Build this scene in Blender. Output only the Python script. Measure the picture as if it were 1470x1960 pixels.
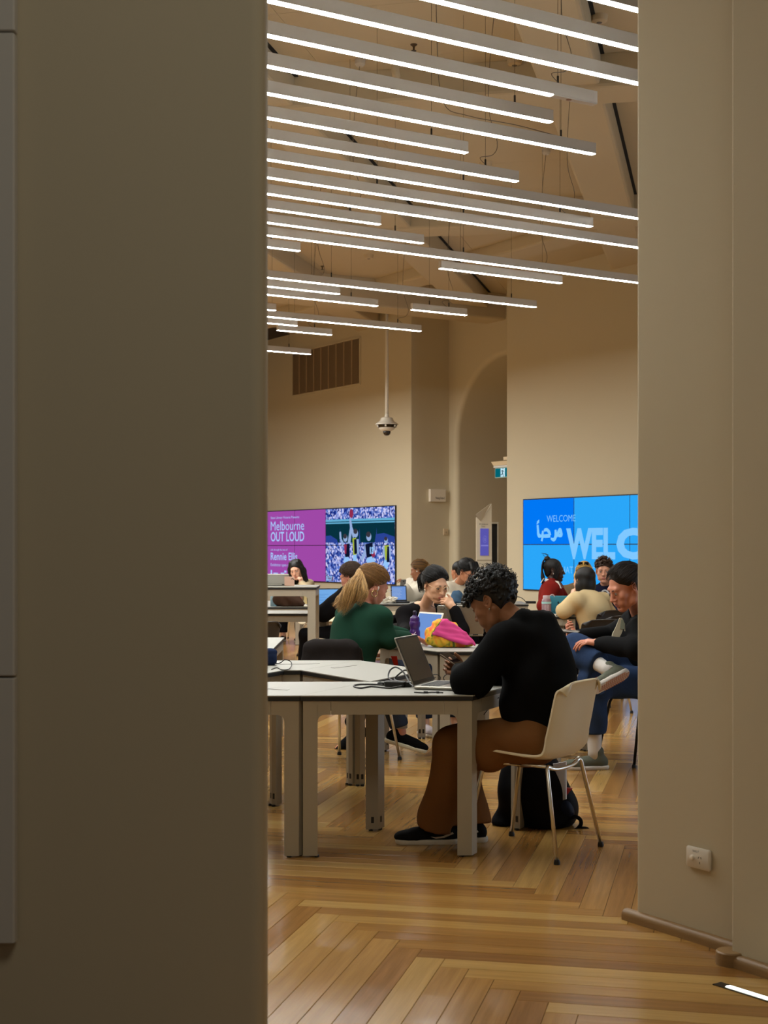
import bpy, math, random
import numpy as np
from mathutils import Vector, Matrix

for _o in list(bpy.data.objects):
    bpy.data.objects.remove(_o, do_unlink=True)
SC = bpy.context.scene
COL = SC.collection

# ------------------------------------------------------------------ camera
F_PX, CX, HY, EYE = 2800.0, 735.0, 1050.0, 1.40      # focal length, centre column, horizon row (1470x1960), eye height
cam_data = bpy.data.cameras.new('camera')
cam = bpy.data.objects.new('camera', cam_data)
COL.objects.link(cam)
cam.location = (0, 0, EYE)
cam.rotation_euler = (math.radians(90), 0, 0)
cam_data.sensor_fit = 'HORIZONTAL'
cam_data.sensor_width = 36.0
cam_data.lens = 36.0 * F_PX / 1470.0
cam_data.shift_y = 70.0 / 1470.0
cam_data.clip_start, cam_data.clip_end = 0.05, 200
cam_data.dof.use_dof = True
cam_data.dof.focus_distance = 8.6
cam_data.dof.aperture_fstop = 9.0
SC.camera = cam

# ------------------------------------------------------------------ world, exposure
SC.view_settings.view_transform = 'Standard'
SC.view_settings.look = 'None'
SC.view_settings.exposure = 0.0
SC.view_settings.gamma = 1.0
SC.view_settings.use_curve_mapping = False
world = bpy.data.worlds.new('world')
SC.world = world
world.use_nodes = True
world.node_tree.nodes['Background'].inputs[0].default_value = (1.0, 0.96, 0.86, 1)
world.node_tree.nodes['Background'].inputs[1].default_value = 0.07
BAR_EMIT = 37.0              # the pendant bars' diffusers (W/m2 radiance)

def area_light(name, loc, target, size, size_y, energy, color=(1, 1, 1)):
    d = bpy.data.lights.new(name, 'AREA')
    d.shape = 'RECTANGLE'; d.size = size; d.size_y = size_y; d.energy = energy; d.color = color
    o = bpy.data.objects.new(name, d); COL.objects.link(o)
    o.location = loc
    o.rotation_euler = (Vector(target) - Vector(loc)).to_track_quat('-Z', 'Y').to_euler()
    return o
# daylight from tall windows on the right side of the hall, out of the picture behind the near right wall
area_light('window_daylight', (9.4, 10.6, 1.7), (0.0, 9.0, 0.7), 5.0, 2.6, 260, (0.62, 0.80, 1.0))
# added fill brightening the left back wall, standing in for bars out of sight
area_light('far_left_fill', (-4.2, 21.8, 4.15), (-4.2, 21.8, 0), 5.0, 5.0, 560, (0.98, 0.99, 0.96))
# unseen fill light added on the camera side to brighten the near walls
area_light('near_wall_fill', (0.9, 0.6, 4.6), (-0.6, 3.6, 1.6), 1.6, 1.0, 32, (1.0, 0.95, 0.82))

# ------------------------------------------------------------------ geometry of the place
UU = Vector((0.532, -0.847, 0)).normalized()    # along the back wall, towards the right and the camera
VV = Vector((0.847, 0.532, 0)).normalized()     # into the back wall
AX = Vector((0.9748, -0.2233, 0)).normalized()  # floor boards and ceiling panels
BX = Vector((0.2233, 0.9748, 0)).normalized()
def UV(u, v, z=0.0):
    return UU * u + VV * v + Vector((0, 0, z))
def AB(a, b, z=0.0):
    return AX * a + BX * b + Vector((0, 0, z))
def P(px, py, Y):
    """point seen at picture position (px, py), at depth Y"""
    return Vector(((px - CX) / F_PX * Y, Y, EYE - (py - HY) / F_PX * Y))
def PZ(px, py, z):
    """point seen at (px, py) that lies at height z"""
    Y = (EYE - z) * F_PX / (py - HY)
    return P(px, py, Y)
def on_v(px, py, v):
    """point seen at (px, py) on the vertical plane v = const"""
    k = (px - CX) / F_PX
    Y = v / (VV.x * k + VV.y)
    return P(px, py, Y)
def on_u(px, py, u):
    k = (px - CX) / F_PX
    Y = u / (UU.x * k + UU.y)
    return P(px, py, Y)

# ------------------------------------------------------------------ materials
def lin(c):
    return tuple((x / 255 / 12.92) if x / 255 <= 0.04045 else ((x / 255 + 0.055) / 1.055) ** 2.4 for x in c)
MATS = {}
def mat(name, color, rough=0.5, metal=0.0, bump=0.0, bscale=80.0, vary=0.0, vscale=6.0, emit=None, estr=1.0,
        stretch=None, coat=0.0, trans=0.0, spec=0.5, sss=0.0, sheen=0.0, detail=4.0):
    if name in MATS:
        return MATS[name]
    m = bpy.data.materials.new(name); m.use_nodes = True
    nt = m.node_tree; b = nt.nodes['Principled BSDF']
    c = lin(color)
    b.inputs['Base Color'].default_value = (*c, 1)
    b.inputs['Roughness'].default_value = rough
    b.inputs['Metallic'].default_value = metal
    b.inputs['Specular IOR Level'].default_value = spec
    if coat: b.inputs['Coat Weight'].default_value = coat; b.inputs['Coat Roughness'].default_value = 0.1
    if trans: b.inputs['Transmission Weight'].default_value = trans
    if sheen: b.inputs['Sheen Weight'].default_value = sheen; b.inputs['Sheen Roughness'].default_value = 0.5
    if emit is not None:
        b.inputs['Emission Color'].default_value = (*lin(emit), 1)
        b.inputs['Emission Strength'].default_value = estr
    if bump or vary:
        tc = nt.nodes.new('ShaderNodeTexCoord')
        src = tc.outputs['Object']
        if stretch:
            mp = nt.nodes.new('ShaderNodeMapping'); mp.inputs['Scale'].default_value = stretch
            nt.links.new(src, mp.inputs['Vector']); src = mp.outputs[0]
        if bump:
            n = nt.nodes.new('ShaderNodeTexNoise'); n.inputs['Scale'].default_value = bscale; n.inputs['Detail'].default_value = detail
            nt.links.new(src, n.inputs['Vector'])
            bp = nt.nodes.new('ShaderNodeBump'); bp.inputs['Strength'].default_value = min(1.0, bump); bp.inputs['Distance'].default_value = 0.004
            nt.links.new(n.outputs[0], bp.inputs['Height']); nt.links.new(bp.outputs[0], b.inputs['Normal'])
        if vary:
            n = nt.nodes.new('ShaderNodeTexNoise'); n.inputs['Scale'].default_value = vscale; n.inputs['Detail'].default_value = 5
            nt.links.new(src, n.inputs['Vector'])
            mx = nt.nodes.new('ShaderNodeMix'); mx.data_type = 'RGBA'
            mx.inputs[6].default_value = (*[min(1, x * (1 - vary)) for x in c], 1)
            mx.inputs[7].default_value = (*[min(1, x * (1 + vary)) for x in c], 1)
            nt.links.new(n.outputs[0], mx.inputs[0]); nt.links.new(mx.outputs[2], b.inputs['Base Color'])
    MATS[name] = m
    return m
def emat(name, color, strength=1.0):
    if name in MATS:
        return MATS[name]
    m = bpy.data.materials.new(name); m.use_nodes = True
    nt = m.node_tree; nt.nodes.remove(nt.nodes['Principled BSDF'])
    e = nt.nodes.new('ShaderNodeEmission'); e.inputs[0].default_value = (*lin(color), 1); e.inputs[1].default_value = strength
    nt.links.new(e.outputs[0], nt.nodes['Material Output'].inputs[0])
    MATS[name] = m
    return m

# ------------------------------------------------------------------ mesh building
class MB:
    def __init__(s):
        s.v = []; s.f = []; s.mi = []
    def add(s, vs, fs, mi=0):
        b = len(s.v)
        s.v.extend(Vector(p) for p in vs)
        for f in fs:
            s.f.append(tuple(b + i for i in f)); s.mi.append(mi)
        return s
    def box(s, c, size, ex=None, ey=None, ez=None, mi=0):
        ex = ex or Vector((1, 0, 0)); ey = ey or Vector((0, 1, 0)); ez = ez or Vector((0, 0, 1))
        c = Vector(c); hx, hy, hz = size[0] / 2, size[1] / 2, size[2] / 2
        vs = [c + ex * (hx * i) + ey * (hy * j) + ez * (hz * k) for k in (-1, 1) for j in (-1, 1) for i in (-1, 1)]
        return s.add(vs, [(0, 2, 3, 1), (4, 5, 7, 6), (0, 1, 5, 4), (2, 6, 7, 3), (0, 4, 6, 2), (1, 3, 7, 5)], mi)
    def chamfer_box(s, c, size, ch, ex=None, ey=None, ez=None, mi=0):
        """box whose four edges along ez are cut, and top and bottom rims softened"""
        ex = ex or Vector((1, 0, 0)); ey = ey or Vector((0, 1, 0)); ez = ez or Vector((0, 0, 1))
        hx, hy, hz = size[0] / 2, size[1] / 2, size[2] / 2
        def ring(i, z):
            x, y = hx - i, hy - i
            pts = [(x - ch, -y), (x, -y + ch), (x, y - ch), (x - ch, y), (-x + ch, y), (-x, y - ch), (-x, -y + ch), (-x + ch, -y)]
            return [Vector(c) + ex * p[0] + ey * p[1] + ez * z for p in pts]
        q = ch * 0.6
        return s.loft([ring(q, -hz), ring(0, -hz + q), ring(0, hz - q), ring(q, hz)], cap=True, mi=mi)
    def loft(s, rings, cap=True, closed=True, mi=0):
        n = len(rings[0]); b = len(s.v)
        for r in rings: s.v.extend(Vector(p) for p in r)
        for k in range(len(rings) - 1):
            for i in range(n if closed else n - 1):
                j = (i + 1) % n
                s.f.append((b + k * n + i, b + k * n + j, b + (k + 1) * n + j, b + (k + 1) * n + i)); s.mi.append(mi)
        if cap:
            s.f.append(tuple(b + i for i in reversed(range(n)))); s.mi.append(mi)
            e = b + (len(rings) - 1) * n
            s.f.append(tuple(e + i for i in range(n))); s.mi.append(mi)
        return s
    def prism(s, poly, z0, z1, mi=0):
        return s.loft([[Vector((p[0], p[1], z0)) for p in poly], [Vector((p[0], p[1], z1)) for p in poly]], mi=mi)
    def extrude(s, poly3, vec, mi=0):
        return s.loft([[Vector(p) for p in poly3], [Vector(p) + Vector(vec) for p in poly3]], mi=mi)
    def tube(s, pts, r, seg=8, mi=0, cap=True):
        pts = [Vector(p) for p in pts]; n = len(pts)
        rs = r if isinstance(r, (list, tuple)) else [r] * n
        t0 = (pts[1] - pts[0]).normalized()
        nrm = t0.orthogonal().normalized()
        rings = []
        for i, p in enumerate(pts):
            t = (pts[min(i + 1, n - 1)] - pts[max(i - 1, 0)])
            t = t.normalized() if t.length > 1e-9 else t0
            nrm = (nrm - t * nrm.dot(t))
            nrm = nrm.normalized() if nrm.length > 1e-6 else t.orthogonal().normalized()
            bn = t.cross(nrm)
            rings.append([p + (nrm * math.cos(2 * math.pi * k / seg) + bn * math.sin(2 * math.pi * k / seg)) * rs[i] for k in range(seg)])
        return s.loft(rings, cap=cap, mi=mi)
    def lathe(s, c, prof, seg=24, ex=None, ey=None, ez=None, mi=0, cap=True):
        ex = ex or Vector((1, 0, 0)); ey = ey or Vector((0, 1, 0)); ez = ez or Vector((0, 0, 1)); c = Vector(c)
        rings = [[c + ez * z + (ex * math.cos(2 * math.pi * k / seg) + ey * math.sin(2 * math.pi * k / seg)) * r for k in range(seg)] for r, z in prof]
        return s.loft(rings, cap=cap, mi=mi)
    def ball(s, c, rad, ex=None, ey=None, ez=None, seg=12, rings=8, mi=0):
        rx, ry, rz = rad if isinstance(rad, (tuple, list)) else (rad,) * 3
        ex = ex or Vector((1, 0, 0)); ey = ey or Vector((0, 1, 0)); ez = ez or Vector((0, 0, 1)); c = Vector(c)
        R = []
        for i in range(rings + 1):
            a = -math.pi / 2 + math.pi * i / rings
            ca = max(math.cos(a), 0.02)
            R.append([c + ez * (rz * math.sin(a)) + ex * (rx * ca * math.cos(2 * math.pi * k / seg)) + ey * (ry * ca * math.sin(2 * math.pi * k / seg)) for k in range(seg)])
        return s.loft(R, mi=mi)
    def build(s, name, m, parent=None, smooth=False, angle=None, local=False, bevel=0.0):
        off = Vector((0, 0, 0))
        if parent is not None and not local:
            off = world_loc(parent)
        me = bpy.data.meshes.new(name)
        me.from_pydata([tuple(p - off) for p in s.v], [], s.f)
        for mm in (m if isinstance(m, (list, tuple)) else [m]):
            me.materials.append(mm)
        me.polygons.foreach_set('material_index', s.mi)
        if smooth or angle is not None:
            me.polygons.foreach_set('use_smooth', [True] * len(me.polygons))
            if angle is not None:
                me.set_sharp_from_angle(angle=math.radians(angle))
        me.update()
        o = bpy.data.objects.new(name, me); COL.objects.link(o)
        if parent is not None: o.parent = parent
        if bevel:
            md = o.modifiers.new('bevel', 'BEVEL'); md.width = bevel; md.segments = 2; md.limit_method = 'ANGLE'
            md.harden_normals = False
        return o
def world_loc(o):
    p = Vector(o.location)
    while o.parent is not None:
        o = o.parent; p = p + Vector(o.location)
    return p
def tag(o, label=None, cat=None, group=None, kind=None):
    if label: o['label'] = label
    if cat: o['category'] = cat
    if group: o['group'] = group
    if kind: o['kind'] = kind
    return o
def thing(name, label, cat, loc=(0, 0, 0), group=None, rotz=0.0):
    o = bpy.data.objects.new(name, None); COL.objects.link(o)
    o.empty_display_size = 0.1
    o.location = loc; o.rotation_euler = (0, 0, rotz)
    return tag(o, label, cat, group)
def struct(o):
    o['kind'] = 'structure'; return o
def text_mesh(name, body, size, origin, ex, ez, m, parent, xs=1.0, align='LEFT', bold=0.0, depth=0.0008, fixed_w=None):
    """flat lettering: origin = left end of the base line, ex = reading direction, ez = up"""
    cu = bpy.data.curves.new(name, 'FONT'); cu.body = body; cu.size = size; cu.align_x = align
    cu.offset = bold; cu.extrude = 0.0; cu.resolution_u = 3
    to = bpy.data.objects.new(name, cu); COL.objects.link(to)
    dg = bpy.context.evaluated_depsgraph_get(); dg.update()
    me = bpy.data.meshes.new_from_object(to.evaluated_get(dg))
    bpy.data.objects.remove(to, do_unlink=True)
    me.name = name
    n = len(me.vertices); co = np.empty(n * 3); me.vertices.foreach_get('co', co); co = co.reshape(-1, 3)
    if fixed_w:
        w = co[:, 0].max() - co[:, 0].min(); xs = fixed_w / w; co[:, 0] -= co[:, 0].min()
    ex = np.array(ex); ez = np.array(ez); o0 = np.array(origin) - np.array(world_loc(parent) if parent else (0, 0, 0))
    nn = np.cross(ex, ez)
    out = o0 + np.outer(co[:, 0] * xs, ex) + np.outer(co[:, 1], ez) + nn * depth
    me.vertices.foreach_set('co', out.ravel()); me.materials.clear(); me.materials.append(m); me.update()
    o = bpy.data.objects.new(name, me); COL.objects.link(o)
    if parent is not None: o.parent = parent
    return o
RNG = random.Random(7)
# ================================================================== setting
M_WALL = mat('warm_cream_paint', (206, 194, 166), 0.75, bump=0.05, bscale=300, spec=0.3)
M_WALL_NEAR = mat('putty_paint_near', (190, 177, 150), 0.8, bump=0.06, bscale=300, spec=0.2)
M_CEIL = mat('cream_ceiling_paint', (200, 186, 158), 0.85, spec=0.2)
M_DARK = mat('black_gap', (14, 12, 10), 0.8)
M_WHITE = mat('white_powder_coat', (225, 222, 214), 0.45)

# ---- floor: slab + herringbone boards
fl = MB().box((0.5, 13.5, -0.06), (22, 34, 0.1)).build('floor', mat('board_underlay', (40, 24, 12), 0.9)); struct(fl)
def wood_material():
    m = bpy.data.materials.new('oiled_hardwood'); m.use_nodes = True
    nt = m.node_tree; N = nt.nodes.new; L = nt.links.new; b = nt.nodes['Principled BSDF']
    geo = N('ShaderNodeNewGeometry'); oi = N('ShaderNodeObjectInfo')
    ad = N('ShaderNodeMath'); ad.operation = 'ADD'; L(geo.outputs['Random Per Island'], ad.inputs[0]); L(oi.outputs['Random'], ad.inputs[1])
    fr = N('ShaderNodeMath'); fr.operation = 'FRACT'; L(ad.outputs[0], fr.inputs[0])
    ramp = N('ShaderNodeValToRGB'); cr = ramp.color_ramp
    cols = [(0.0, (134, 92, 44)), (0.2, (150, 106, 52)), (0.45, (160, 117, 59)), (0.7, (169, 127, 66)), (0.9, (180, 142, 80)), (1.0, (144, 100, 48))]
    cr.elements[0].position = cols[0][0]; cr.elements[0].color = (*lin(cols[0][1]), 1)
    cr.elements[1].position = cols[-1][0]; cr.elements[1].color = (*lin(cols[-1][1]), 1)
    for p, c in cols[1:-1]:
        e = cr.elements.new(p); e.color = (*lin(c), 1)
    L(fr.outputs[0], ramp.inputs[0])
    at = N('ShaderNodeAttribute'); at.attribute_name = 'along'      # board coordinates
    cmb = N('ShaderNodeVectorMath'); cmb.operation = 'ADD'
    sc = N('ShaderNodeVectorMath'); sc.operation = 'SCALE'; sc.inputs[3].default_value = 37.0
    cx = N('ShaderNodeCombineXYZ'); L(fr.outputs[0], cx.inputs[0]); L(fr.outputs[0], cx.inputs[1]); L(fr.outputs[0], cx.inputs[2])
    L(cx.outputs[0], sc.inputs[0]); L(at.outputs['Vector'], cmb.inputs[0]); L(sc.outputs[0], cmb.inputs[1])
    mp = N('ShaderNodeMapping'); mp.inputs['Scale'].default_value = (1.4, 26, 26); L(cmb.outputs[0], mp.inputs[0])
    gr = N('ShaderNodeTexNoise'); gr.inputs['Scale'].default_value = 1.6; gr.inputs['Detail'].default_value = 6; gr.inputs['Distortion'].default_value = 0.25
    L(mp.outputs[0], gr.inputs['Vector'])
    mp2 = N('ShaderNodeMapping'); mp2.inputs['Scale'].default_value = (5, 160, 160); L(cmb.outputs[0], mp2.inputs[0])
    gf = N('ShaderNodeTexNoise'); gf.inputs['Scale'].default_value = 1.5; gf.inputs['Detail'].default_value = 3; L(mp2.outputs[0], gf.inputs['Vector'])
    mx = N('ShaderNodeMix'); mx.data_type = 'RGBA'; mx.blend_type = 'OVERLAY'; mx.inputs[0].default_value = 0.32
    L(ramp.outputs[0], mx.inputs[6]); L(gr.outputs[0], mx.inputs[7])
    mx2 = N('ShaderNodeMix'); mx2.data_type = 'RGBA'; mx2.blend_type = 'OVERLAY'; mx2.inputs[0].default_value = 0.14
    L(mx.outputs[2], mx2.inputs[6]); L(gf.outputs[0], mx2.inputs[7])
    L(mx2.outputs[2], b.inputs['Base Color'])
    rr = N('ShaderNodeMapRange'); rr.inputs[3].default_value = 0.14; rr.inputs[4].default_value = 0.21; L(gr.outputs[0], rr.inputs[0]); L(rr.outputs[0], b.inputs['Roughness'])
    bp = N('ShaderNodeBump'); bp.inputs['Strength'].default_value = 0.0; bp.inputs['Distance'].default_value = 0.002
    L(gf.outputs[0], bp.inputs['Height']); L(bp.outputs[0], b.inputs['Normal'])
    b.inputs['Specular IOR Level'].default_value = 0.45
    b.inputs['Coat Weight'].default_value = 0.0; b.inputs['Coat Roughness'].default_value = 0.12
    return m
M_WOOD = wood_material()
PW, PL = 0.10, 1.28
def plank_ring():
    """top and sides of one board, origin at its corner, long side along local x"""
    g = 0.0006; t = 0.012; c = 0.0012
    x0, x1, y0, y1 = g, PL - g, g, PW - g
    lo = [(x0, y0, -t), (x1, y0, -t), (x1, y1, -t), (x0, y1, -t)]
    mi = [(x0, y0, -c), (x1, y0, -c), (x1, y1, -c), (x0, y1, -c)]
    up = [(x0 + c, y0 + c, 0), (x1 - c, y0 + c, 0), (x1 - c, y1 - c, 0), (x0 + c, y1 - c, 0)]
    vs = lo + mi + up
    fs = [(8, 9, 10, 11)]
    for k in (0, 4):
        for i in range(4):
            j = (i + 1) % 4; fs.append((k + i, k + j, k + 4 + j, k + 4 + i))
    return np.array(vs), fs
pv, pf = plank_ring()
def plank_list():
    out = []
    for mth in range(-16, 17):
        for i in range(-330, 331):
            for kind in (0, 1):
                if kind == 0:
                    a0 = i * PW - mth * PL; b0 = -(i * PW + mth * PL) - PW
                    c = AB(a0 + PL / 2, b0 + PW / 2)
                else:
                    a0 = i * PW - mth * PL; b0 = -((i + 1) * PW + mth * PL) - PL
                    c = AB(a0 + PW / 2, b0 + PL / 2)
                if -8.5 < c.x < 9.5 and 0.5 < c.y < 29:
                    out.append((kind, a0, b0, c))
    return out
PLANK_SHIFT = AB(0.707, 0.736)
planks = plank_list()
def in_view(c):
    c = c + PLANK_SHIFT
    return c.y > 4.0 and -0.082 * c.y - 0.12 < c.x < min(0.264 * c.y + .3, max(0.175 * c.y + .3, 1.9 if c.y < 5.6 else 0))
near = sorted([p for p in planks if in_view(p[3])], key=lambda p: p[3].y)[:298]
near_set = set(id(p) for p in near)
pme = bpy.data.meshes.new('plank'); pme.from_pydata([tuple(v) for v in pv], [], pf); pme.materials.append(M_WOOD)
att = pme.attributes.new('along', 'FLOAT_VECTOR', 'POINT'); att.data.foreach_set('vector', pv.ravel())
angA = math.atan2(AX.y, AX.x)
for kind, a0, b0, c in near:
    o = bpy.data.objects.new('plank', pme); COL.objects.link(o); o.parent = fl
    o.location = AB(a0, b0, 0) + PLANK_SHIFT if kind == 0 else AB(a0 + PW, b0, 0) + PLANK_SHIFT
    o.rotation_euler = (0, 0, angA if kind == 0 else angA + math.pi / 2)
rest = [p for p in planks if id(p) not in near_set]
A3, B3, S3 = np.array(AX), np.array(BX), np.array(PLANK_SHIFT)
allv = []; alla = []
for kind, a0, b0, c in rest:
    if kind == 0:
        w = np.outer(pv[:, 0] + a0, A3) + np.outer(pv[:, 1] + b0, B3)
    else:
        w = np.outer(a0 + PW - pv[:, 1], A3) + np.outer(b0 + pv[:, 0], B3)
    w[:, 2] = pv[:, 2]
    allv.append(w + S3); alla.append(pv)
nv = len(pv); F = []
for k in range(len(rest)):
    F.extend(tuple(i + k * nv for i in f) for f in pf)
fme = bpy.data.meshes.new('plank_field'); fme.from_pydata(np.concatenate(allv).tolist(), [], F); fme.materials.append(M_WOOD)
att = fme.attributes.new('along', 'FLOAT_VECTOR', 'POINT'); att.data.foreach_set('vector', np.concatenate(alla).ravel())
pfo = bpy.data.objects.new('plank_field', fme); COL.objects.link(pfo); pfo.parent = fl; pfo['kind'] = 'stuff'

# ---- back wall in two stretches with a recess between them
VW, VR, ZC = 13.73, 14.52, 5.60
UE, UB = -20.985, -18.27
def slab(name, u0, u1, v0, v1, z0, z1, m=M_WALL, parent=None, bevel=0.0):
    return MB().box(UV((u0 + u1) / 2, (v0 + v1) / 2, (z0 + z1) / 2), (abs(u1 - u0), abs(v1 - v0), z1 - z0), UU, VV).build(name, m, parent, bevel=bevel)
struct(slab('wall_back', -36, UE, VW, VR + 0.3, 0, ZC + 0.3, bevel=0.012))
struct(slab('wall_back_right', UB, -2.0, VW, VR + 0.0, 0, ZC + 0.3, bevel=0.012))
# recess wall with the arch
def arch_wall():
    uc, r, zs = UE + 1.585, 1.37, 3.23
    ul, ur, zt = UE - 0.05, UE + 5.2, ZC + 0.3
    n = 40
    prof = [(uc - r, 0)] + [(uc - r * math.cos(math.pi * k / n), zs + r * math.sin(math.pi * k / n)) for k in range(n + 1)] + [(uc + r, 0)]
    outer = [(ul, 0)] + [(ul, zs)] + [(ul + (ur - ul) * k / (n - 0), zt) for k in range(n - 1 + 1)][:n - 1] + [(ur, zs), (ur, 0)]
    # match counts
    outer = []
    for (u, z) in prof:
        t = (u - (uc - r)) / (2 * r)
        if z < zs - 1e-6: outer.append((ul if t < .5 else ur, z))
        else:
            a = math.atan2(z - zs, u - uc)
            outer.append((uc + 3.2 * math.cos(a) * 1.4, 0)); uu = uc + math.cos(a) * 9; zz = zs + math.sin(a) * 9
            # clamp the ray to the wall's rectangle
            s = min([x for x in [((ur - uc) / math.cos(a)) if math.cos(a) > 1e-6 else 1e9, ((ul - uc) / math.cos(a)) if math.cos(a) < -1e-6 else 1e9, ((zt - zs) / math.sin(a)) if math.sin(a) > 1e-6 else 1e9]])
            outer[-1] = (uc + math.cos(a) * s, zs + math.sin(a) * s)
    mb = MB(); br = 0.09
    def ring(off, v):
        out = []
        for (u, z) in prof:
            if z < zs: out.append(UV(u - off if u < uc else u + off, v, z))
            else:
                a = math.atan2(z - zs, u - uc); out.append(UV(uc + (r + off) * math.cos(a), v, zs + (r + off) * math.sin(a)))
        return out
    rings = [[UV(u, VR, z) for u, z in outer]]
    for k in range(7):
        a = math.pi / 2 * k / 6
        rings.append(ring(br * (1 - math.sin(a)), VR + br * (1 - math.cos(a))))
    rings.append(ring(0, VR + 3.0))
    mb.loft(rings, cap=False, closed=False)
    return mb.build('wall_recess', M_WALL, angle=40)
struct(arch_wall())
struct(slab('wall_passage', UE - 2, UE + 6, VR + 3.0, VR + 3.2, 0, ZC, M_WALL))
# the hall's side walls, out of the picture
struct(MB().box((-9.2, 14, 2.8), (0.2, 32, 6.2)).build('wall_left', M_WALL))
struct(MB().box((10.2, 12, 2.8), (0.2, 26, 6.2)).build('wall_right', M_WALL))

# ---- near walls on both sides of the opening
def rounded_slab(name, x0, x1, y0, y1, z0, z1, m):
    r = 0.035
    pts = [(x0, y0)]
    for k in range(7):
        a = -math.pi / 2 + math.pi / 2 * k / 6; pts.append((x1 - r + r * math.cos(a), y0 + r + r * math.sin(a)))
    for k in range(7):
        a = math.pi / 2 * k / 6; pts.append((x1 - r + r * math.cos(a), y1 - r + r * math.sin(a)))
    pts.append((x0, y1))
    return MB().prism(pts, z0, z1).build(name, m, angle=40)
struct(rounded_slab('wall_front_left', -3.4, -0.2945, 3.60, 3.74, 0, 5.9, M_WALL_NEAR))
NW = UU.copy()                                        # right near wall runs along UU too
c0 = Vector((0.946, 5.50, 0)); NN = -VV               # its left end; NN points to the camera
def near_wall(name, t0, t1, off, thick, z1, r=0.02):
    """a wall along UU from c0 + t0 to c0 + t1, its face pushed off towards the camera"""
    pts = []
    for k in range(6):
        a = math.pi / 2 * k / 5
        pts.append((t0 + r - r * math.sin(a), off - r + r * math.cos(a)))
    pts += [(t0, off - thick), (t1, off - thick), (t1, off)]
    poly = [c0 + NW * p[0] + NN * p[1] for p in reversed(pts)]
    return MB().prism([(p.x, p.y) for p in poly], 0, z1).build(name, M_WALL_NEAR, angle=40)
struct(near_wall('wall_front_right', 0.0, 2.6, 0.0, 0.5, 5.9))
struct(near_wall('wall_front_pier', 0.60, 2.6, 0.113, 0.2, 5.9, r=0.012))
M_BASE = mat('oiled_skirting_timber', (140, 108, 66), 0.5, bump=0.2, bscale=30, stretch=(1, 1, 12), vary=0.2)
def skirting(name, t0, t1, off):
    """half-round timber bead along the foot of a near wall"""
    h, d = 0.040, 0.030
    prof = [(0, 0), (d, 0)] + [(d * (0.35 + 0.65 * math.cos(a)), h * (0.45 + 0.55 * math.sin(a))) for a in [math.pi / 2 * k / 6 for k in range(7)]] + [(0, h)]
    mb = MB()
    mb.loft([[c0 + NW * t + NN * (off + p[0]) + Vector((0, 0, p[1])) for p in prof] for t in (t0, t1)])
    return struct(mb.build(name, M_BASE, angle=45))
skirting('baseboard_front_right', -0.045, 0.645, 0.0)
skirting('baseboard_front_pier', 0.635, 2.6, 0.113)
blk = MB(); cc = c0 + NW * 0.60 + NN * 0.113
blk.lathe(cc + Vector((0, 0, 0)), [(0.05, 0.0), (0.05, 0.042), (0.046, 0.046)], 28)
struct(blk.build('trim_1', M_BASE, angle=40))

# ---- ceiling
ce = MB().box((0.5, 13.5, ZC + 0.06), (22, 34, 0.1)).build('ceiling', mat('ceiling_backing', (60, 50, 38), 0.9)); struct(ce)
cp = MB(); g = 0.004
cp.box((0, 0, 0.006), (2.4 - g, 1.2 - g, 0.012)); cpo = None
for ia in range(-7, 5):
    for ib in range(1, 24):
        a, b = -0.98 + 1.2 + ia * 2.4, 7.5 + 0.5 + (ib - 6) * 1.2
        c = AB(a, b, ZC - 0.004)
        if not (-8.5 < c.x < 9.5 and 1 < c.y < 28.5): continue
        if cpo is None:
            o = cp.build('ceiling_panel', M_CEIL, local=True); cpo = o
        else:
            o = cpo.copy(); COL.objects.link(o)
        o.parent = ce; o.location = c - Vector(ce.location); o.rotation_euler = (0, 0, angA)
def beam(name, p0, ex, ey, l0, l1, w0, w1, z0, bev=0.03):
    o = MB().box(ex * ((l0 + l1) / 2) + ey * ((w0 + w1) / 2) + Vector((0, 0, (z0 + ZC + .02) / 2)), (l1 - l0, w1 - w0, ZC + .02 - z0), ex, ey).build(name, M_CEIL, ce, bevel=bev)
    return o
for b in (7.5, 12.49, 17.53): beam('ceiling_beam', None, AX, BX, -12, 9, b, b + 0.5, 5.31)
for a in (-6.4, -4.2, -1.5, 1.7): beam('ceiling_beam', None, BX, AX, 1, 26, a, a + 0.52, 5.34)
beam('ceiling_beam', None, UU, VV, -36, -4, 12.0, 12.45, 5.42)
beam('ceiling_beam', None, VV, UU, 2, VR + 0.05, -19.9, -19.35, 5.17)
for a in (-3.66, -0.965, 2.235):
    MB().box(AB(a, 13.5, ZC - 0.006), (24, 0.035, 0.012), BX, AX).build('shadow_slot', M_DARK, ce)
# ================================================================== pendant light bars
ZB = 4.20                                   # underside of the bars
M_HOUSING = mat('bar_housing_white', (206, 200, 190), 0.45)
M_DIFF = emat('bar_diffuser_glow', (250, 252, 248), BAR_EMIT)
M_WIRE = mat('suspension_wire', (60, 54, 46), 0.4, 0.6)
M_CORD = mat('clear_grey_cord', (120, 108, 92), 0.5)
BW, BH = 0.050, 0.076
def row_u(k): return -6.655 - 0.4535 * (k - 2)
def v_at(px, u):
    k = (px - CX) / F_PX      # (u*Ux+v*Vx) = k (u*Uy+v*Vy)
    return u * (k * UU.y - UU.x) / (VV.x - k * VV.y)
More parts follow.
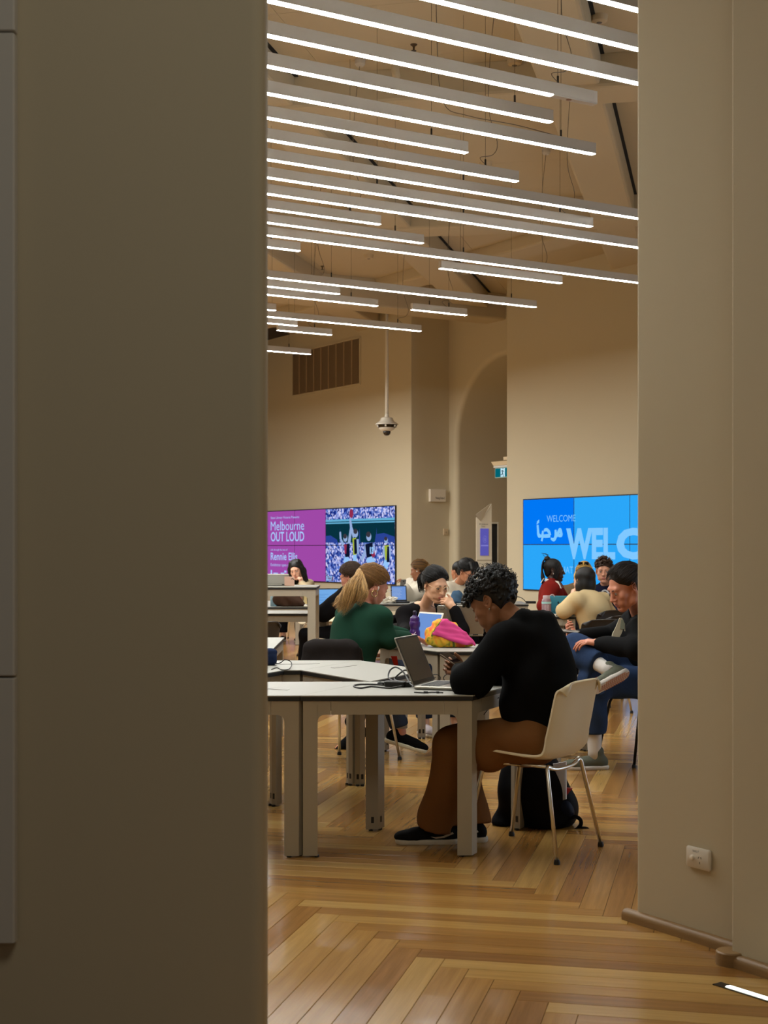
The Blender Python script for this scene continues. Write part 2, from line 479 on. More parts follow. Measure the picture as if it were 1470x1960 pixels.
# row, left end in the picture (None: runs on behind the near wall), right end (None: runs on behind the right wall), label
BARS = [
    (0, None, None, 'white pendant light bar cut by the top edge above the right pier, topmost of all'),
    (1, None, None, 'white pendant light bar second from the top, reaching the right pier'),
    (2, None, None, 'white pendant light bar third from the top, reaching the right pier'),
    (3, None, 1139, 'white pendant light bar with an unlit end section and small sensor on its underside'),
    (4, None, 1055, 'white pendant light bar just below the one with the unlit end, ending shorter than it'),
    (5, None, 1137, 'white pendant light bar with a slack grey cord lying along its top'),
    (6, None, 893, 'shorter white pendant light bar, next one below the bar with the slack cord on top'),
    (7, None, 990, 'white pendant light bar with a hanging cord curled beside its end'),
    (8, None, None, 'long white pendant light bar reaching the right pier, below the bar with the curled cord'),
    (9, None, 1132, 'white pendant light bar ending just short of the right pier between two longer bars'),
    (10, None, None, 'long white pendant light bar reaching the right pier, middle of the ladder of bars'),
    (11, None, 727, 'short white pendant light bar ending left of the centre, upper of two stepped ends'),
    (12, None, 809, 'white pendant light bar ending near the centre, lower of two stepped ends'),
    (13, None, None, 'lowest white pendant light bar that still reaches the right pier'),
    (14, None, 573, 'stub of a white pendant light bar under the long bars, above the empty gap'),
    (14, 842, 1074, 'short white pendant light bar hanging free on the right before the bare wall'),
    (17, None, 1025, 'long white pendant light bar below the gap, ending before the bare right wall'),
    (18, None, 649, 'short white pendant light bar directly under the long bar below the gap'),
    (19, None, 722, 'white pendant light bar above the pole of the dome camera, ending just left of it'),
    (19, 788, 892, 'short free white pendant light bar before the recess, right of the dome camera pole'),
    (21, None, 527, 'tiny end of a white pendant light bar at the dark left wall edge'),
    (22, None, 805, 'white pendant light bar crossing in front of the dome camera pole'),
    (23, None, 568, 'very short white pendant light bar end under the bar that crosses the camera pole'),
    (24, 531, 634, 'free short white pendant light bar above the wall grille'),
    (28, None, 594, 'lowest white pendant light bar, overlapping the corner of the wall grille'),
]
def light_bar(k, xl, xr, label, idx):
    u = row_u(k)
    v1 = v_at(xr, u) if xr else min(v_at(1330, u), VW - 0.25)
    if xr and xr < 1300: pass
    v0 = v_at(xl, u) if xl else max(v_at(-500, u), v1 - 13)
    t = thing('pendant_light_bar', label, 'ceiling light', UV(u, (v0 + v1) / 2, ZB), 'pendant light bars')
    L = v1 - v0; mid = UV(u, (v0 + v1) / 2, 0); lit1 = v1
    hb = MB().box(mid + Vector((0, 0, ZB + BH / 2 + 0.004)), (L, BW, BH), VV, UU)
    hb.build('housing', M_HOUSING, t, bevel=0.003)
    if k == 3:
        lit1 = v_at(1055, u)
        MB().box(UV(u, (lit1 + v1) / 2, ZB + 0.001), (v1 - lit1 - 0.004, BW - 0.004, 0.008), VV, UU).build('blank_cover', M_HOUSING, t)
        sb = MB().lathe(UV(u, lit1 + 0.14, ZB - 0.006), [(0.014, 0), (0.02, 0.004), (0.02, 0.01)], 14)
        sb.build('motion_sensor', mat('sensor_orange_brown', (150, 110, 80), 0.4), t)
    MB().box(UV(u, (v0 + lit1) / 2, ZB + 0.003), (lit1 - v0 - 0.004, BW - 0.006, 0.006), VV, UU).build('diffuser', M_DIFF, t)
    for vs in ([v0 + 0.25, v1 - 0.25] if L < 2.6 else ([v0 + 0.4, (v0 + v1) / 2, v1 - 0.3] if L < 6 else [v0 + .4, v0 + L * .36, v0 + L * .68, v1 - .35])):
        zt = 5.58
        w = MB().tube([UV(u, vs, ZB + BH), UV(u, vs, zt)], 0.0014, 5).build('suspension_wire', M_WIRE, t)
        MB().tube([UV(u, vs, ZB + BH), UV(u, vs, ZB + BH + 0.055)], 0.007, 6).build('wire_gripper', mat('dark_gripper', (38, 34, 30), 0.4), w)
    # feed cord with a ceiling rose
    if idx % 2 == 1 or k in (5, 7):
        vs = v1 - (0.25 if k != 5 else 1.3)
        r = random.Random(idx)
        z0 = ZB + BH
        if k == 5:
            pts = [UV(u, v1 - 0.35, z0 + .01), UV(u, v1 - 0.7, z0 + .03), UV(u, v1 - 1.1, z0 + .03), UV(u, v1 - 1.3, z0 + 0.09), UV(u, v1 - 1.35, z0 + 0.5), UV(u, v1 - 1.36, 5.56)]
        else:
            pts = [UV(u, vs - 0.02, z0), UV(u, vs - 0.10, z0 + 0.06), UV(u, vs + 0.02, z0 + 0.10), UV(u, vs + 0.06, z0 + 0.2), UV(u, vs - 0.02, z0 + 0.45), UV(u, vs, z0 + 0.9), UV(u, vs + 0.05, 5.56)]
        P3 = smooth_path(pts, 5)
        cd = MB().tube(P3, 0.003, 5).build('feed_cord', M_CORD, t)
        MB().lathe(Vector((pts[-1].x, pts[-1].y, 5.535)), [(0.03, 0), (0.045, 0.02), (0.045, 0.06)], 14).build('ceiling_rose', M_HOUSING, cd)
def smooth_path(pts, n=6):
    pts = [Vector(p) for p in pts]; out = []
    for i in range(len(pts) - 1):
        p0, p1, p2, p3 = pts[max(i - 1, 0)], pts[i], pts[i + 1], pts[min(i + 2, len(pts) - 1)]
        for k in range(n):
            t = k / n
            out.append(0.5 * ((2 * p1) + (p2 - p0) * t + (2 * p0 - 5 * p1 + 4 * p2 - p3) * t * t + (3 * p1 - p0 - 3 * p2 + p3) * t ** 3))
    out.append(pts[-1])
    return out
for i, b in enumerate(BARS):
    light_bar(*b, i)
# ================================================================== fixtures on the walls and ceiling
WN = -VV                                            # outward normal of the back wall
def wall_frame(px, py):
    p = on_v(px, py, VW); return p.dot(UU), p.z
# ---- louvred grille high on the left stretch
(u_l, z_b), (u_r, z_b2) = wall_frame(561, 757.9), wall_frame(690.5, 735.6)
z_t = wall_frame(690.5, 645.6)[1]; z_b = (z_b + z_b2) / 2
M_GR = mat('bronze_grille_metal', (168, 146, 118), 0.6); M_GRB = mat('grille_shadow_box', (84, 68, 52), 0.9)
gt = thing('wall_grille', 'large dark louvred air grille high on the back wall beside the dome camera', 'air grille', UV((u_l + u_r) / 2, VW, z_b))
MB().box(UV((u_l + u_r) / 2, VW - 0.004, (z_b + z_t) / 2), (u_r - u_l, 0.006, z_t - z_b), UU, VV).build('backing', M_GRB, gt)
fr = MB(); fw = 0.03
for z in (z_b, z_t): fr.box(UV((u_l + u_r) / 2, VW - 0.012, z), (u_r - u_l + fw, 0.024, fw), UU, VV)
for u in (u_l, u_r): fr.box(UV(u, VW - 0.012, (z_b + z_t) / 2), (fw, 0.024, z_t - z_b), UU, VV)
fr.build('grille_frame', M_WALL, gt)
npan = 9; wpan = (u_r - u_l) / npan
for i in range(npan):
    uc = u_l + wpan * (i + 0.5)
    p = MB(); nsl = 56
    for j in range(nsl):
        z = z_b + (z_t - z_b) * (j + 0.5) / nsl
        ez = (Vector((0, 0, 1)) + VV * 0.9).normalized(); ey = ez.cross(UU).normalized()
        p.box(UV(uc, VW - 0.014, z), (wpan - 0.014, 0.003, 0.016), UU, ey, ez)
    o = p.build('louvre_panel', M_GR, gt); o['kind'] = 'stuff'
    if i: MB().box(UV(u_l + wpan * i, VW - 0.016, (z_b + z_t) / 2), (0.016, 0.022, z_t - z_b), UU, VV).build('mullion', mat('grille_mullion', (186, 162, 128), 0.5), gt)

# ---- video walls
M_BEZ = mat('screen_bezel_black', (10, 10, 12), 0.4)
def noise_emat(name, c1, c2, c3, scale, strength):
    m = bpy.data.materials.new(name); m.use_nodes = True
    nt = m.node_tree; nt.nodes.remove(nt.nodes['Principled BSDF'])
    N = nt.nodes.new; L = nt.links.new
    tc = N('ShaderNodeTexCoord'); v = N('ShaderNodeTexVoronoi'); v.inputs['Scale'].default_value = scale
    L(tc.outputs['Object'], v.inputs['Vector'])
    r = N('ShaderNodeValToRGB'); cr = r.color_ramp
    cr.elements[0].color = (*lin(c1), 1); cr.elements[0].position = 0.1
    cr.elements[1].color = (*lin(c3), 1); cr.elements[1].position = 0.85
    e = cr.elements.new(0.5); e.color = (*lin(c2), 1)
    sp = N('ShaderNodeSeparateColor'); L(v.outputs['Color'], sp.inputs[0]); L(sp.outputs[0], r.inputs[0])
    em = N('ShaderNodeEmission'); em.inputs[1].default_value = strength; L(r.outputs[0], em.inputs[0]); L(em.outputs[0], nt.nodes['Material Output'].inputs[0])
    return m
PWID, PHGT = 1.21, 0.685
class Wallscreen:
    """content laid out in metres on the screen's face: s along the wall from its left end, z up"""
    def __init__(w, root, u0, z0): w.r, w.u0, w.z0 = root, u0, z0
    def pt(w, s, z, d=0.0): return UV(w.u0 + s, VW - 0.030 - d, w.z0 + z)
    def rect(w, name, s0, s1, z0, z1, m, d=0.0, parent=None):
        return MB().add([w.pt(s0, z0, d), w.pt(s1, z0, d), w.pt(s1, z1, d), w.pt(s0, z1, d)], [(0, 1, 2, 3)]).build(name, m, parent or w.r)
    def poly(w, name, pts, m, d=0.002, parent=None):
        return MB().add([w.pt(s, z, d) for s, z in pts], [tuple(range(len(pts)))]).build(name, m, parent or w.r)
    def text(w, body, s, z, size, m, d=0.003, fw=None, bold=0.0, xs=1.0, parent=None):
        return text_mesh('lettering', body, size, w.pt(s, z, d), UU, (0, 0, 1), m, parent or w.r, fixed_w=fw, bold=bold, xs=xs, depth=0)
def video_wall(label, u0, z0, cols, colfun):
    t = thing('video_wall', label, 'video wall', UV(u0 + cols * PWID / 2, VW, z0))
    MB().box(UV(u0 + cols * PWID / 2, VW - 0.014, z0 + PHGT), (cols * PWID + 0.016, 0.028, 2 * PHGT + 0.02), UU, VV).build('cabinet', M_BEZ, t)
    w = Wallscreen(t, u0, z0); pan = {}
    b = 0.006
    for i in range(cols):
        for j in range(2):
            pan[i, j] = w.rect('screen_panel', i * PWID + b, (i + 1) * PWID - b, j * PHGT + b, (j + 1) * PHGT - b, colfun(i, j))
    return w, pan
# left screen: right edge at picture column 758.7
uR, zTop = wall_frame(758.7, 966.8); z0L = zTop - 2 * PHGT - 0.012
LC = 5; u0L = uR - LC * PWID
M_MAG = emat('screen_magenta', (162, 74, 170), 0.95); M_CROWD = noise_emat('screen_crowd', (22, 40, 128), (84, 120, 214), (215, 215, 255), 27.0, 0.92)
M_LAV = emat('screen_pale_lettering', (170, 200, 255), 0.95)
wl, pl = video_wall('left video wall showing a magenta exhibition poster beside a football match photo', u0L, z0L, LC,
                    lambda i, j: M_CROWD if i >= 3 else M_MAG)
def sx(px): # screen s for a picture column (left screen)
    return on_v(px, 1040, VW).dot(UU) - u0L
def sz(px, py): return on_v(px, py, VW).z - z0L
tt = lambda body, x0, x1, yb, yt, m=M_LAV, w=wl, bold=0.0, par=None: w.text(body, sx(x0), sz(x0, yb), (sz(x0, yt) - sz(x0, yb)) / 0.70, m, fw=sx(x1) - sx(x0), bold=bold, parent=par)
tt('State Library Victoria Presents', 521, 575.5, 993.6, 989.0, bold=0.0)
tt('Melbourne', 521, 585, 1015.5, 998.0, bold=0.0)
tt('OUT LOUD', 521, 585, 1036, 1018.5, bold=0.004)
tt('Life through the lens of', 521, 553, 1054, 1050.2, bold=0.0)
tt('Rennie Ellis', 521, 572, 1071.5, 1057.5, bold=0.003)
tt('Exhibition open daily', 521, 562, 1083.5, 1078, bold=0.0)
lg = MB()
for (x, y, ww, hh) in ((521, 1099, 2.5, 8), (526, 1098, 9, 2), (526, 1102, 7, 2), (540, 1098, 7, 2), (547, 1096, 4, 4)):
    p = [wl.pt(sx(x), sz(x, y), .003), wl.pt(sx(x + ww), sz(x, y), .003), wl.pt(sx(x + ww), sz(x, y - hh), .003), wl.pt(sx(x), sz(x, y - hh), .003)]
    lg.add(p, [(0, 1, 2, 3)])
lg.build('sponsor_marks', M_LAV, wl.r)
# the photograph on the two right columns: stand, rails, crowd, five players
ph0, ph1 = 3 * PWID + 0.006, 5 * PWID - 0.006
Hs = 2 * PHGT
M_STAND = emat('picture_dark_stand', (8, 52, 66), 0.9); M_RAIL = emat('picture_rail', (100, 176, 214), 0.95)
wl.rect('picture_stand', ph0, ph1, 0.735, 1.155, M_STAND, 0.001)
wl.rect('picture_rail', ph0, ph1, 1.125, 1.165, M_RAIL, 0.002); wl.rect('picture_rail', ph0, ph1, 1.085, 1.110, M_RAIL, 0.002)
M_HAZE = emat('picture_far_crowd', (44, 70, 156), 0.9)
wl.poly('picture_canopy', [(ph0, .735), (ph0, .86), (ph0 + .18, .87), (ph0 + .42, .79), (ph0 + .45, .735)], M_HAZE, .0015)
wl.poly('picture_canopy', [(ph1, .735), (ph1, .83), (ph1 - .35, .90), (ph1 - .62, .88), (ph1 - .66, .735)], M_HAZE, .0015)
M_SKIN_P = emat('picture_skin', (150, 176, 222), 0.95); M_NAVY = emat('picture_navy', (14, 22, 48), 0.9); M_REDP = emat('picture_red', (150, 48, 84), 0.9)
M_YELP = emat('picture_yellow', (170, 188, 66), 0.9); M_SHORT = emat('picture_shorts', (150, 200, 252), 0.95); M_HAIRP = emat('picture_hair', (60, 56, 66), 0.9)
def blob(cs, cz, rs, rz, n=14): return [(cs + rs * math.cos(2 * math.pi * k / n), cz + rz * math.sin(2 * math.pi * k / n)) for k in range(n)]
def limb(p, q, a, b):
    d = Vector((q[0] - p[0], q[1] - p[1])).normalized(); n = Vector((-d.y, d.x))
    return [(p[0] + n.x * a, p[1] + n.y * a), (p[0] - n.x * a, p[1] - n.y * a), (q[0] - n.x * b, q[1] - n.y * b), (q[0] + n.x * b, q[1] + n.y * b)]
def S(px, py): return (sx(px), sz(px, py))
def player(head, hr, neck, waist, knee, top, stripe, shorts, arms, wtop, bare=False):
    wl.poly('picture_player', limb(waist, ((waist[0] * .35 + knee[0] * .65), (waist[1] * .35 + knee[1] * .65)), wtop * 1.0, wtop * 1.05), shorts, .0031)
    wl.poly('picture_player', limb(waist, (knee[0], knee[1] - .12), wtop * .7, wtop * .5), M_SKIN_P, .0030)
    wl.poly('picture_player', limb(neck, waist, wtop, wtop * .85), top, .0034)
    for sp in stripe: wl.poly('picture_player', sp, M_REDP if top is M_NAVY else M_NAVY, .0037)
    for a, b, r0, r1 in arms: wl.poly('picture_player', limb(a, b, r0, r1), M_SKIN_P, .0032)
    wl.poly('picture_player', blob(head[0], head[1], hr, hr * .95), M_SKIN_P, .0039)
    wl.poly('picture_player', blob(head[0] - hr * .15, head[1] + hr * .45, hr * .9, hr * .6), M_HAIRP, .0041)
player(S(664, 1030), .075, S(667, 1041), S(668, 1066), S(664, 1086), M_NAVY, [limb(S(664, 1042), S(664, 1060), .05, .03)], M_SHORT,
       [(S(671, 1041), S(675, 1008), .05, .035), (S(675, 1008), S(673, 992), .04, .03), (S(660, 1043), S(655, 1032), .04, .03), (S(655, 1032), S(654, 1018), .035, .03)], .095)
player(S(684, 1021), .08, S(681, 1030), S(682, 1062), S(683, 1088), M_YELP, [limb(S(683, 1032), S(684, 1060), .045, .05)], M_SHORT,
       [(S(681, 1028), S(675, 1010), .05, .04), (S(675, 1010), S(673, 994), .04, .03), (S(687, 1032), S(688, 1060), .045, .04)], .065)
player(S(709, 1027), .085, S(709, 1040), S(711, 1066), S(715, 1090), M_NAVY, [limb(S(716, 1056), S(719, 1066), .06, .05)], M_SHORT,
       [(S(704, 1041), S(702, 1058), .05, .045), (S(702, 1058), S(694, 1072), .045, .04), (S(716, 1042), S(720, 1056), .05, .045)], .13)
player(S(742, 1034), .06, S(743, 1044), S(744, 1072), S(738, 1092), M_YELP, [limb(S(746, 1046), S(746, 1076), .03, .05)], M_SHORT,
       [(S(738, 1046), S(737, 1066), .04, .035), (S(749, 1046), S(749, 1068), .04, .035)], .075)
wl.poly('picture_football', [(p[0], p[1]) for p in blob(sx(675.5), sz(675, 983), .07, .085)], M_REDP, .0045)
wl.text('13', sx(711), sz(711, 1059), .15, M_SHORT, d=.0042, fw=.13, bold=.01)
wl.rect('picture_hoarding', ph0, ph0 + 0.28, 0.02, 0.115, emat('picture_hoarding', (96, 50, 92), .9), .003)
wl.text('SILCOT', ph0 + .015, .03, .11, M_SHORT, d=.0045, fw=.24, bold=.006)
for s in (.52, 1.22, 1.8):
    wl.poly('picture_pillar', [(ph0 + s - .012, .74), (ph0 + s + .03, .74), (ph0 + s + .008, 1.0)], M_HAZE, .0016)

# right screen: left edge at picture column 1004.3
uL, zTopR = wall_frame(1004.3, 955.2); z0R = zTopR - 2 * PHGT - 0.012
M_B1 = emat('screen_deep_blue', (0, 122, 250), 0.95); M_B2 = emat('screen_sky_blue', (44, 170, 254), 0.95); M_BT = emat('screen_pale_blue_lettering', (128, 200, 255), 1.0)
M_BT2 = emat('screen_light_lettering', (126, 200, 255), 1.0)
wr, prr = video_wall('right video wall showing blue welcome greetings in large pale lettering', uL, z0R, 3, lambda i, j: M_B1 if (i, j) == (0, 1) else M_B2)
def sxr(px): return on_v(px, 1040, VW).dot(UU) - uL
def szr(px, py): return on_v(px, py, VW).z - z0R
def tr(body, x0, x1, yb, yt, m, bold=0.0): return wr.text(body, sxr(x0), szr(x0, yb), (szr(x0, yt) - szr(x0, yb)) / 0.70, m, fw=sxr(x1) - sxr(x0), bold=bold)
tr('WELCOME', 1050, 1105, 999, 986.5, M_BT2, bold=-0.001)
tr('WEL', 1087, 1181, 1066.5, 1013.5, M_BT, bold=0.026); tr('C', 1183, 1237, 1066.5, 1013.5, M_BT, bold=0.026); tr('OME', 1241, 1390, 1066.5, 1013.5, M_BT, bold=0.026)
tr('WHAT DOING', 1066, 1142, 1097, 1083.5, M_BT2, bold=-0.001)
# Arabic greeting, drawn stroke by stroke
def stroke(pts, r):
    P2 = smooth_path([Vector((sxr(x), szr(x, y), 0)) for x, y in pts], 5)
    n = len(P2); vs = []; fs = []
    rr_ = r if isinstance(r, (list, tuple)) else [r] * len(pts)
    for i, p in enumerate(P2):
        tgt = (P2[min(i + 1, n - 1)] - P2[max(i - 1, 0)]).normalized(); nn = Vector((-tgt.y, tgt.x, 0))
        f = i / (n - 1) * (len(rr_) - 1); k = min(int(f), len(rr_) - 2); w = rr_[k] + (rr_[k + 1] - rr_[k]) * (f - k)
        for sgn in (1, -1): q = p + nn * (w * sgn); vs.append(wr.pt(q.x, q.y, .003))
    for i in range(n - 1): fs.append((2 * i, 2 * i + 1, 2 * i + 3, 2 * i + 2))
    return vs, fs
ar = MB()
for pts, r in (([(1032.3, 1005), (1033, 1014), (1034, 1023.5), (1037, 1026.5)], [.035, .04, .05, .05]),
               ([(1036, 1026), (1043, 1026.2), (1050, 1026), (1056.5, 1025.2)], [.035, .04, .045, .045]),
               ([(1042.4, 1016), (1042, 1021), (1041, 1026)], [.03, .04, .04]),
               ([(1056, 1025), (1054, 1018), (1050, 1014), (1046.5, 1014.5), (1044.5, 1017)], [.05, .045, .04, .04, .02]),
               ([(1066.5, 1014), (1067, 1020), (1066.5, 1028), (1063, 1033), (1057.5, 1030.5)], [.035, .045, .05, .045, .02]),
               ([(1067, 1026), (1070, 1024), (1073, 1016.5), (1075.5, 1014), (1077, 1019), (1077.8, 1024), (1074, 1025), (1071, 1024)], [.03, .045, .045, .045, .05, .045, .04, .03]),
               ([(1030.5, 1003.4), (1035, 998.5)], [.014, .022]), ([(1031, 1000), (1035.3, 995.8)], [.014, .022]),
               ([(1039.3, 1031), (1042.5, 1033)], [.05, .05])):
    vs, fs = stroke(pts, [x * .62 for x in r]); ar.add(vs, fs)
ar.build('arabic_lettering', M_BT2, wr.r)

# ---- dome camera on its pole
def dome_camera():
    Y = 23.8; c = P(740.5, 800, Y); k = Y / F_PX
    t = thing('dome_camera', 'white dome security camera hanging on a long pole before the back wall', 'security camera', c)
    M_CAM = mat('camera_white_plastic', (226, 220, 206), 0.4)
    zt = ZC - 0.02
    pl_ = MB().lathe(c + Vector((0, 0, 0)), [(3.3 * k, 0.0), (3.3 * k, 0.5), (3.7 * k, 0.9), (3.0 * k, 1.15), (2.6 * k, zt - c.z)], 16).build('pole', M_CAM, t, smooth=True)
    def z(py): return (800 - py) * k
    MB().lathe(c, [(3.3 * k, z(792)), (3.8 * k, z(794)), (4.6 * k, z(798)), (11 * k, z(800)), (13.5 * k, z(806)), (22 * k, z(811.5)), (22 * k, z(813))], 32).build('housing', M_CAM, t, angle=50)
    MB().lathe(c, [(20.5 * k, z(813)), (16.5 * k, z(818.5)), (15.5 * k, z(819))], 32).build('sensor_band', mat('smoked_band', (22, 18, 14), 0.2), t, angle=50)
    for kx in range(6):
        a = kx * math.pi / 3 + 0.4
        p = c + Vector((math.cos(a) * 18.9 * k, math.sin(a) * 18.9 * k, z(815.8)))
        MB().lathe(p, [(1.6 * k, -1.6 * k), (1.8 * k, 1.8 * k)], 10).build('lens_cover', M_CAM, t)
    MB().lathe(c, [(16 * k, z(818.8)), (15 * k, z(821)), (9 * k, z(825)), (8 * k, z(825.2))], 32).build('lower_ring', M_CAM, t, angle=50)
    MB().lathe(c, [(7.4 * k, z(824.5)), (7.3 * k, z(828)), (6 * k, z(831.5)), (3.4 * k, z(833.5)), (0.3 * k, z(834))], 24).build('dome_glass', mat('dark_dome_glass', (16, 14, 12), 0.08, coat=0.5), t, smooth=True)
dome_camera()

# ---- meeting room sign and switch on the return wall (plane u = UE)
def sign_box():
    pl0, pr0 = on_u(824, 960, UE + 0.06), on_u(853.5, 956.5, UE + 0.06)
    z1 = on_u(824, 936, UE + 0.06).z; z0 = pl0.z; v0, v1 = pl0.dot(VV), pr0.dot(VV)
    t = thing('room_sign', 'small white box sign with tiny black lettering on the shaded return wall', 'sign', UV(UE, (v0 + v1) / 2, z0))
    MB().box(UV(UE + 0.03, (v0 + v1) / 2, (z0 + z1) / 2), (0.06, v1 - v0, z1 - z0), UU, VV).build('sign_body', mat('sign_white', (236, 226, 208), 0.5), t, bevel=0.004)
    text_mesh('lettering', 'Meeting Room 6', 0.06, UV(UE + 0.062, v0 + (v1 - v0) * 0.33, z0 + 0.045), VV, (0, 0, 1), M_DARK, t, fixed_w=(v1 - v0) * 0.58)
    q0, q1 = on_u(848, 1024, UE), on_u(856, 1024, UE); za = q0.z; zb = on_u(848, 1012, UE).z
    s = thing('wall_control', 'small cream control plate on the shaded return wall below the room sign', 'wall switch', UV(UE, q0.dot(VV), za))
    vm = (q0.dot(VV) + q1.dot(VV)) / 2
    MB().box(UV(UE + 0.015, vm, (za + zb) / 2), (0.03, (q1 - q0).dot(VV), zb - za), UU, VV).build('plate', mat('control_cream', (206, 184, 150), 0.5), s, bevel=0.005)
    MB().box(UV(UE + 0.033, vm, (za + zb) / 2 - 0.01), (0.008, 0.025, 0.03), UU, VV).build('button', mat('control_grey', (170, 152, 124), 0.5), s)
sign_box()

# ---- exit sign hung in the recess, partly behind the right wall's edge
def exit_sign():
    v = 14.0; a, b = on_v(948.8, 915, v), on_v(978, 912, v); u0, u1 = a.dot(UU), b.dot(UU)
    zt, zb = on_v(960, 895, v).z, on_v(960, 914.5, v).z
    t = thing('exit_sign', 'green running man exit sign half hidden by the edge of the right wall', 'exit sign', UV(u0, v, zb))
    uc = (u0 + u1) / 2; W = u1 - u0
    MB().box(UV(uc, v, (zt + zb) / 2), (W, 0.03, zt - zb), UU, VV).build('sign_panel', mat('exit_panel_edge', (170, 200, 190), 0.3), t)
    MB().add([UV(u0 + .01, v - .017, zb + .012), UV(u1 - .01, v - .017, zb + .012), UV(u1 - .01, v - .017, zt - .012), UV(u0 + .01, v - .017, zt - .012)], [(0, 1, 2, 3)]).build('green_face', emat('exit_green', (0, 104, 118), 0.9), t)
    s0, s1 = on_v(960.0, 900, v).dot(UU), on_v(968.2, 900, v).dot(UU)
    MB().add([UV(s0, v - .019, zb + .014), UV(s1, v - .019, zb + .014), UV(s1, v - .019, zt - .014), UV(s0, v - .019, zt - .014)], [(0, 1, 2, 3)]).build('lit_doorway', emat('exit_white', (196, 232, 246), 0.98), t)
    man = MB(); w = s1 - s0; h = zt - zb
    def q(x, z): return (s0 + w * x, zb + h * z)
    def po(pts): man.add([UV(p[0], v - .021, p[1]) for p in pts], [tuple(range(len(pts)))])
    po(blob(q(.58, 0)[0], q(0, .86)[1], w * .10, h * .055))
    for p_, q_, r0, r1 in (((.50, .72), (.46, .48), .10, .09), ((.46, .48), (.62, .28), .07, .05), ((.62, .28), (.72, .07), .05, .04), ((.46, .48), (.34, .30), .07, .05), ((.34, .30), (.05, .28), .045, .04),
                           ((.50, .70), (.26, .68), .04, .035), ((.26, .68), (.18, .58), .035, .03), ((.54, .70), (.72, .60), .04, .035), ((.72, .60), (.86, .58), .035, .03)):
        a_, b_ = q(*p_), q(*q_)
        po(limb(a_, b_, w * r0 * 1.1, w * r1 * 1.1))
    man.build('running_man', emat('exit_man', (0, 60, 76), 0.8), t)
    MB().box(UV(uc, v, zt + .018), (W + .05, .05, .03), UU, VV).build('rail', M_WHITE, t)
    MB().loft([[UV(u0 - .06, v - .05, zt + .10), UV(u1, v - .05, zt + .10), UV(u1, v + .05, zt + .10), UV(u0 - .06, v + .05, zt + .10)],
               [UV(u0 - .02, v - .03, zt + .036), UV(u1, v - .03, zt + .036), UV(u1, v + .03, zt + .036), UV(u0 - .02, v + .03, zt + .036)]]).build('hood', mat('exit_hood_cream', (226, 206, 170), .5), t)
    MB().box(UV(u1 - .02, v, zt + .14), (.28, .06, .05), UU, VV).build('wall_bracket', mat('exit_hood_cream', (226, 206, 170), .5), t)
exit_sign()

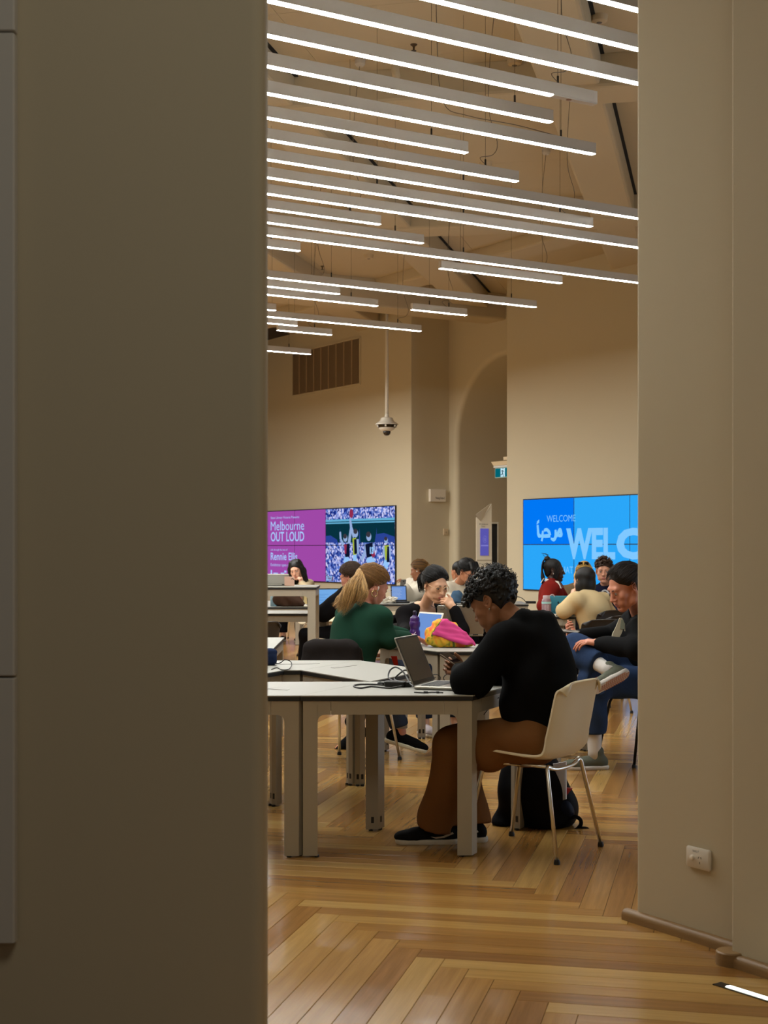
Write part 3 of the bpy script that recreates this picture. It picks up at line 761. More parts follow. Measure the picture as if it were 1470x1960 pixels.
# ---- folded wayfinding totem and the dark display behind it, standing in the recess
def totem():
    Y = 23.3; k = Y / F_PX
    base = P(927, 1050, Y); base.z = 0
    t = thing('wayfinding_totem', 'white folded wayfinding totem with a small violet screen, standing in the recess', 'totem', base)
    M_T = mat('totem_white', (214, 204, 182), .5)
    def q(px, py, d=0.0): p = P(px, py, Y); return p + Vector((0, d, 0))
    th = 0.22
    body = [q(912.5, 990), q(912.8, 1050), q(912.8, 1050), q(942, 1050), q(941, 964.5), q(920, 998)]
    zf = EYE
    front = [Vector((q(912.5, 0).x, Y, 0)), Vector((q(942, 0).x, Y, 0)), q(941, 964.5), q(920, 998), q(912.5, 990)]
    MB().extrude(front, Vector((0, th, 0))).build('totem_body', M_T, t)
    flap = [q(909.5, 985.5, -.10), q(919.8, 998.5, -.01), q(939.3, 963.8, -.02), ]
    MB().add(flap + [p + Vector((0.01, .03, 0.01)) for p in flap], [(0, 1, 2), (5, 4, 3), (0, 3, 4, 1), (1, 4, 5, 2), (2, 5, 3, 0)]).build('folded_corner', M_T, t)
    MB().box(q(932.5 - 5.4, 1037.5, -.006), (16 * k, .012, 51.5 * k)).build('violet_screen', emat('totem_violet', (92, 88, 178), .9), t)
    e = MB(); cx_, cy_ = 927.9, 1032.3
    for i in range(20):
        a0, a1 = 2 * math.pi * i / 20, 2 * math.pi * (i + 1) / 20
        e.add([q(cx_ + 3.7 * math.cos(a0), cy_ + 7.0 * math.sin(a0), -.014), q(cx_ + 3.7 * math.cos(a1), cy_ + 7.0 * math.sin(a1), -.014), q(cx_ + 3.3 * math.cos(a1), cy_ + 6.4 * math.sin(a1), -.014), q(cx_ + 3.3 * math.cos(a0), cy_ + 6.4 * math.sin(a0), -.014)], [(0, 1, 2, 3)])
    for x0, x1, y0, y1 in ((920.5, 934.5, 1043, 1045.5), (926.5, 927.2, 1029, 1036), (928.6, 929.3, 1029, 1036)): e.add([q(x0, y1, -.014), q(x1, y1, -.014), q(x1, y0, -.014), q(x0, y0, -.014)], [(0, 1, 2, 3)])
    e.build('screen_emblem', emat('totem_pale_violet', (128, 126, 206), .9), t)
    M_K = mat('totem_black_ink', (30, 26, 22), .7)
    text_mesh('lettering', 'Conference', 3.2 * k / .7, q(921.5, 1004.8, -.004), (1, 0, 0), (0, 0, 1), M_K, t, fixed_w=12.5 * k)
    text_mesh('lettering', 'Centre', 3.2 * k / .7, q(921.5, 1009, -.004), (1, 0, 0), (0, 0, 1), M_K, t, fixed_w=6.8 * k)
    ar_ = MB()
    for pts in ([(918, 1001.5), (920, 1003), (918, 1004.5)], [(917.2, 1079.3), (919.2, 1077.6), (918.7, 1080.4)]): ar_.add([q(x, y, -.004) for x, y in pts], [(0, 1, 2)])
    ar_.add([q(920, 1079.6, -.004), q(931, 1079.6, -.004), q(931, 1079.2, -.004), q(920, 1079.2, -.004)], [(0, 1, 2, 3)])
    ar_.build('arrow', M_K, t)
    MB().box(q(927.3, 1072.4, -.002), (29 * k, .006, .012)).build('joint_line', mat('totem_joint', (150, 138, 116), .6), t)
    # black back board with a white edge seen past the totem's right side
    d = thing('display_board', 'black board with white edge standing behind the wayfinding totem', 'display board', base + Vector((0.15, 0.5, 0)))
    Y2 = Y + .5; k2 = Y2 / F_PX
    cxx = P(945, 0, Y2).x; zt = P(0, 1001, Y2).z; wd = 15 * k2
    MB().box((cxx, Y2, zt / 2), (wd, .05, zt)).build('board', M_DARK, d)
    ed = MB(); ed.box((cxx + wd / 2, Y2 - .02, zt / 2), (2 * k2, .09, zt)); ed.box((cxx, Y2 - .02, zt), (wd + 2 * k2, .09, 3 * k2)); ed.build('edge_frame', M_T, d)
totem()

# ---- power outlet on the right near wall
def outlet():
    c = P(1323.5, 1645, 5.19)
    c = c0 + NW * ((c - c0).dot(NW)) + Vector((0, 0, c.z))
    t = thing('power_outlet', 'white power outlet with switch knob, low on the near right wall', 'power outlet', c)
    MO = mat('outlet_ivory', (214, 204, 188), .35)
    MB().chamfer_box(c + NN * .007, (.118, .074, .014), .006, NW, Vector((0, 0, 1)), NN).build('plate', MO, t, angle=40)
    MB().lathe(c + NN * .014 - NW * .024, [(.0095, 0), (.009, .007), (.005, .009)], 20, NW, Vector((0, 0, 1)), NN).build('switch_knob', mat('outlet_knob', (236, 228, 214), .3), t, angle=40)
    sl = MB()
    for a, z, r in ((.000, .004, .5), (.012, .004, -.5), (.006, -.014, 0)):
        ez = (Vector((0, 0, 1)) * math.cos(r) + NW * math.sin(r)); ex = ez.cross(NN)
        sl.box(c + NN * .0142 + NW * (a + .006) + Vector((0, 0, z)), (.0022, .0075, .001), ex, ez, NN)
    sl.build('socket_slot', M_DARK, t)
    text_mesh('lettering', '0442-7', .011, c + NN * .0145 + NW * -.022 + Vector((0, 0, .021)), NW, (0, 0, 1), mat('outlet_print', (70, 64, 56), .6), t, fixed_w=.030)
outlet()

# ---- recessed light strip in the floor along the near right pier
def floor_strip():
    a, b = PZ(1372, 1883, 0), PZ(1500, 1923, 0); d = (b - a).normalized(); n = Vector((-d.y, d.x, 0)); L = (b - a).length; m = (a + b) / 2
    t = thing('floor_light_strip', 'bright recessed light strip in the floor along the near right wall', 'floor light', m)
    MB().box(m + Vector((0, 0, .0015)), (L, .040, .003), d, n).build('trim_frame', mat('strip_frame_dark', (48, 40, 28), .4, .6), t)
    MB().box(m + d * .02 + Vector((0, 0, .003)), (L - .05, .022, .003), d, n).build('diffuser', emat('strip_soft_white', (236, 244, 226), 5.0), t)
    for i in range(9):
        MB().lathe(a + d * (.05 + i * .042) + Vector((0, 0, .0046)), [(.008, 0), (.004, .0006)], 12).build('led', emat('strip_led', (255, 255, 250), 3.0), t)
floor_strip()

# ---- pale panels on the near left wall
def wall_panels():
    Y = 3.575; xr = P(31, 0, Y).x
    zs = [P(0, y, Y).z for y in (1805, 1295, 65)] + [4.6]
    t = thing('wall_panel_board', 'pale grey display panels fixed on the dark near wall at the left edge', 'wall panel', (xr - .6, Y, zs[0]))
    MP = mat('display_panel_grey', (196, 190, 180), .6)
    for i in range(3):
        MB().chamfer_box((xr - .6, Y, (zs[i] + zs[i + 1]) / 2), (1.2, .035, zs[i + 1] - zs[i] - .005), .004).build('panel', MP, t)
    MB().box((xr - .6, Y + .016, 2.4), (1.1, .02, 3.6)).build('fixing_rail', M_DARK, t)
wall_panels()

# ---- small ceiling fittings
def ceiling_bits():
    MS = mat('detector_cream', (206, 188, 156), .5)
    z = ZC - .004
    for i, (px, py, lab) in enumerate(((1147, 30, 'round smoke detector on the ceiling beside the right slot, near the top edge'), (985, 113, 'round smoke detector at the beam edge above the unlit bar end'),
                                       (1043, 70, 'round smoke detector with a cord hook between the two topmost long bars'), (930, 311, 'round smoke detector on the ceiling panel above the curled cord'),
                                       (706, 488, 'small pale smoke detector on the ceiling near the gap between bars'))):
        p = PZ(px, py, z)
        t = thing('smoke_detector', lab, 'smoke detector', p, 'ceiling detectors')
        MB().lathe(p, [(.045, -.055), (.062, -.045), (.066, -.02), (.07, 0)], 20).build('detector_body', MS, t, angle=40)
        MB().lathe(p + Vector((0, 0, -.06)), [(.02, 0), (.024, .008)], 12).build('test_cap', M_CORD, t)
    for i, (px, py, lab) in enumerate(((792, 85, 'small dark sprinkler head on the upper ceiling'), (617, 509, 'small dark sprinkler head in the ceiling above the gap between bars'))):
        p = PZ(px, py, z)
        t = thing('sprinkler_head', lab, 'sprinkler', p, 'sprinkler heads')
        MB().lathe(p, [(.008, -.05), (.010, -.02), (.028, -.006), (.03, 0)], 14).build('escutcheon', mat('sprinkler_metal', (90, 74, 54), .4, .6), t)
        MB().lathe(p + Vector((0, 0, -.055)), [(.022, 0), (.022, .003)], 14).build('deflector', mat('sprinkler_dark', (50, 40, 30), .4, .6), t)
    p = PZ(757, 132, ZC - .30)
    t = thing('ceiling_pipe', 'short cream pipe stub at the ceiling beam, above the long bars', 'pipe', P(757, 140, 12.45))
    q = P(757, 140, 12.40)
    MB().tube([(q.x, q.y, ZC - .01), (q.x, q.y, ZC - .16), (q.x + .01, q.y + .03, ZC - .2)], .034, 14).build('pipe_body', M_CEIL, t, smooth=True)
    MB().lathe((q.x, q.y, ZC - .03), [(.042, 0), (.042, .02)], 14).build('collar', M_CEIL, t)
ceiling_bits()
# ================================================================== tables
M_TOP = mat('white_laminate', (154, 152, 143), 0.42, spec=0.4); M_EDGE = mat('black_table_edge', (16, 15, 14), 0.5)
M_FRAME = mat('light_grey_powder_coat', (160, 151, 134), 0.5); M_FRAME_D = mat('grey_leg_core', (120, 118, 116), 0.45, 0.2)
TZ = 0.735
def table(label, poly, zt=TZ, group='white reading tables', legs=None, lw=0.066, modesty=None):
    """table on a polygon top (counter-clockwise corners); the frame has an apron along each side and an angled leg at each corner"""
    pts = [Vector((p[0], p[1], 0)) for p in poly]; n = len(pts)
    c = sum(pts, Vector()) / n
    t = thing('reading_table', label, 'table', c, group)
    MB().prism([(p.x, p.y) for p in pts], zt - 0.005, zt).build('table_top', M_TOP, t)
    def inset(d):
        out = []
        for i in range(n):
            a, b, cc = pts[i - 1], pts[i], pts[(i + 1) % n]
            e1, e2 = (b - a).normalized(), (cc - b).normalized()
            n1, n2 = Vector((-e1.y, e1.x, 0)), Vector((-e2.y, e2.x, 0))
            s = max(0.25, 1 + n1.dot(n2)); out.append(b + (n1 + n2) / s * d)
        return out
    MB().prism([(p.x, p.y) for p in inset(0.0005)], zt - 0.024, zt - 0.005).build('table_edge', M_EDGE, t)
    fp = inset(0.008); zu = zt - 0.026; ha = 0.062; th = 0.018; arm = 0.125
    lens = [(fp[(i + 1) % n] - fp[i]).length for i in range(n)]
    for i in range(n):
        a, b = fp[i], fp[(i + 1) % n]; e = (b - a).normalized(); nn = Vector((-e.y, e.x, 0)); L = lens[i]
        MB().box((a + b) / 2 + nn * (th / 2) + Vector((0, 0, zu - ha / 2)), (L - 2 * arm - 0.004, th, ha), e, nn).build('apron', M_FRAME, t)
    for i in range(n):
        if legs is not None and i not in legs: continue
        a, p, b = fp[i - 1], fp[i], fp[(i + 1) % n]
        mb = MB()
        e1, e2 = (a - p).normalized(), (b - p).normalized()
        foot = 0.008
        # post: kite section with the two outer faces in line with the aprons
        mid = (e1 + e2); q = p + e1 * lw; r = p + e2 * lw
        k = p + (e1 + e2).normalized() * (lw * 0.95)
        mb.prism([(x.x, x.y) for x in (p, r, k, q)], foot, zu)
        # arms with a rounded inner corner
        for e, sgn in ((e1, 1), (e2, -1)):
            nrm = Vector((-e.y, e.x, 0))
            if nrm.dot(c - p) < 0: nrm = -nrm
            rr = 0.032; m6 = 6
            prof = [(lw - 0.002, zu), (arm, zu), (arm, zu - ha)]
            cx0, cz0 = lw + rr, zu - ha - rr
            prof += [(cx0 - rr * math.sin(math.pi / 2 * k_ / m6), cz0 + rr * math.cos(math.pi / 2 * k_ / m6)) for k_ in range(m6 + 1)]
            prof += [(lw - 0.002, cz0)]
            mb.extrude([p + e * s + Vector((0, 0, z)) for s, z in prof], nrm * th)
        lg = mb.build('leg', M_FRAME, t)
        gl = MB()
        for e in (e1, e2): gl.tube([p + e * lw * .5 + mid * .02 + Vector((0, 0, 0)), p + e * lw * .5 + mid * .02 + Vector((0, 0, foot + .002))], .011, 8)
        gl.build('glide', M_EDGE, lg)
        sl = MB()   # dark slot low on the inner faces
        for (x0, x1) in ((k, q), (k, r)):
            m_ = x0 * .55 + x1 * .45; d_ = (x1 - x0).normalized(); no = Vector((-d_.y, d_.x, 0))
            if no.dot(m_ - p) < 0: no = -no
            sl.box(m_ + no * .0005 + Vector((0, 0, .055)), (.014, .002, .03), d_, no)
        sl.build('leg_slot', M_EDGE, lg)
    return t
s3 = 0.8
def rot60(a): return Vector((math.cos(math.radians(a)), math.sin(math.radians(a)), 0))
d0, d1, d2 = rot60(1.0) * .785, Vector((.31, .70, 0)), Vector((-.385, .69, 0))
C1 = Vector((-0.07, 7.315, 0)); G = 0.0012
def rhomb(o, a, b):
    pts = [o, o + a, o + a + b, o + b]; c = sum(pts, Vector()) / 4
    return [p + (c - p).normalized() * G for p in pts]
table('white reading table in front, carrying the open grey laptop', rhomb(C1 - d1, d0, d1))
table('white reading table in front, cut off by the dark near wall', rhomb(C1 - d0 - d1, d0, d1), legs=(0, 1, 3))
C2 = C1 + d2; C3 = C1 - d0
table('white reading table behind the triangular gap, pointing at the chair with the jacket', rhomb(C1, d1, d2), legs=(2, 3))
table('white reading table behind the triangular gap, reaching behind the dark near wall', rhomb(C2 - d0, d0, d1))
table('white reading table left of the triangular gap, mostly hidden behind the dark near wall', rhomb(C3 - d0, d0, d1))
D0 = Vector((0.348, 9.46, 0))
table('white reading table with the pink and orange bag on it', rhomb(D0, d1, d2))
table('white reading table right of the pink bag, hidden behind the person in the black hoodie', rhomb(D0, d0, d1))
# tables further back
def quad_at(px0, px1, Yn, depth, skew=0.0):
    x0, x1 = (px0 - CX) / F_PX * Yn, (px1 - CX) / F_PX * Yn
    return [Vector((x0, Yn, 0)), Vector((x1, Yn, 0)), Vector((x1 + skew, Yn + depth, 0)), Vector((x0 + skew, Yn + depth, 0))]
table('long white table behind the person with glasses, crossing the middle of the hall', quad_at(672, 872, 17.55, 1.1), group=None)
table('white table behind the curly head of the person in the black hoodie', quad_at(876, 1012, 17.5, 1.0), group=None)
table('white table with the pink bottle and teal laptop', quad_at(985, 1103, 14.3, 0.95), group=None)
table('white table behind the person in the cream sweatshirt, beside the navy jumper', quad_at(1150, 1290, 15.2, 0.75), group=None)
table('tall white standing height table at the edge of the dark near wall', quad_at(430, 605.5, 13.9, 0.8), zt=1.035, group=None, lw=.075)
table('white table under the tall one, holding the brown jacket and glass jar', quad_at(380, 600, 16.7, 1.9), group=None)
table('white table of the long haired person in front of the magenta screen', quad_at(400, 575, 21.2, 0.8), group=None)
table('low white table corner jutting out beside the dark near wall', [Vector((-1.7, 9.3, 0)), Vector((-0.735, 9.3, 0)), Vector((-0.745, 10.95, 0)), Vector((-1.7, 10.95, 0))], group=None)
table('white table at the elbow of the person in the black top', quad_at(500, 626, 15.0, 0.75), group=None)

# ================================================================== chairs
M_SHELL = mat('ivory_chair_shell', (214, 200, 168), 0.42); M_CHROME = mat('chrome_tube', (222, 220, 214), 0.28, 1.0); M_RUB = mat('black_rubber', (18, 17, 16), 0.6)
M_BSHELL = mat('black_chair_shell', (34, 29, 26), 0.5); M_BLEG = mat('black_chair_leg', (20, 19, 19), 0.4, 0.4)
def shell_mesh(w=0.47, hb=0.80):
    """one-piece seat shell; local y is forward, profile from the front lip over the seat up the back"""
    prof = [(0.235, 0.425), (0.225, 0.448), (0.18, 0.455), (0.06, 0.446), (-0.06, 0.438), (-0.14, 0.440), (-0.185, 0.462), (-0.212, 0.51), (-0.228, 0.58), (-0.242, 0.66), (-0.256, 0.74), (-0.266, hb - 0.02), (-0.276, hb)]
    prof = [(p.x, p.y) for p in smooth_path([Vector((a, b, 0)) for a, b in prof], 3)]
    nx = 17; rings_o, rings_i = [], []
    N_ = len(prof)
    grid = []
    for i, (y, z) in enumerate(prof):
        t = i / (N_ - 1)
        back = max(0, (t - 0.42) / 0.58)
        hw = w / 2 * (0.93 + 0.07 * math.sin(min(1, t * 2.2) * math.pi / 2)) * (1 - 0.10 * back)
        if back > 0.75: hw *= 1 - 0.16 * ((back - 0.75) / 0.25) ** 2
        if t < 0.08: hw *= 0.93 + 0.07 * t / 0.08
        row = []
        for k in range(nx):
            s = -1 + 2 * k / (nx - 1)
            up = 0.028 * abs(s) ** 3 * (1 - back); fw = 0.045 * abs(s) ** 2.5 * min(1, back * 3) * (1 - 0.4 * back)
            top = -0.060 * abs(s) ** 6 * max(0, (t - .82) / .18) ** 1.5
            row.append(Vector((s * hw, y + fw, z + up + top)))
        grid.append(row)
    vs = []; fs = []
    for r in grid: vs += r
    for i in range(N_ - 1):
        for k in range(nx - 1): fs.append((i * nx + k, i * nx + k + 1, (i + 1) * nx + k + 1, (i + 1) * nx + k))
    return vs, fs
SHELL_V, SHELL_F = shell_mesh()
def shell_chair(name, label, loc, fwd, mshell, mleg, cat='chair', group=None, sc=1.0, splay=0.235, glide=True):
    rz = math.atan2(-fwd.x, fwd.y)
    t = thing(name, label, cat, (loc[0], loc[1], 0), group, rz)
    sh = MB().add([v * sc if sc != 1 else v for v in SHELL_V], SHELL_F).build('seat_shell', mshell, t, smooth=True, local=True)
    md = sh.modifiers.new('thick', 'SOLIDIFY'); md.thickness = 0.011; md.offset = -1
    md = sh.modifiers.new('round', 'BEVEL'); md.width = 0.003; md.segments = 2; md.limit_method = 'ANGLE'
    fx, r = 0.15, 0.0095
    for sx_ in (-1, 1):
        for sy in (-1, 1):
            top = Vector((sx_ * 0.165, sy * 0.14 - 0.01, 0.425)); ft = Vector((sx_ * splay, sy * splay, 0.012))
            if sy == 1:
                pts = [Vector((sx_ * 0.17, -0.02, 0.420)), Vector((sx_ * 0.172, 0.12, 0.420)), Vector((sx_ * 0.182, 0.152, 0.408)), Vector((sx_ * 0.190, 0.166, 0.38)), ft]
            else:
                pts = [Vector((sx_ * 0.10, -0.16, 0.40)), Vector((sx_ * 0.165, -0.155, 0.418)), Vector((sx_ * 0.178, -0.160, 0.405)), ft]
            lg = MB().tube(pts, r, 10).build('leg', mleg, t, smooth=True, local=True)
            if glide:
                d = (ft - pts[-2]).normalized()
                MB().lathe(ft - Vector((0, 0, 0.012)), [(0.014, 0), (0.015, 0.008), (0.011, 0.022)], 12).build('glide', M_RUB, lg, local=True, angle=40)
    st = MB(); st.tube(smooth_path([Vector((-0.16, -0.155, 0.412)), Vector((-0.08, -0.165, 0.398)), Vector((0.08, -0.165, 0.398)), Vector((0.16, -0.155, 0.412))], 5), 0.008, 8)
    st.tube([(-0.17, -0.15, 0.418), (-0.17, 0.0, 0.420)], 0.008, 8); st.tube([(0.17, -0.15, 0.418), (0.17, 0.0, 0.420)], 0.008, 8)
    st.build('under_frame', mleg, t, smooth=True, local=True)
    bl = MB()
    for sx_ in (-1, 1): bl.box((sx_ * 0.165, 0.0, 0.428), (0.03, 0.06, 0.022))
    bl.build('mounting_block', M_RUB, t, local=True)
    return t
FW1 = Vector((-0.845, 0.538, 0)).normalized()
CH1 = Vector((0.694, 6.805, 0))
shell_chair('shell_chair', 'ivory shell chair on chrome legs under the person in the black hoodie', CH1, FW1, M_SHELL, M_CHROME)
# ================================================================== organic shapes: distance fields meshed into one surface
class SDF:
    def __init__(s, lo, hi, res, fine=()):
        s.ax = []
        for d in range(3):
            iv = [(f[0][d], f[1][d], f[2]) for f in fine]
            x = lo[d]; out = [x]
            while x < hi[d]:
                r = res
                for a, b, q in iv:
                    if a <= x <= b: r = min(r, q)
                x += r; out.append(x)
            s.ax.append(np.array(out, dtype=np.float32))
        s.F = np.full([len(a) for a in s.ax], 0.5, dtype=np.float32)
    def _loc(s, lo, hi):
        sl = []; cs = []
        for d in range(3):
            a = s.ax[d]; i = max(0, int(np.searchsorted(a, lo[d])) - 1); j = min(len(a), int(np.searchsorted(a, hi[d])) + 1)
            if j <= i: return None, None
            sl.append(slice(i, j)); sh = [1, 1, 1]; sh[d] = -1; cs.append(a[i:j].reshape(sh))
        return tuple(sl), cs
    def _put(s, sl, d, k, sub):
        f = s.F[sl]
        if sub:
            if k > 0:
                h = np.clip(0.5 - 0.5 * (f + d) / k, 0, 1); s.F[sl] = f * (1 - h) - d * h + k * h * (1 - h)
            else: s.F[sl] = np.maximum(f, -d)
        else:
            if k > 0:
                h = np.clip(0.5 + 0.5 * (f - d) / k, 0, 1); s.F[sl] = f * (1 - h) + d * h - k * h * (1 - h)
            else: s.F[sl] = np.minimum(f, d)
    def cone(s, a, b, ra, rb, k=0.02, sub=False):
        a = np.array(a, dtype=np.float32); b = np.array(b, dtype=np.float32); m = max(ra, rb) + k + 0.025
        sl, (X, Y, Z) = s._loc(np.minimum(a, b) - m, np.maximum(a, b) + m)
        if sl is None: return s
        ab = b - a; L2 = float(ab @ ab) + 1e-12
        px, py, pz = X - a[0], Y - a[1], Z - a[2]
        t = np.clip((px * ab[0] + py * ab[1] + pz * ab[2]) / L2, 0, 1)
        d = np.sqrt((px - t * ab[0]) ** 2 + (py - t * ab[1]) ** 2 + (pz - t * ab[2]) ** 2) - (ra + (rb - ra) * t)
        s._put(sl, d, k, sub); return s
    def chain(s, pts, rs, k=0.02):
        for i in range(len(pts) - 1): s.cone(pts[i], pts[i + 1], rs[i], rs[i + 1], k)
        return s
    def ell(s, c, r, axes=None, k=0.02, sub=False):
        c = np.array(c, dtype=np.float32); r = np.array(r, dtype=np.float32)
        A = np.eye(3, dtype=np.float32) if axes is None else np.array([list(v) for v in axes], dtype=np.float32)
        ext = np.sqrt(((A * r[:, None]) ** 2).sum(0)) + k + 0.025
        sl, cs = s._loc(c - ext, c + ext)
        if sl is None: return s
        X, Y, Z = cs[0] - c[0], cs[1] - c[1], cs[2] - c[2]
        q = [X * A[i, 0] + Y * A[i, 1] + Z * A[i, 2] for i in range(3)]
        k0 = np.sqrt((q[0] / r[0]) ** 2 + (q[1] / r[1]) ** 2 + (q[2] / r[2]) ** 2)
        k1 = np.sqrt((q[0] / r[0] ** 2) ** 2 + (q[1] / r[1] ** 2) ** 2 + (q[2] / r[2] ** 2) ** 2) + 1e-6
        s._put(sl, k0 * (k0 - 1) / k1, k, sub); return s
    def box(s, c, h, axes=None, r=0.01, k=0.01, sub=False):
        c = np.array(c, dtype=np.float32); h = np.array(h, dtype=np.float32)
        A = np.eye(3, dtype=np.float32) if axes is None else np.array([list(v) for v in axes], dtype=np.float32)
        ext = np.abs(A * h[:, None]).sum(0) + k + 0.025
        sl, cs = s._loc(c - ext, c + ext)
        if sl is None: return s
        X, Y, Z = cs[0] - c[0], cs[1] - c[1], cs[2] - c[2]
        q = [np.abs(X * A[i, 0] + Y * A[i, 1] + Z * A[i, 2]) - h[i] + r for i in range(3)]
        d = np.sqrt(sum(np.maximum(x, 0) ** 2 for x in q)) + np.minimum(np.maximum(np.maximum(q[0], q[1]), q[2]), 0) - r
        s._put(sl, d, k, sub); return s
    def half(s, p, n):
        """cut away everything on the side n points to"""
        p = np.array(p, dtype=np.float32); n = np.array(n, dtype=np.float32)
        d = (s.ax[0].reshape(-1, 1, 1) - p[0]) * n[0] + (s.ax[1].reshape(1, -1, 1) - p[1]) * n[1] + (s.ax[2].reshape(1, 1, -1) - p[2]) * n[2]
        s.F = np.maximum(s.F, d.astype(np.float32)); return s
    def folds(s, amp, freq=26.0, dirs=((0.4, 0.3, 1.0), (1.0, -0.4, 0.5)), seed=0.0):
        X, Y, Z = s.ax[0].reshape(-1, 1, 1), s.ax[1].reshape(1, -1, 1), s.ax[2].reshape(1, 1, -1)
        w = np.sin(freq * 0.45 * (X * 0.7 - Y * 0.6 + Z * 0.5) + seed) * 1.6 + np.sin(freq * .3 * (Y + Z * .8 - X * .3) + seed * 2) * 1.3
        for i, d in enumerate(dirs):
            s.F += (amp / (1 + i * 0.6) * np.sin(freq * (1 + 0.7 * i) * (X * d[0] + Y * d[1] + Z * d[2]) + w + seed * 3.1)).astype(np.float32)
        return s
    def mesh(s):
        F = s.F; ins = (F < 0)
        nx, ny, nz = F.shape
        cnt = np.zeros((nx - 1, ny - 1, nz - 1), dtype=np.uint8)
        offs = [(i, j, k) for i in (0, 1) for j in (0, 1) for k in (0, 1)]
        for i, j, k in offs: cnt += ins[i:nx - 1 + i, j:ny - 1 + j, k:nz - 1 + k]
        I, J, K = np.nonzero((cnt > 0) & (cnt < 8)); n = len(I)
        val = np.stack([F[I + i, J + j, K + k] for i, j, k in offs], 1)
        pos = np.stack([np.stack([s.ax[0][I + i], s.ax[1][J + j], s.ax[2][K + k]], 1) for i, j, k in offs], 1)
        acc = np.zeros((n, 3)); c = np.zeros((n, 1))
        for a in range(8):
            for b in range(a + 1, 8):
                if sum(abs(offs[a][d] - offs[b][d]) for d in range(3)) != 1: continue
                m = ((val[:, a] < 0) != (val[:, b] < 0))
                t = np.where(m, val[:, a] / (val[:, a] - val[:, b] + 1e-12), 0)[:, None]
                acc += np.where(m[:, None], pos[:, a] + t * (pos[:, b] - pos[:, a]), 0); c += m[:, None]
        V = acc / np.maximum(c, 1)
        idm = np.full(cnt.shape, -1, dtype=np.int32); idm[I, J, K] = np.arange(n)
        Q = []
        for ax in range(3):
            sl0 = [slice(None)] * 3; sl1 = [slice(None)] * 3; sl0[ax] = slice(0, -1); sl1[ax] = slice(1, None)
            ch = ins[tuple(sl0)] != ins[tuple(sl1)]
            o = [d for d in range(3) if d != ax]
            e = np.nonzero(ch); e = list(e)
            ok = (e[o[0]] > 0) & (e[o[0]] < F.shape[o[0]] - 1) & (e[o[1]] > 0) & (e[o[1]] < F.shape[o[1]] - 1)
            e = [x[ok] for x in e]
            flip = ins[tuple(e)]
            def cell(da, db):
                ix = [x.copy() for x in e]; ix[o[0]] = ix[o[0]] - da; ix[o[1]] = ix[o[1]] - db
                return idm[tuple(ix)]
            q = np.stack([cell(1, 1), cell(0, 1), cell(0, 0), cell(1, 0)], 1)
            if ax == 1: flip = ~flip
            q[~flip] = q[~flip][:, ::-1]
            Q.append(q)
        Q = np.concatenate(Q); Q = Q[(Q >= 0).all(1)]
        return V, Q
    def build(s, name, mats, parent=None, region=None, relax=1):
        V, Q = s.mesh()
        for _ in range(relax):
            acc = np.zeros_like(V); cn = np.zeros((len(V), 1))
            for i in range(4):
                np.add.at(acc, Q[:, i], V[Q[:, (i + 1) % 4]]); np.add.at(cn, Q[:, i], 1)
                np.add.at(acc, Q[:, (i + 1) % 4], V[Q[:, i]]); np.add.at(cn, Q[:, (i + 1) % 4], 1)
            V = V * 0.5 + 0.5 * acc / np.maximum(cn, 1)
        off = np.array(world_loc(parent)) if parent is not None else np.zeros(3)
        me = bpy.data.meshes.new(name)
        me.vertices.add(len(V)); me.vertices.foreach_set('co', (V - off).astype(np.float32).ravel())
        me.loops.add(len(Q) * 4); me.loops.foreach_set('vertex_index', Q.astype(np.int32).ravel())
        me.polygons.add(len(Q)); me.polygons.foreach_set('loop_start', np.arange(0, len(Q) * 4, 4, dtype=np.int32)); me.polygons.foreach_set('loop_total', np.full(len(Q), 4, dtype=np.int32))
        mats = mats if isinstance(mats, (list, tuple)) else [mats]
        for m in mats: me.materials.append(m)
        if region is not None:
            cen = V[Q].mean(1); me.polygons.foreach_set('material_index', region(cen).astype(np.int32))
        me.update(calc_edges=True); me.validate()
        me.polygons.foreach_set('use_smooth', [True] * len(me.polygons))
        o = bpy.data.objects.new(name, me); COL.objects.link(o)
        if parent is not None: o.parent = parent
        return o

def V3(*a): return Vector(a)
class Head:
    """local frame of a head: x to its own right, y out of the face, z up"""
    def __init__(h, c, fwd, up=(0, 0, 1), sc=1.0):
        h.c = Vector(c); h.f = Vector(fwd).normalized(); u = Vector(up)
        h.u = (u - h.f * u.dot(h.f)).normalized(); h.r = h.f.cross(h.u).normalized(); h.s = sc
        h.axes = [h.r, h.f, h.u]
    def p(h, x, y, z): return h.c + (h.r * x + h.f * y + h.u * z) * h.s
    def loc(h, pts):
        q = (pts - np.array(h.c)) / h.s
        return np.stack([q @ np.array(h.r), q @ np.array(h.f), q @ np.array(h.u)], 1)
    def rot(h, ax=0.0, ay=0.0, az=0.0):
        M = Matrix((h.r, h.f, h.u)).transposed() @ (Matrix.Rotation(az, 3, 'Z') @ Matrix.Rotation(ay, 3, 'Y') @ Matrix.Rotation(ax, 3, 'X'))
        return [M.col[i].copy() for i in range(3)]
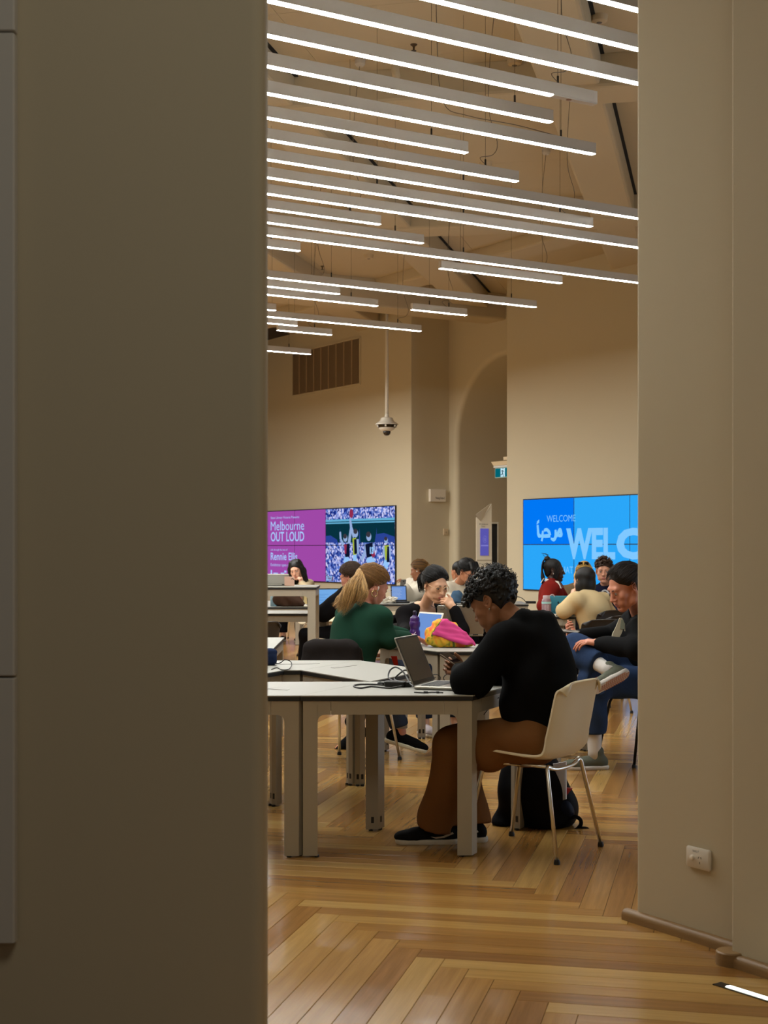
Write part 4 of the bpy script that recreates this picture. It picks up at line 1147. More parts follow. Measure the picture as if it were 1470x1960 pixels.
def head_prims(S, h, jaw=1.0, nose=1.0, fem=False):
    s = h.s; A = h.axes
    def E(x, y, z, rx, ry, rz, k=0.02, sub=False, ax=None): S.ell(h.p(x, y, z), (rx * s, ry * s, rz * s), ax or A, k * s, sub)
    def Cn(a, b, ra, rb, k=0.015, sub=False): S.cone(h.p(*a), h.p(*b), ra * s, rb * s, k * s, sub)
    E(0, -.018, .040, .076, .096, .084, 0.0)
    E(0, .030, -.018, .061, .064, .083, .03)
    for q in (-1, 1):
        Cn((q * .056, -.012, -.040), (q * (.048 * jaw), .015, -.078), .020, .017, .02)
        Cn((q * .048 * jaw, .015, -.078), (q * .016, .070, -.102), .017, .017, .02)
        E(q * .043, .066, -.022, .022, .020, .022, .025)           # cheek bone
        E(q * .030, .073, -.062, .024, .022, .026, .02)
    E(0, .078, -.100, .024, .019, .017, .02)                        # chin
    Cn((-.036, .080, .026), (.036, .080, .026), .014, .014, .018)   # brow
    for q in (-1, 1): E(q * .032, .101, .004, .018, .015, .011, .012, True)
    Cn((0, .090, .016), (0, .110 + .006 * (nose - 1), -.026), .0085, .0115 * nose, .010)
    E(0, .113, -.030, .0115 * nose, .0115, .0095, .006)
    for q in (-1, 1):
        E(q * .0125 * nose, .103, -.033, .0085, .010, .0078, .006)
        E(q * .032, .0835, .004, .0145, .0115, .0105, .004)         # lid over the eyeball
    E(0, .086, -.066, .028, .016, .022, .012)
    E(0, .0965, -.0615, .0195, .008, .0045, .004); E(0, .0955, -.0708, .016, .0085, .0055, .004)
    Cn((-.020, .1005, -.0664), (.020, .1005, -.0664), .0015, .0015, .003, True)
    E(0, .094, -.086, .018, .010, .004, .006, True)
    for q in (-1, 1):                                               # ears
        ax = h.rot(0.25, 0, q * -0.42)
        E(q * .079, -.012, .000, .0085, .0200, .0330, .006, False, ax)
        E(q * .0825, -.009, .002, .006, .0115, .0215, .003, True, ax)
        E(q * .081, -.010, -.002, .004, .006, .010, .003, False, ax)
        E(q * .0765, -.004, -.027, .0075, .009, .010, .006, False, ax)
def lip_region(h):
    def f(c):
        q = h.loc(c)
        lips = (q[:, 1] > .086) & (q[:, 1] < .1045) & ((np.abs(q[:, 0]) / .0215) ** 2 + ((q[:, 2] + .0665) / .0095) ** 2 < 1)
        return np.where(lips, 1, 0)
    return f
def hand_prims(S, w, d, n, side, curl=(0.5, 0.6, 0.65, 0.7), thumb=0.5, sc=1.0, spread=0.06, tcurl=0.35):
    """w wrist, d direction of the fingers, n the way the palm faces, side = direction of the thumb side"""
    d = Vector(d).normalized(); n = Vector(n); n = (n - d * n.dot(d)).normalized(); t = Vector(side); t = (t - d * t.dot(d) - n * t.dot(n)).normalized()
    w = Vector(w); q = sc; k = .004
    S.box(w + d * .048 * q, (.042 * q, .038 * q, .013 * q), [d, t, n], .012 * q, .012)
    S.cone(w - d * .02 * q, w + d * .03 * q, .024 * q, .026 * q, .012)
    S.ell(w + d * .035 * q + t * .026 * q + n * .010 * q, (.026 * q, .014 * q, .014 * q), [d, t, n], .008)
    L = [(.043, .027, .021), (.048, .030, .022), (.045, .028, .022), (.034, .021, .019)]
    for i in range(4):
        o = (.029 - .0195 * i) * q; base = w + d * (.084 - .004 * abs(i - 1.2)) * q + t * o
        a = 0.0; p = base; dd = (d + t * (spread * (1.2 - i))).normalized(); r = (.0088, .0092, .0088, .0076)[i] * q
        ang = [curl[i] * .9, curl[i] * 1.1, curl[i] * .7]
        for j in range(3):
            a += ang[j]; v = (dd * math.cos(a) + n * math.sin(a)).normalized(); e = p + v * L[i][j] * q
            S.cone(p, e, r * (1 - .09 * j), r * (1 - .09 * (j + 1)), k); p = e
    tb = w + d * .022 * q + t * .030 * q + n * .008 * q
    v1 = (d * .62 + t * (.75 * (1 - thumb * .6)) + n * (.5 * thumb)).normalized(); p1 = tb + v1 * .040 * q
    v2 = (v1 + d * .45 - t * tcurl * .6 + n * tcurl * .4).normalized(); p2 = p1 + v2 * .032 * q
    v3 = (v2 + d * .3 - t * tcurl * .5).normalized(); p3 = p2 + v3 * .024 * q
    S.cone(tb, p1, .0135 * q, .0115 * q, .008); S.cone(p1, p2, .0112 * q, .0100 * q, k); S.cone(p2, p3, .0100 * q, .0080 * q, k)

def skin_mat(name, c, lip):
    a = mat('skin_' + name, c, 0.5, bump=0.04, bscale=500, vary=0.06, vscale=30, spec=0.35)
    return [a, mat('lips_' + name, lip, 0.42)]
def cloth(name, c, bump=0.5, bscale=26, rough=0.9, **kw):
    return mat('cloth_' + name, c, rough, bump=bump, bscale=bscale, spec=0.06, **kw)
def hair_mat(name, c, vary=0.35, stretch=(90, 90, 8)):
    if 'hair_' + name in MATS: return MATS['hair_' + name]
    m = mat('hair_' + name, c, 0.5, bump=0.5, bscale=2.0, stretch=stretch, vary=vary, vscale=2.0, spec=0.35)
    nt = m.node_tree; b = nt.nodes['Principled BSDF']; src = b.inputs['Base Color'].links[0].from_socket     # strand by strand tone
    g = nt.nodes.new('ShaderNodeNewGeometry'); hs = nt.nodes.new('ShaderNodeHueSaturation'); mr = nt.nodes.new('ShaderNodeMapRange')
    mr.inputs[3].default_value = 1 - vary; mr.inputs[4].default_value = 1 + vary * .9
    nt.links.new(g.outputs['Random Per Island'], mr.inputs[0]); nt.links.new(mr.outputs[0], hs.inputs['Value']); nt.links.new(src, hs.inputs['Color']); nt.links.new(hs.outputs[0], b.inputs['Base Color'])
    return m

class Person:
    """J: joints in world metres. pel, c7, head, LS/RS (or sh), LE LW RE RW, LH RH, LK LA RK RA, LT RT (toe directions)"""
    def __init__(s, label, J, skin, fwd, head_f, head_up=(0, 0, 1), hs=1.0, sh=0.165, fem=False, res=0.011, hres=0.0045, hands=None, bulk=1.0, jaw=.92, nose=1.0, arms=True):
        s.J = {k: Vector(v) for k, v in J.items()}; J = s.J
        s.f = Vector((fwd[0], fwd[1], 0)).normalized(); s.r = Vector((s.f.y, -s.f.x, 0)); s.bulk = bulk; s.res = res; s.skin = skin
        up = (J['c7'] - J['pel']).normalized(); s.up = up
        s.h = Head(J['head'], head_f, head_up, hs); h = s.h
        tf = (s.f - up * s.f.dot(up)).normalized(); s.tf = tf
        for q, n in ((-1, 'L'), (1, 'R')):
            J.setdefault(n + 'S', J['c7'] + s.r * (q * sh) - up * .065 + tf * .035)
            J.setdefault(n + 'H', J['pel'] + s.r * (q * .088) - Vector((0, 0, .02)))
            if n + 'K' not in J: J[n + 'K'] = J[n + 'H'] + s.f * .43 + s.r * (q * .04) - Vector((0, 0, .03))
            if n + 'A' not in J: J[n + 'A'] = Vector((J[n + 'K'].x, J[n + 'K'].y, .085)) + s.f * .02
            J.setdefault(n + 'T', s.f)
        pts = [J[k] for k in J if k[1:] not in ('T', 'U')]
        lo = Vector([min(p[i] for p in pts) - .2 for i in range(3)]); hi = Vector([max(p[i] for p in pts) + .2 for i in range(3)])
        lo.z = -0.01
        hb = .17 * hs
        fine = [([h.c[i] - hb for i in range(3)], [h.c[i] + hb for i in range(3)], hres)]
        hands = hands or {}
        for n, hd in hands.items():
            w = J[n + 'W'] + Vector(hd['d']).normalized() * .08; fine.append(([w[i] - .12 for i in range(3)], [w[i] + .12 for i in range(3)], hd.get('res', .0055)))
        base = J['pel'].copy(); base.z = 0
        S = SDF(lo, hi, res, fine)
        L = lambda a, b, t: a + (b - a) * t
        mid = L(J['pel'], J['c7'], .45) - tf * .01
        S.ell(J['pel'] + up * .02, (.14, .095, .10), [s.r, tf, up], 0.0)
        S.ell(mid, (.125, .085, .15), [s.r, tf, up], .05); S.ell(L(J['pel'], J['c7'], .72) + tf * .015, (.145, .095, .15), [s.r, tf, up], .05)
        S.cone(L(J['c7'], J['LS'], .3), J['LS'], .05, .045, .04); S.cone(L(J['c7'], J['RS'], .3), J['RS'], .05, .045, .04)
        nb = J['c7'] + tf * .025 - up * .01
        S.cone(nb, h.p(0, -.026, -.050), .055 if not fem else .047, .050 if not fem else .043, .02)
        for n in 'LR':
            if n + 'E' in J:
                S.chain([J[n + 'S'], J[n + 'E'], J[n + 'W']], [.044, .035, .025], .02)
            S.chain([J[n + 'H'], J[n + 'K'], J[n + 'A']], [.078, .053, .038], .03)
            T = (J[n + 'T'] if isinstance(J[n + 'T'], Vector) else Vector(J[n + 'T'])).normalized()
            U_ = Vector(J.get(n + 'U', (0, 0, 1))).normalized(); S.cone(J[n + 'A'] - U_ * .05 - T * .03, J[n + 'A'] + T * .13 - U_ * .055, .030, .026, .02)
        head_prims(S, h, jaw, nose, fem)
        for n, hd in hands.items(): hand_prims(S, J[n + 'W'], hd['d'], hd['n'], hd['t'], hd.get('curl', (.5, .6, .65, .7)), hd.get('thumb', .5), hd.get('sc', 1.0), hd.get('spread', .06), hd.get('tcurl', .35))
        o = S.build('person', skin, None, lip_region(h))
        off = base; me = o.data
        co = np.empty(len(me.vertices) * 3, dtype=np.float32); me.vertices.foreach_get('co', co); co = co.reshape(-1, 3) - np.array(off, dtype=np.float32); me.vertices.foreach_set('co', co.ravel()); me.update()
        o.location = off
        tag(o, label, 'person'); s.o = o; s.lo, s.hi = lo, hi
    def torso(s, name, m, sleeves=(.062, .052, .040), ease=1.0, hem=-.06, folds=.004, hood=False, collar=0.0, freq=30.0, extra=None, sleeve_to=1.0, low=True, seed=0.0, neck=.066, belly=0.0, res=None, region=None, ring=.010):
        J, up, tf, r = s.J, s.up, s.tf, s.r; S = SDF(s.lo, s.hi, res or s.res); e = ease * s.bulk
        L = lambda a, b, t: a + (b - a) * t
        S.ell(J['pel'] + up * .03, (.168 * e, .128 * e + belly * .6, .12), [r, tf, up], 0.0)
        S.ell(L(J['pel'], J['c7'], .42) + tf * belly * .5, (.155 * e, .122 * e + belly, .16), [r, tf, up], .06)
        S.ell(L(J['pel'], J['c7'], .70) + tf * .015, (.172 * e, .126 * e, .165), [r, tf, up], .06)
        for n in 'LR':
            S.cone(J['c7'] - up * .035 + tf * .01, J[n + 'S'], .062 * e, sleeves[0] * e, .05)
            if n + 'E' in J:
                w = L(J[n + 'E'], J[n + 'W'], sleeve_to)
                S.cone(J[n + 'S'], J[n + 'E'], sleeves[0] * e, sleeves[1] * e, .03); S.cone(J[n + 'E'], w, sleeves[1] * e, sleeves[2] * e, .025)
        nb = J['c7'] + tf * .03
        if collar: S.cone(nb - up * .02, L(nb, s.h.p(0, -.018, -.055), collar), neck + .006, neck, .02)
        if hood:
            c = J['c7'] - tf * .040 + up * .004
            S.ell(c, (.118, .062, .056), [r, (tf - up * .35).normalized(), (up + tf * .35).normalized()], .02)
            for q in (-1, 1): S.cone(J['c7'] + r * (q * .10) - tf * .03 + up * .035, J['c7'] + r * (q * .055) + tf * .10 - up * .02, .036, .028, .02)
            S.chain([J['c7'] + r * .085 - tf * .02 + up * .03, J['c7'] + r * .05 - tf * .075 + up * .022, J['c7'] - tf * .090 + up * .012, J['c7'] - r * .05 - tf * .075 + up * .022, J['c7'] - r * .085 - tf * .02 + up * .03], [.028, .030, .032, .030, .028], .02)
        if extra: extra(S)
        # neck opening
        if folds: S.folds(folds, freq, seed=seed)
        nd = (s.h.p(0, -.02, -.05) - nb).normalized()
        S.cone(nb + nd * .02, s.h.p(0, -.005, .02), neck - .006, neck + .004, .008, True)
        if ring:
            e1 = nd.orthogonal().normalized(); e2 = nd.cross(e1); rc = nb + nd * .022; rp = [rc + (e1 * math.cos(i * math.pi / 9) + e2 * math.sin(i * math.pi / 9)) * neck for i in range(19)]
            for i in range(18): S.cone(rp[i], rp[i + 1], ring, ring, .008)
        S.half(J['pel'] + up * hem, -up)
        return S.build(name, m, s.o, region)
    def trousers(s, name, m, rad=(.098, .078, .066), folds=.004, to=0.92, freq=26.0, seed=1.0, flare=0.0, res=None, cut='LR', extra=None):
        J = s.J; S = SDF(s.lo, s.hi, res or s.res); L = lambda a, b, t: a + (b - a) * t
        S.ell(J['pel'] + s.up * .01, (.160, .125, .115), [s.r, s.tf, s.up], 0.0)
        for n in 'LR':
            S.cone(J['pel'] * .12 + J[n + 'H'] * .88, J[n + 'K'], rad[0], rad[1], .04); S.cone(J['pel'], J[n + 'H'], .11, rad[0], .04)
            dd = (J[n + 'A'] - J[n + 'K']).normalized(); S.cone(J[n + 'K'], L(J[n + 'K'], J[n + 'A'], to) + dd * .05, rad[1], rad[2] + flare, .03)
        if extra: extra(S)
        if folds: S.folds(folds, freq, seed=seed)
        for n in cut:
            d = (J[n + 'A'] - J[n + 'K']).normalized(); e = L(J[n + 'K'], J[n + 'A'], to); R_ = rad[2] + flare
            e1 = d.orthogonal().normalized(); S.box(e + d * .11, (.11, R_ + .05, R_ + .05), [d, e1, d.cross(e1)], .002, .003, True)
        return S.build(name, m, s.o)
    def shoe(s, n, m_up, m_sole, name='shoe', size=1.0, lace=None, high=False, tilt=0.0, m_lace=None):
        """sneaker on foot n: upper with tongue, sole and laces; J[nA] is the ankle, J[nT] the toe direction"""
        A_ = s.J[n + 'A']; T = Vector(s.J[n + 'T']).normalized()
        sd = T.cross(Vector(s.J.get(n + 'U', (0, 0, 1)))).normalized(); U = sd.cross(T).normalized()
        c = A_ - U * .085 * size; q = size
        lo = [min((c + T * a + U * b + sd * w)[i] for a in (-.12, .24) for b in (-.02, .2) for w in (-.08, .08)) for i in range(3)]
        hi = [max((c + T * a + U * b + sd * w)[i] for a in (-.12, .24) for b in (-.02, .2) for w in (-.08, .08)) for i in range(3)]
        S = SDF(lo, hi, .006); ax = [T, sd, U]
        S.ell(c + T * -.035 * q + U * .045 * q, (.050 * q, .036 * q, .046 * q), ax, 0.0)
        S.cone(c + T * -.02 * q + U * .055 * q, c + T * .10 * q + U * .040 * q, .038 * q, .036 * q, .02)
        S.ell(c + T * .130 * q + U * .035 * q, (.068 * q, .044 * q, .030 * q), ax, .02)
        S.cone(c + T * -.02 * q + U * .07 * q, c + T * -.018 * q + U * ((.105 if not high else .150) * q), .036 * q, .040 * q, .015)
        S.half(c + U * .018 * q, -U)
        up = S.build(name, m_up, s.o)
        S = SDF(lo, hi, .006)
        S.cone(c + T * -.05 * q + U * .02 * q, c + T * .05 * q + U * .018 * q, .040 * q, .038 * q, .01)
        S.cone(c + T * .05 * q + U * .018 * q, c + T * .150 * q + U * .022 * q, .040 * q, .043 * q, .02)
        S.half(c + U * .026 * q, U); S.half(c + U * .0, -U)
        S.build('sole', m_sole, up)
        lc = MB()
        for i in range(5):
            a = .035 + .019 * i; z = .083 - .007 * i
            lc.tube([c + T * a * q + U * (z - .012) * q + sd * .024 * q, c + T * (a + .004) * q + U * z * q, c + T * a * q + U * (z - .012) * q - sd * .024 * q], .0028 * q, 5)
        lc.build('lace', m_lace or m_sole, up, smooth=True)
        return up
    def eyes(s, iris=(46, 30, 20), down=0.0, brow=None, brow_w=.0036):
        h = s.h
        for q in (-1, 1):
            c = h.p(q * .032, .0850, .003)
            e = MB().ball(c, (.0118 * h.s, .0118 * h.s, .0095 * h.s), h.r, h.f, h.u, 14, 10).build('eye', mat('eye_white', (206, 196, 186), .25), s.o, smooth=True)
            g = (h.f - h.u * down).normalized(); gu = (h.u - g * h.u.dot(g)).normalized()
            MB().lathe(c + g * .0088 * h.s, [(.0056 * h.s, 0), (.0050 * h.s, .0022 * h.s), (.002 * h.s, .0032 * h.s)], 14, h.r, gu, g).build('iris', mat('iris_%d_%d' % (iris[0], iris[1]), iris, .2), e, smooth=True)
            # upper lid with lash line
            S = []
            for i in range(7):
                a = -1 + 2 * i / 6; S.append(h.p(q * .032 + a * .0155, .0945 - .006 * a * a, .0105 - .006 * a * a - down * .006))
            MB().tube(S, [.0008 * h.s, .0018 * h.s, .0022 * h.s, .0022 * h.s, .0022 * h.s, .0018 * h.s, .0008 * h.s], 6).build('eyelash', mat('lash_dark', (24, 18, 14), .6), e, smooth=True)
        if brow is not None:
            for q in (-1, 1):
                pts = [h.p(q * (.014 + .0085 * i), .0985 - .0016 * i - .0008 * i * i, .0245 + .0022 * i - .0007 * i * i) for i in range(5)]
                MB().tube(pts, [brow_w * h.s * x for x in (.5, .8, .75, .55, .25)], 6).build('eyebrow', brow, s.o, smooth=True)
    def glasses(s, m, r=.025, wire=.0020, lens=True):
        h = s.h; R = []; g = MB()
        for q in (-1, 1):
            cx = q * .033
            ring = [h.p(cx + r * math.cos(2 * math.pi * i / 28), .108 - 3.5 * (cx + r * math.cos(2 * math.pi * i / 28)) ** 2, .000 + r * .88 * math.sin(2 * math.pi * i / 28)) for i in range(29)]
            g.tube(ring, wire * h.s, 6, cap=False)
            g.tube([h.p(q * (.033 + r), .108 - 3.5 * (.033 + r) ** 2, .004), h.p(q * .074, .07, .008), h.p(q * .081, -.005, .012), h.p(q * .080, -.022, -.006)], wire * h.s, 6)
        g.tube([h.p(-.009, .110, .004), h.p(0, .113, .007), h.p(.009, .110, .004)], wire * h.s, 6)
        o = g.build('spectacles', m, s.o, smooth=True)
        if lens:
            for q in (-1, 1):
                cx = q * .033; ring = [h.p(cx + r * math.cos(2 * math.pi * i / 20), .108 - 3.5 * (cx + r * math.cos(2 * math.pi * i / 20)) ** 2, r * .88 * math.sin(2 * math.pi * i / 20)) for i in range(20)]
                MB().add(ring, [tuple(range(20))]).build('lens', glass_mat(), o)
        return o
    def hair_sdf(s, res=.005, pad=.16, low=.16):
        h = s.h; e = [abs(h.r[i]) * pad + abs(h.f[i]) * pad + abs(h.u[i]) * pad for i in range(3)]
        lo = [h.c[i] - min(e[i], .30) for i in range(3)]; hi = [h.c[i] + min(e[i], .22) for i in range(3)]
        lo[2] = h.c[2] - low
        return SDF(lo, hi, res)
    def cap(s, S, thick=.012, front=.048, side=-.03, back=-.075, k=.012):
        """close hair cap: skull plus thick, the face cut free"""
        h = s.h; q = h.s
        t = thick
        S.ell(h.p(0, -.018 - t * .9, .040 + t * .55), ((.0765 + t * .75) * q, (.0965 + t) * q, (.0845 + t * .55) * q), h.axes, 0.0)
        S.ell(h.p(0, -.058, -.014), ((.064 + thick * .4) * q, (.047 + thick * .6) * q, (.064 + thick * .6) * q), h.axes, .02 * q)
        # free the face, ears and nape
        S.ell(h.p(0, .108, -.045), (.077 * q, .076 * q, (.048 + front) * q), h.axes, .016 * q, True)
        S.ell(h.p(0, .09, -.085), (.090 * q, .080 * q, .085 * q), h.axes, k * q, True)
        for e in (-1, 1):
            S.ell(h.p(e * .102, -.004, -.014), (.036 * q, .026 * q, .042 * q), h.axes, .014 * q, True)
            S.ell(h.p(e * .095, .0, -.085), (.055 * q, .050 * q, .055 * q), h.axes, .008 * q, True)
        S.half(h.p(0, -.06, back - .015), (-(h.u * 1.0 + h.f * .55)).normalized())
        return S
def glass_mat():
    if 'clear_lens' in MATS: return MATS['clear_lens']
    m = bpy.data.materials.new('clear_lens'); m.use_nodes = True; nt = m.node_tree; nt.nodes.remove(nt.nodes['Principled BSDF'])
    t = nt.nodes.new('ShaderNodeBsdfTransparent'); g = nt.nodes.new('ShaderNodeBsdfGlossy'); g.inputs['Roughness'].default_value = .03
    x = nt.nodes.new('ShaderNodeMixShader'); x.inputs[0].default_value = .04
    nt.links.new(t.outputs[0], x.inputs[1]); nt.links.new(g.outputs[0], x.inputs[2]); nt.links.new(x.outputs[0], nt.nodes['Material Output'].inputs[0])
    MATS['clear_lens'] = m; return m
def strands(name, roots, m, parent, r=.0016, seg=4):
    mb = MB()
    for pts, w in roots:
        n = len(pts); mb.tube(pts, [r * w * (1 - .75 * (i / (n - 1)) ** 2) for i in range(n)], seg)
    return mb.build(name, m, parent, smooth=True)

def curly(p, m, seed=1, n=230, vol=.016, top=.018, res=.0045, front=.03, fall=.0, fringe=0.0, back=-.03):
    """cap of short curls"""
    h = p.h; S = p.hair_sdf(res); p.cap(S, .009, front, back=back); r = random.Random(seed); q = h.s
    for i in range(n):
        a = r.uniform(0, 2 * math.pi); b = math.asin(r.uniform(-.75, 1.0))
        x, y, z = math.cos(b) * math.sin(a), math.cos(b) * math.cos(a), math.sin(b)
        up = max(0, z); R_ = 1 + (.10 + r.uniform(-.03, .06)) + top * 6 * up
        X, Y, Z = x * .080 * R_, -.018 + y * .098 * R_, .042 + z * .084 * R_
        if Y > .055 and Z < .062 - fall: continue
        if abs(X) > .045 and Y > -.052 and Z < .044: continue
        if Z < -.035 or (Z < .02 and Y > -.05): continue
        if fringe and y > .2 and z > .2: Y += fringe * y; Z -= fringe * .35 * y
        v = vol * r.uniform(.6, 1.25)
        ax = h.rot(r.uniform(-1, 1), r.uniform(-1, 1), r.uniform(-2, 2))
        S.ell(h.p(X, Y, Z), (v * q, v * .75 * q, v * .62 * q), ax, .004 * q)
    o = S.build('hair', m, p.o, relax=0)
    mb = MB()
    for i in range(int(n * .4)):
        a = r.uniform(0, 2 * math.pi); b = math.asin(r.uniform(0.0, 1.0)); x, y, z = math.cos(b) * math.sin(a), math.cos(b) * math.cos(a), math.sin(b)
        R_ = 1.15 + top * 6 * z; X, Y, Z = x * .080 * R_, -.018 + y * .098 * R_, .042 + z * .084 * R_
        if Y > .05 and Z < .06: continue
        c = h.p(X, Y, Z); d = (c - h.p(0, -.018, .03)).normalized(); e = d.orthogonal().normalized(); g = d.cross(e); k = r.uniform(.006, .010) * q; ph = r.uniform(0, 6)
        mb.tube([c + d * (.004 * j) * q * r.uniform(.6, 1.0) + (e * math.cos(ph + j * .9) + g * math.sin(ph + j * .9)) * k for j in range(7)], .0013 * q, 4)
    mb.build('hair_curls', m, o, smooth=True)
    return o
def comb(p, m, o, anchor, n=160, seed=3, spread=1.0, r=.0016, lift=.004, hl=.086):
    """loose strands combed over the skull from the hairline to an anchor point (head coordinates)"""
    h = p.h; R_ = random.Random(seed); A_ = Vector(anchor); roots = []
    for i in range(n):
        a = R_.uniform(-1.6, 1.6) * spread; z0 = hl - (hl + .005) * (abs(a) / 1.6) ** 1.6 + R_.uniform(0, .03); w0 = math.sqrt(max(.05, 1 - ((z0 - .04) / .092) ** 2))
        st = Vector((math.sin(a) * .079 * w0, -.018 + math.cos(a) * .097 * w0, z0))
        pts = []
        for j in range(9):
            t = j / 8; q = st.lerp(A_, t); v = Vector((q.x / .082, (q.y + .018) / .102, (q.z - .040) / .090))
            L = max(v.length, 1e-4); w = 1 + (lift + R_.uniform(0, .01)) / .09
            if t < .93: v = v / L * max(w + .09, 0)
            pts.append(h.p(v.x * .082, -.018 + v.y * .102, .040 + v.z * .090))
        roots.append((pts, R_.uniform(.7, 1.3)))
    return strands('hair_strands', roots, m, o, r * h.s)
def tail(p, m, o, pts, width, n=120, seed=5, r=.002, wave=.008, name='hair_strands'):
    """a bundle of strands along a path of world points"""
    R_ = random.Random(seed); P2 = smooth_path(pts, 5); N_ = len(P2); roots = []
    for i in range(n):
        fr = (P2[1] - P2[0]).orthogonal().normalized(); a, rad = R_.uniform(0, 6.28), math.sqrt(R_.uniform(0, 1)); ph = R_.uniform(0, 6.28); L = int(N_ * R_.uniform(.62, 1.0)); out = []
        for j in range(max(4, L)):
            t = j / (N_ - 1); w = width[0] + (width[1] - width[0]) * min(1, t * 2) if t < .5 else width[1] + (width[2] - width[1]) * (t - .5) * 2
            tg = (P2[min(j + 1, N_ - 1)] - P2[max(j - 1, 0)]).normalized(); fr = (fr - tg * fr.dot(tg)).normalized(); e = fr; g = tg.cross(e)
            out.append(P2[j] + (e * math.cos(a) + g * math.sin(a)) * (w * rad) + e * (wave * t * math.sin(ph + t * 9)) + g * (wave * t * math.cos(ph * 1.3 + t * 8)))
        roots.append((out, R_.uniform(.7, 1.4)))
    return strands(name, roots, m, o, r)
def straight(p, m, thick=.012, front=.040, res=.005, folds=.0012):
    S = p.hair_sdf(res); p.cap(S, thick, front)
    return S
# ================================================================== people
M_SOLE = mat('sole_white_rubber', (214, 208, 196), .6)
BROWN_H, BLACK_H = hair_mat('dark_brown', (38, 26, 18)), hair_mat('black', (16, 13, 12))
def PF(px, py, Y): return P(px, py, Y)

# ---- the person in the black hoodie at the front table
def person_hoodie():
    f = FW1; r = Vector((f.y, -f.x, 0)); pel = CH1 - f * .03 + Vector((0, 0, .555))
    J = dict(pel=pel, c7=PF(1012, 1196, 6.86), head=PF(945, 1152, 6.95),
             LE=PF(900, 1304, 6.72), LW=PF(884, 1290, 6.98), RE=Vector((.62, 7.16, .80)), RW=PF(884, 1292, 7.10),
             LK=PF(868, 1428, 6.88), LA=Vector((.262, 6.955, .088)), RK=PF(880, 1424, 7.10), RA=Vector((.405, 7.02, .088)),
             LT=Vector((-1, -.06, 0)), RT=Vector((-.93, .36, 0)))
    p = Person('person in black hoodie and brown trousers seated on the ivory chair, reading a phone', J, skin_mat('umber', (152, 102, 70), (126, 72, 58)), f, (-.74, .46, -.50), hs=1.06, res=.010, hres=.0035,
               hands=dict(L=dict(d=(.05, .85, .15), n=(-.2, .2, -1), t=(-1, -.2, 0), curl=(.7, .8, .8, .8)), R=dict(d=(-.62, -.05, .45), n=(-.3, -.8, .3), t=(.1, .3, 1), curl=(.75, .8, .9, .9), thumb=.4, sc=.9)))
    J = p.J
    m = cloth('black_hoodie', (13, 13, 14), bump=.35, bscale=22)
    def ex(S):
        S.ell(J['pel'] - f * .035 + Vector((0, 0, .22)), (.195, .135, .22), [r, f, Vector((0, 0, 1))], .06)
        S.ell(J['pel'] + f * .06 + Vector((0, 0, .12)), (.17, .11, .12), [r, f, Vector((0, 0, 1))], .05)
        S.ell(J['c7'] - p.tf * .05 - p.up * .10, (.17, .10, .13), [p.r, p.tf, p.up], .05)
        S.ell(J['LE'] + Vector((.02, .02, .010)), (.070, .08, .060), None, .03)
    t = p.torso('hoodie', m, sleeves=(.088, .078, .052), ease=1.06, hem=-.055, folds=.005, hood=True, collar=.25, freq=24, extra=ex, sleeve_to=.92, seed=.4, neck=.070)
    p.trousers('trousers', cloth('brown_corduroy', (114, 76, 43), bump=.45, bscale=18, vary=.12, vscale=9), rad=(.108, .090, .086), flare=.018, to=1.04, folds=.007, freq=17, seed=.7, extra=lambda S: S.chain([J['LH'] + Vector((0, -.03, -.03)), (J['LH'] + J['LK']) / 2 + Vector((-.02, -.03, -.022)), J['LK'] + Vector((.02, -.01, -.02))], [.10, .098, .085], .05))
    ms, mb_ = cloth('black_suede', (20, 19, 20), bump=.3, bscale=60, rough=.7), mat('white_sneaker_sole', (190, 182, 168), .6)
    for n in 'LR':
        u = p.shoe(n, ms, mb_, name='sneaker', size=1.09, m_lace=mat('black_lace', (26, 25, 24), .8))
        A_ = J[n + 'A']; T = J[n + 'T'].normalized(); sd = T.cross(Vector((0, 0, 1))) * (1 if n == 'R' else 1)
        side = Vector((0, -1, 0))
        # side flash of the shoe
        c = A_ - Vector((0, 0, .085 * 1.08)); pts = [(-.075, .052), (-.03, .034), (.01, .030), (.035, .040), (.012, .037), (-.025, .042), (-.07, .060)]
        s_ = side - T * side.dot(T); s_.normalize()
        MB().extrude([c + T * (a * 1.0) * 1.0 + Vector((0, 0, z)) + s_ * (.046 - .10 * max(0, -a - .03) ** 1.2) for a, z in [(a + .01, z + .004) for a, z in pts]], s_ * .003).build('side_flash', mb_, u)
    p.eyes(down=.3, brow=BLACK_H)
    curly(p, BLACK_H, seed=11, n=900, vol=.0105, top=.024, res=.0034, front=.030, fall=.02, fringe=.045, back=-.030)
    h = p.h
    MB().ball(h.p(-.083, -.004, -.036), .0042, seg=10, rings=8).build('ear_stud', mat('silver_stud', (220, 216, 206), .2, 1.0), p.o, smooth=True)
    # the phone in the hands
    ph = PF(871, 1266, 7.05); ex_ = (PF(886, 1277, 7.02) - PF(855, 1255, 7.08)).normalized(); ey_ = Vector((.35, .75, .15)); ey_ = (ey_ - ex_ * ey_.dot(ex_)).normalized(); ez_ = ex_.cross(ey_)
    t = thing('smartphone', 'dark smartphone held by the person in the black hoodie', 'phone', ph)
    MB().chamfer_box(ph, (.148, .072, .009), .004, ex_, ey_, ez_).build('phone_case', mat('phone_case_bronze', (92, 70, 50), .4, .3), t)
    MB().box(ph + ez_ * .0048, (.140, .066, .0006), ex_, ey_, ez_).build('phone_screen', mat('phone_glass', (10, 10, 14), .08), t)
    return p
person_hoodie()

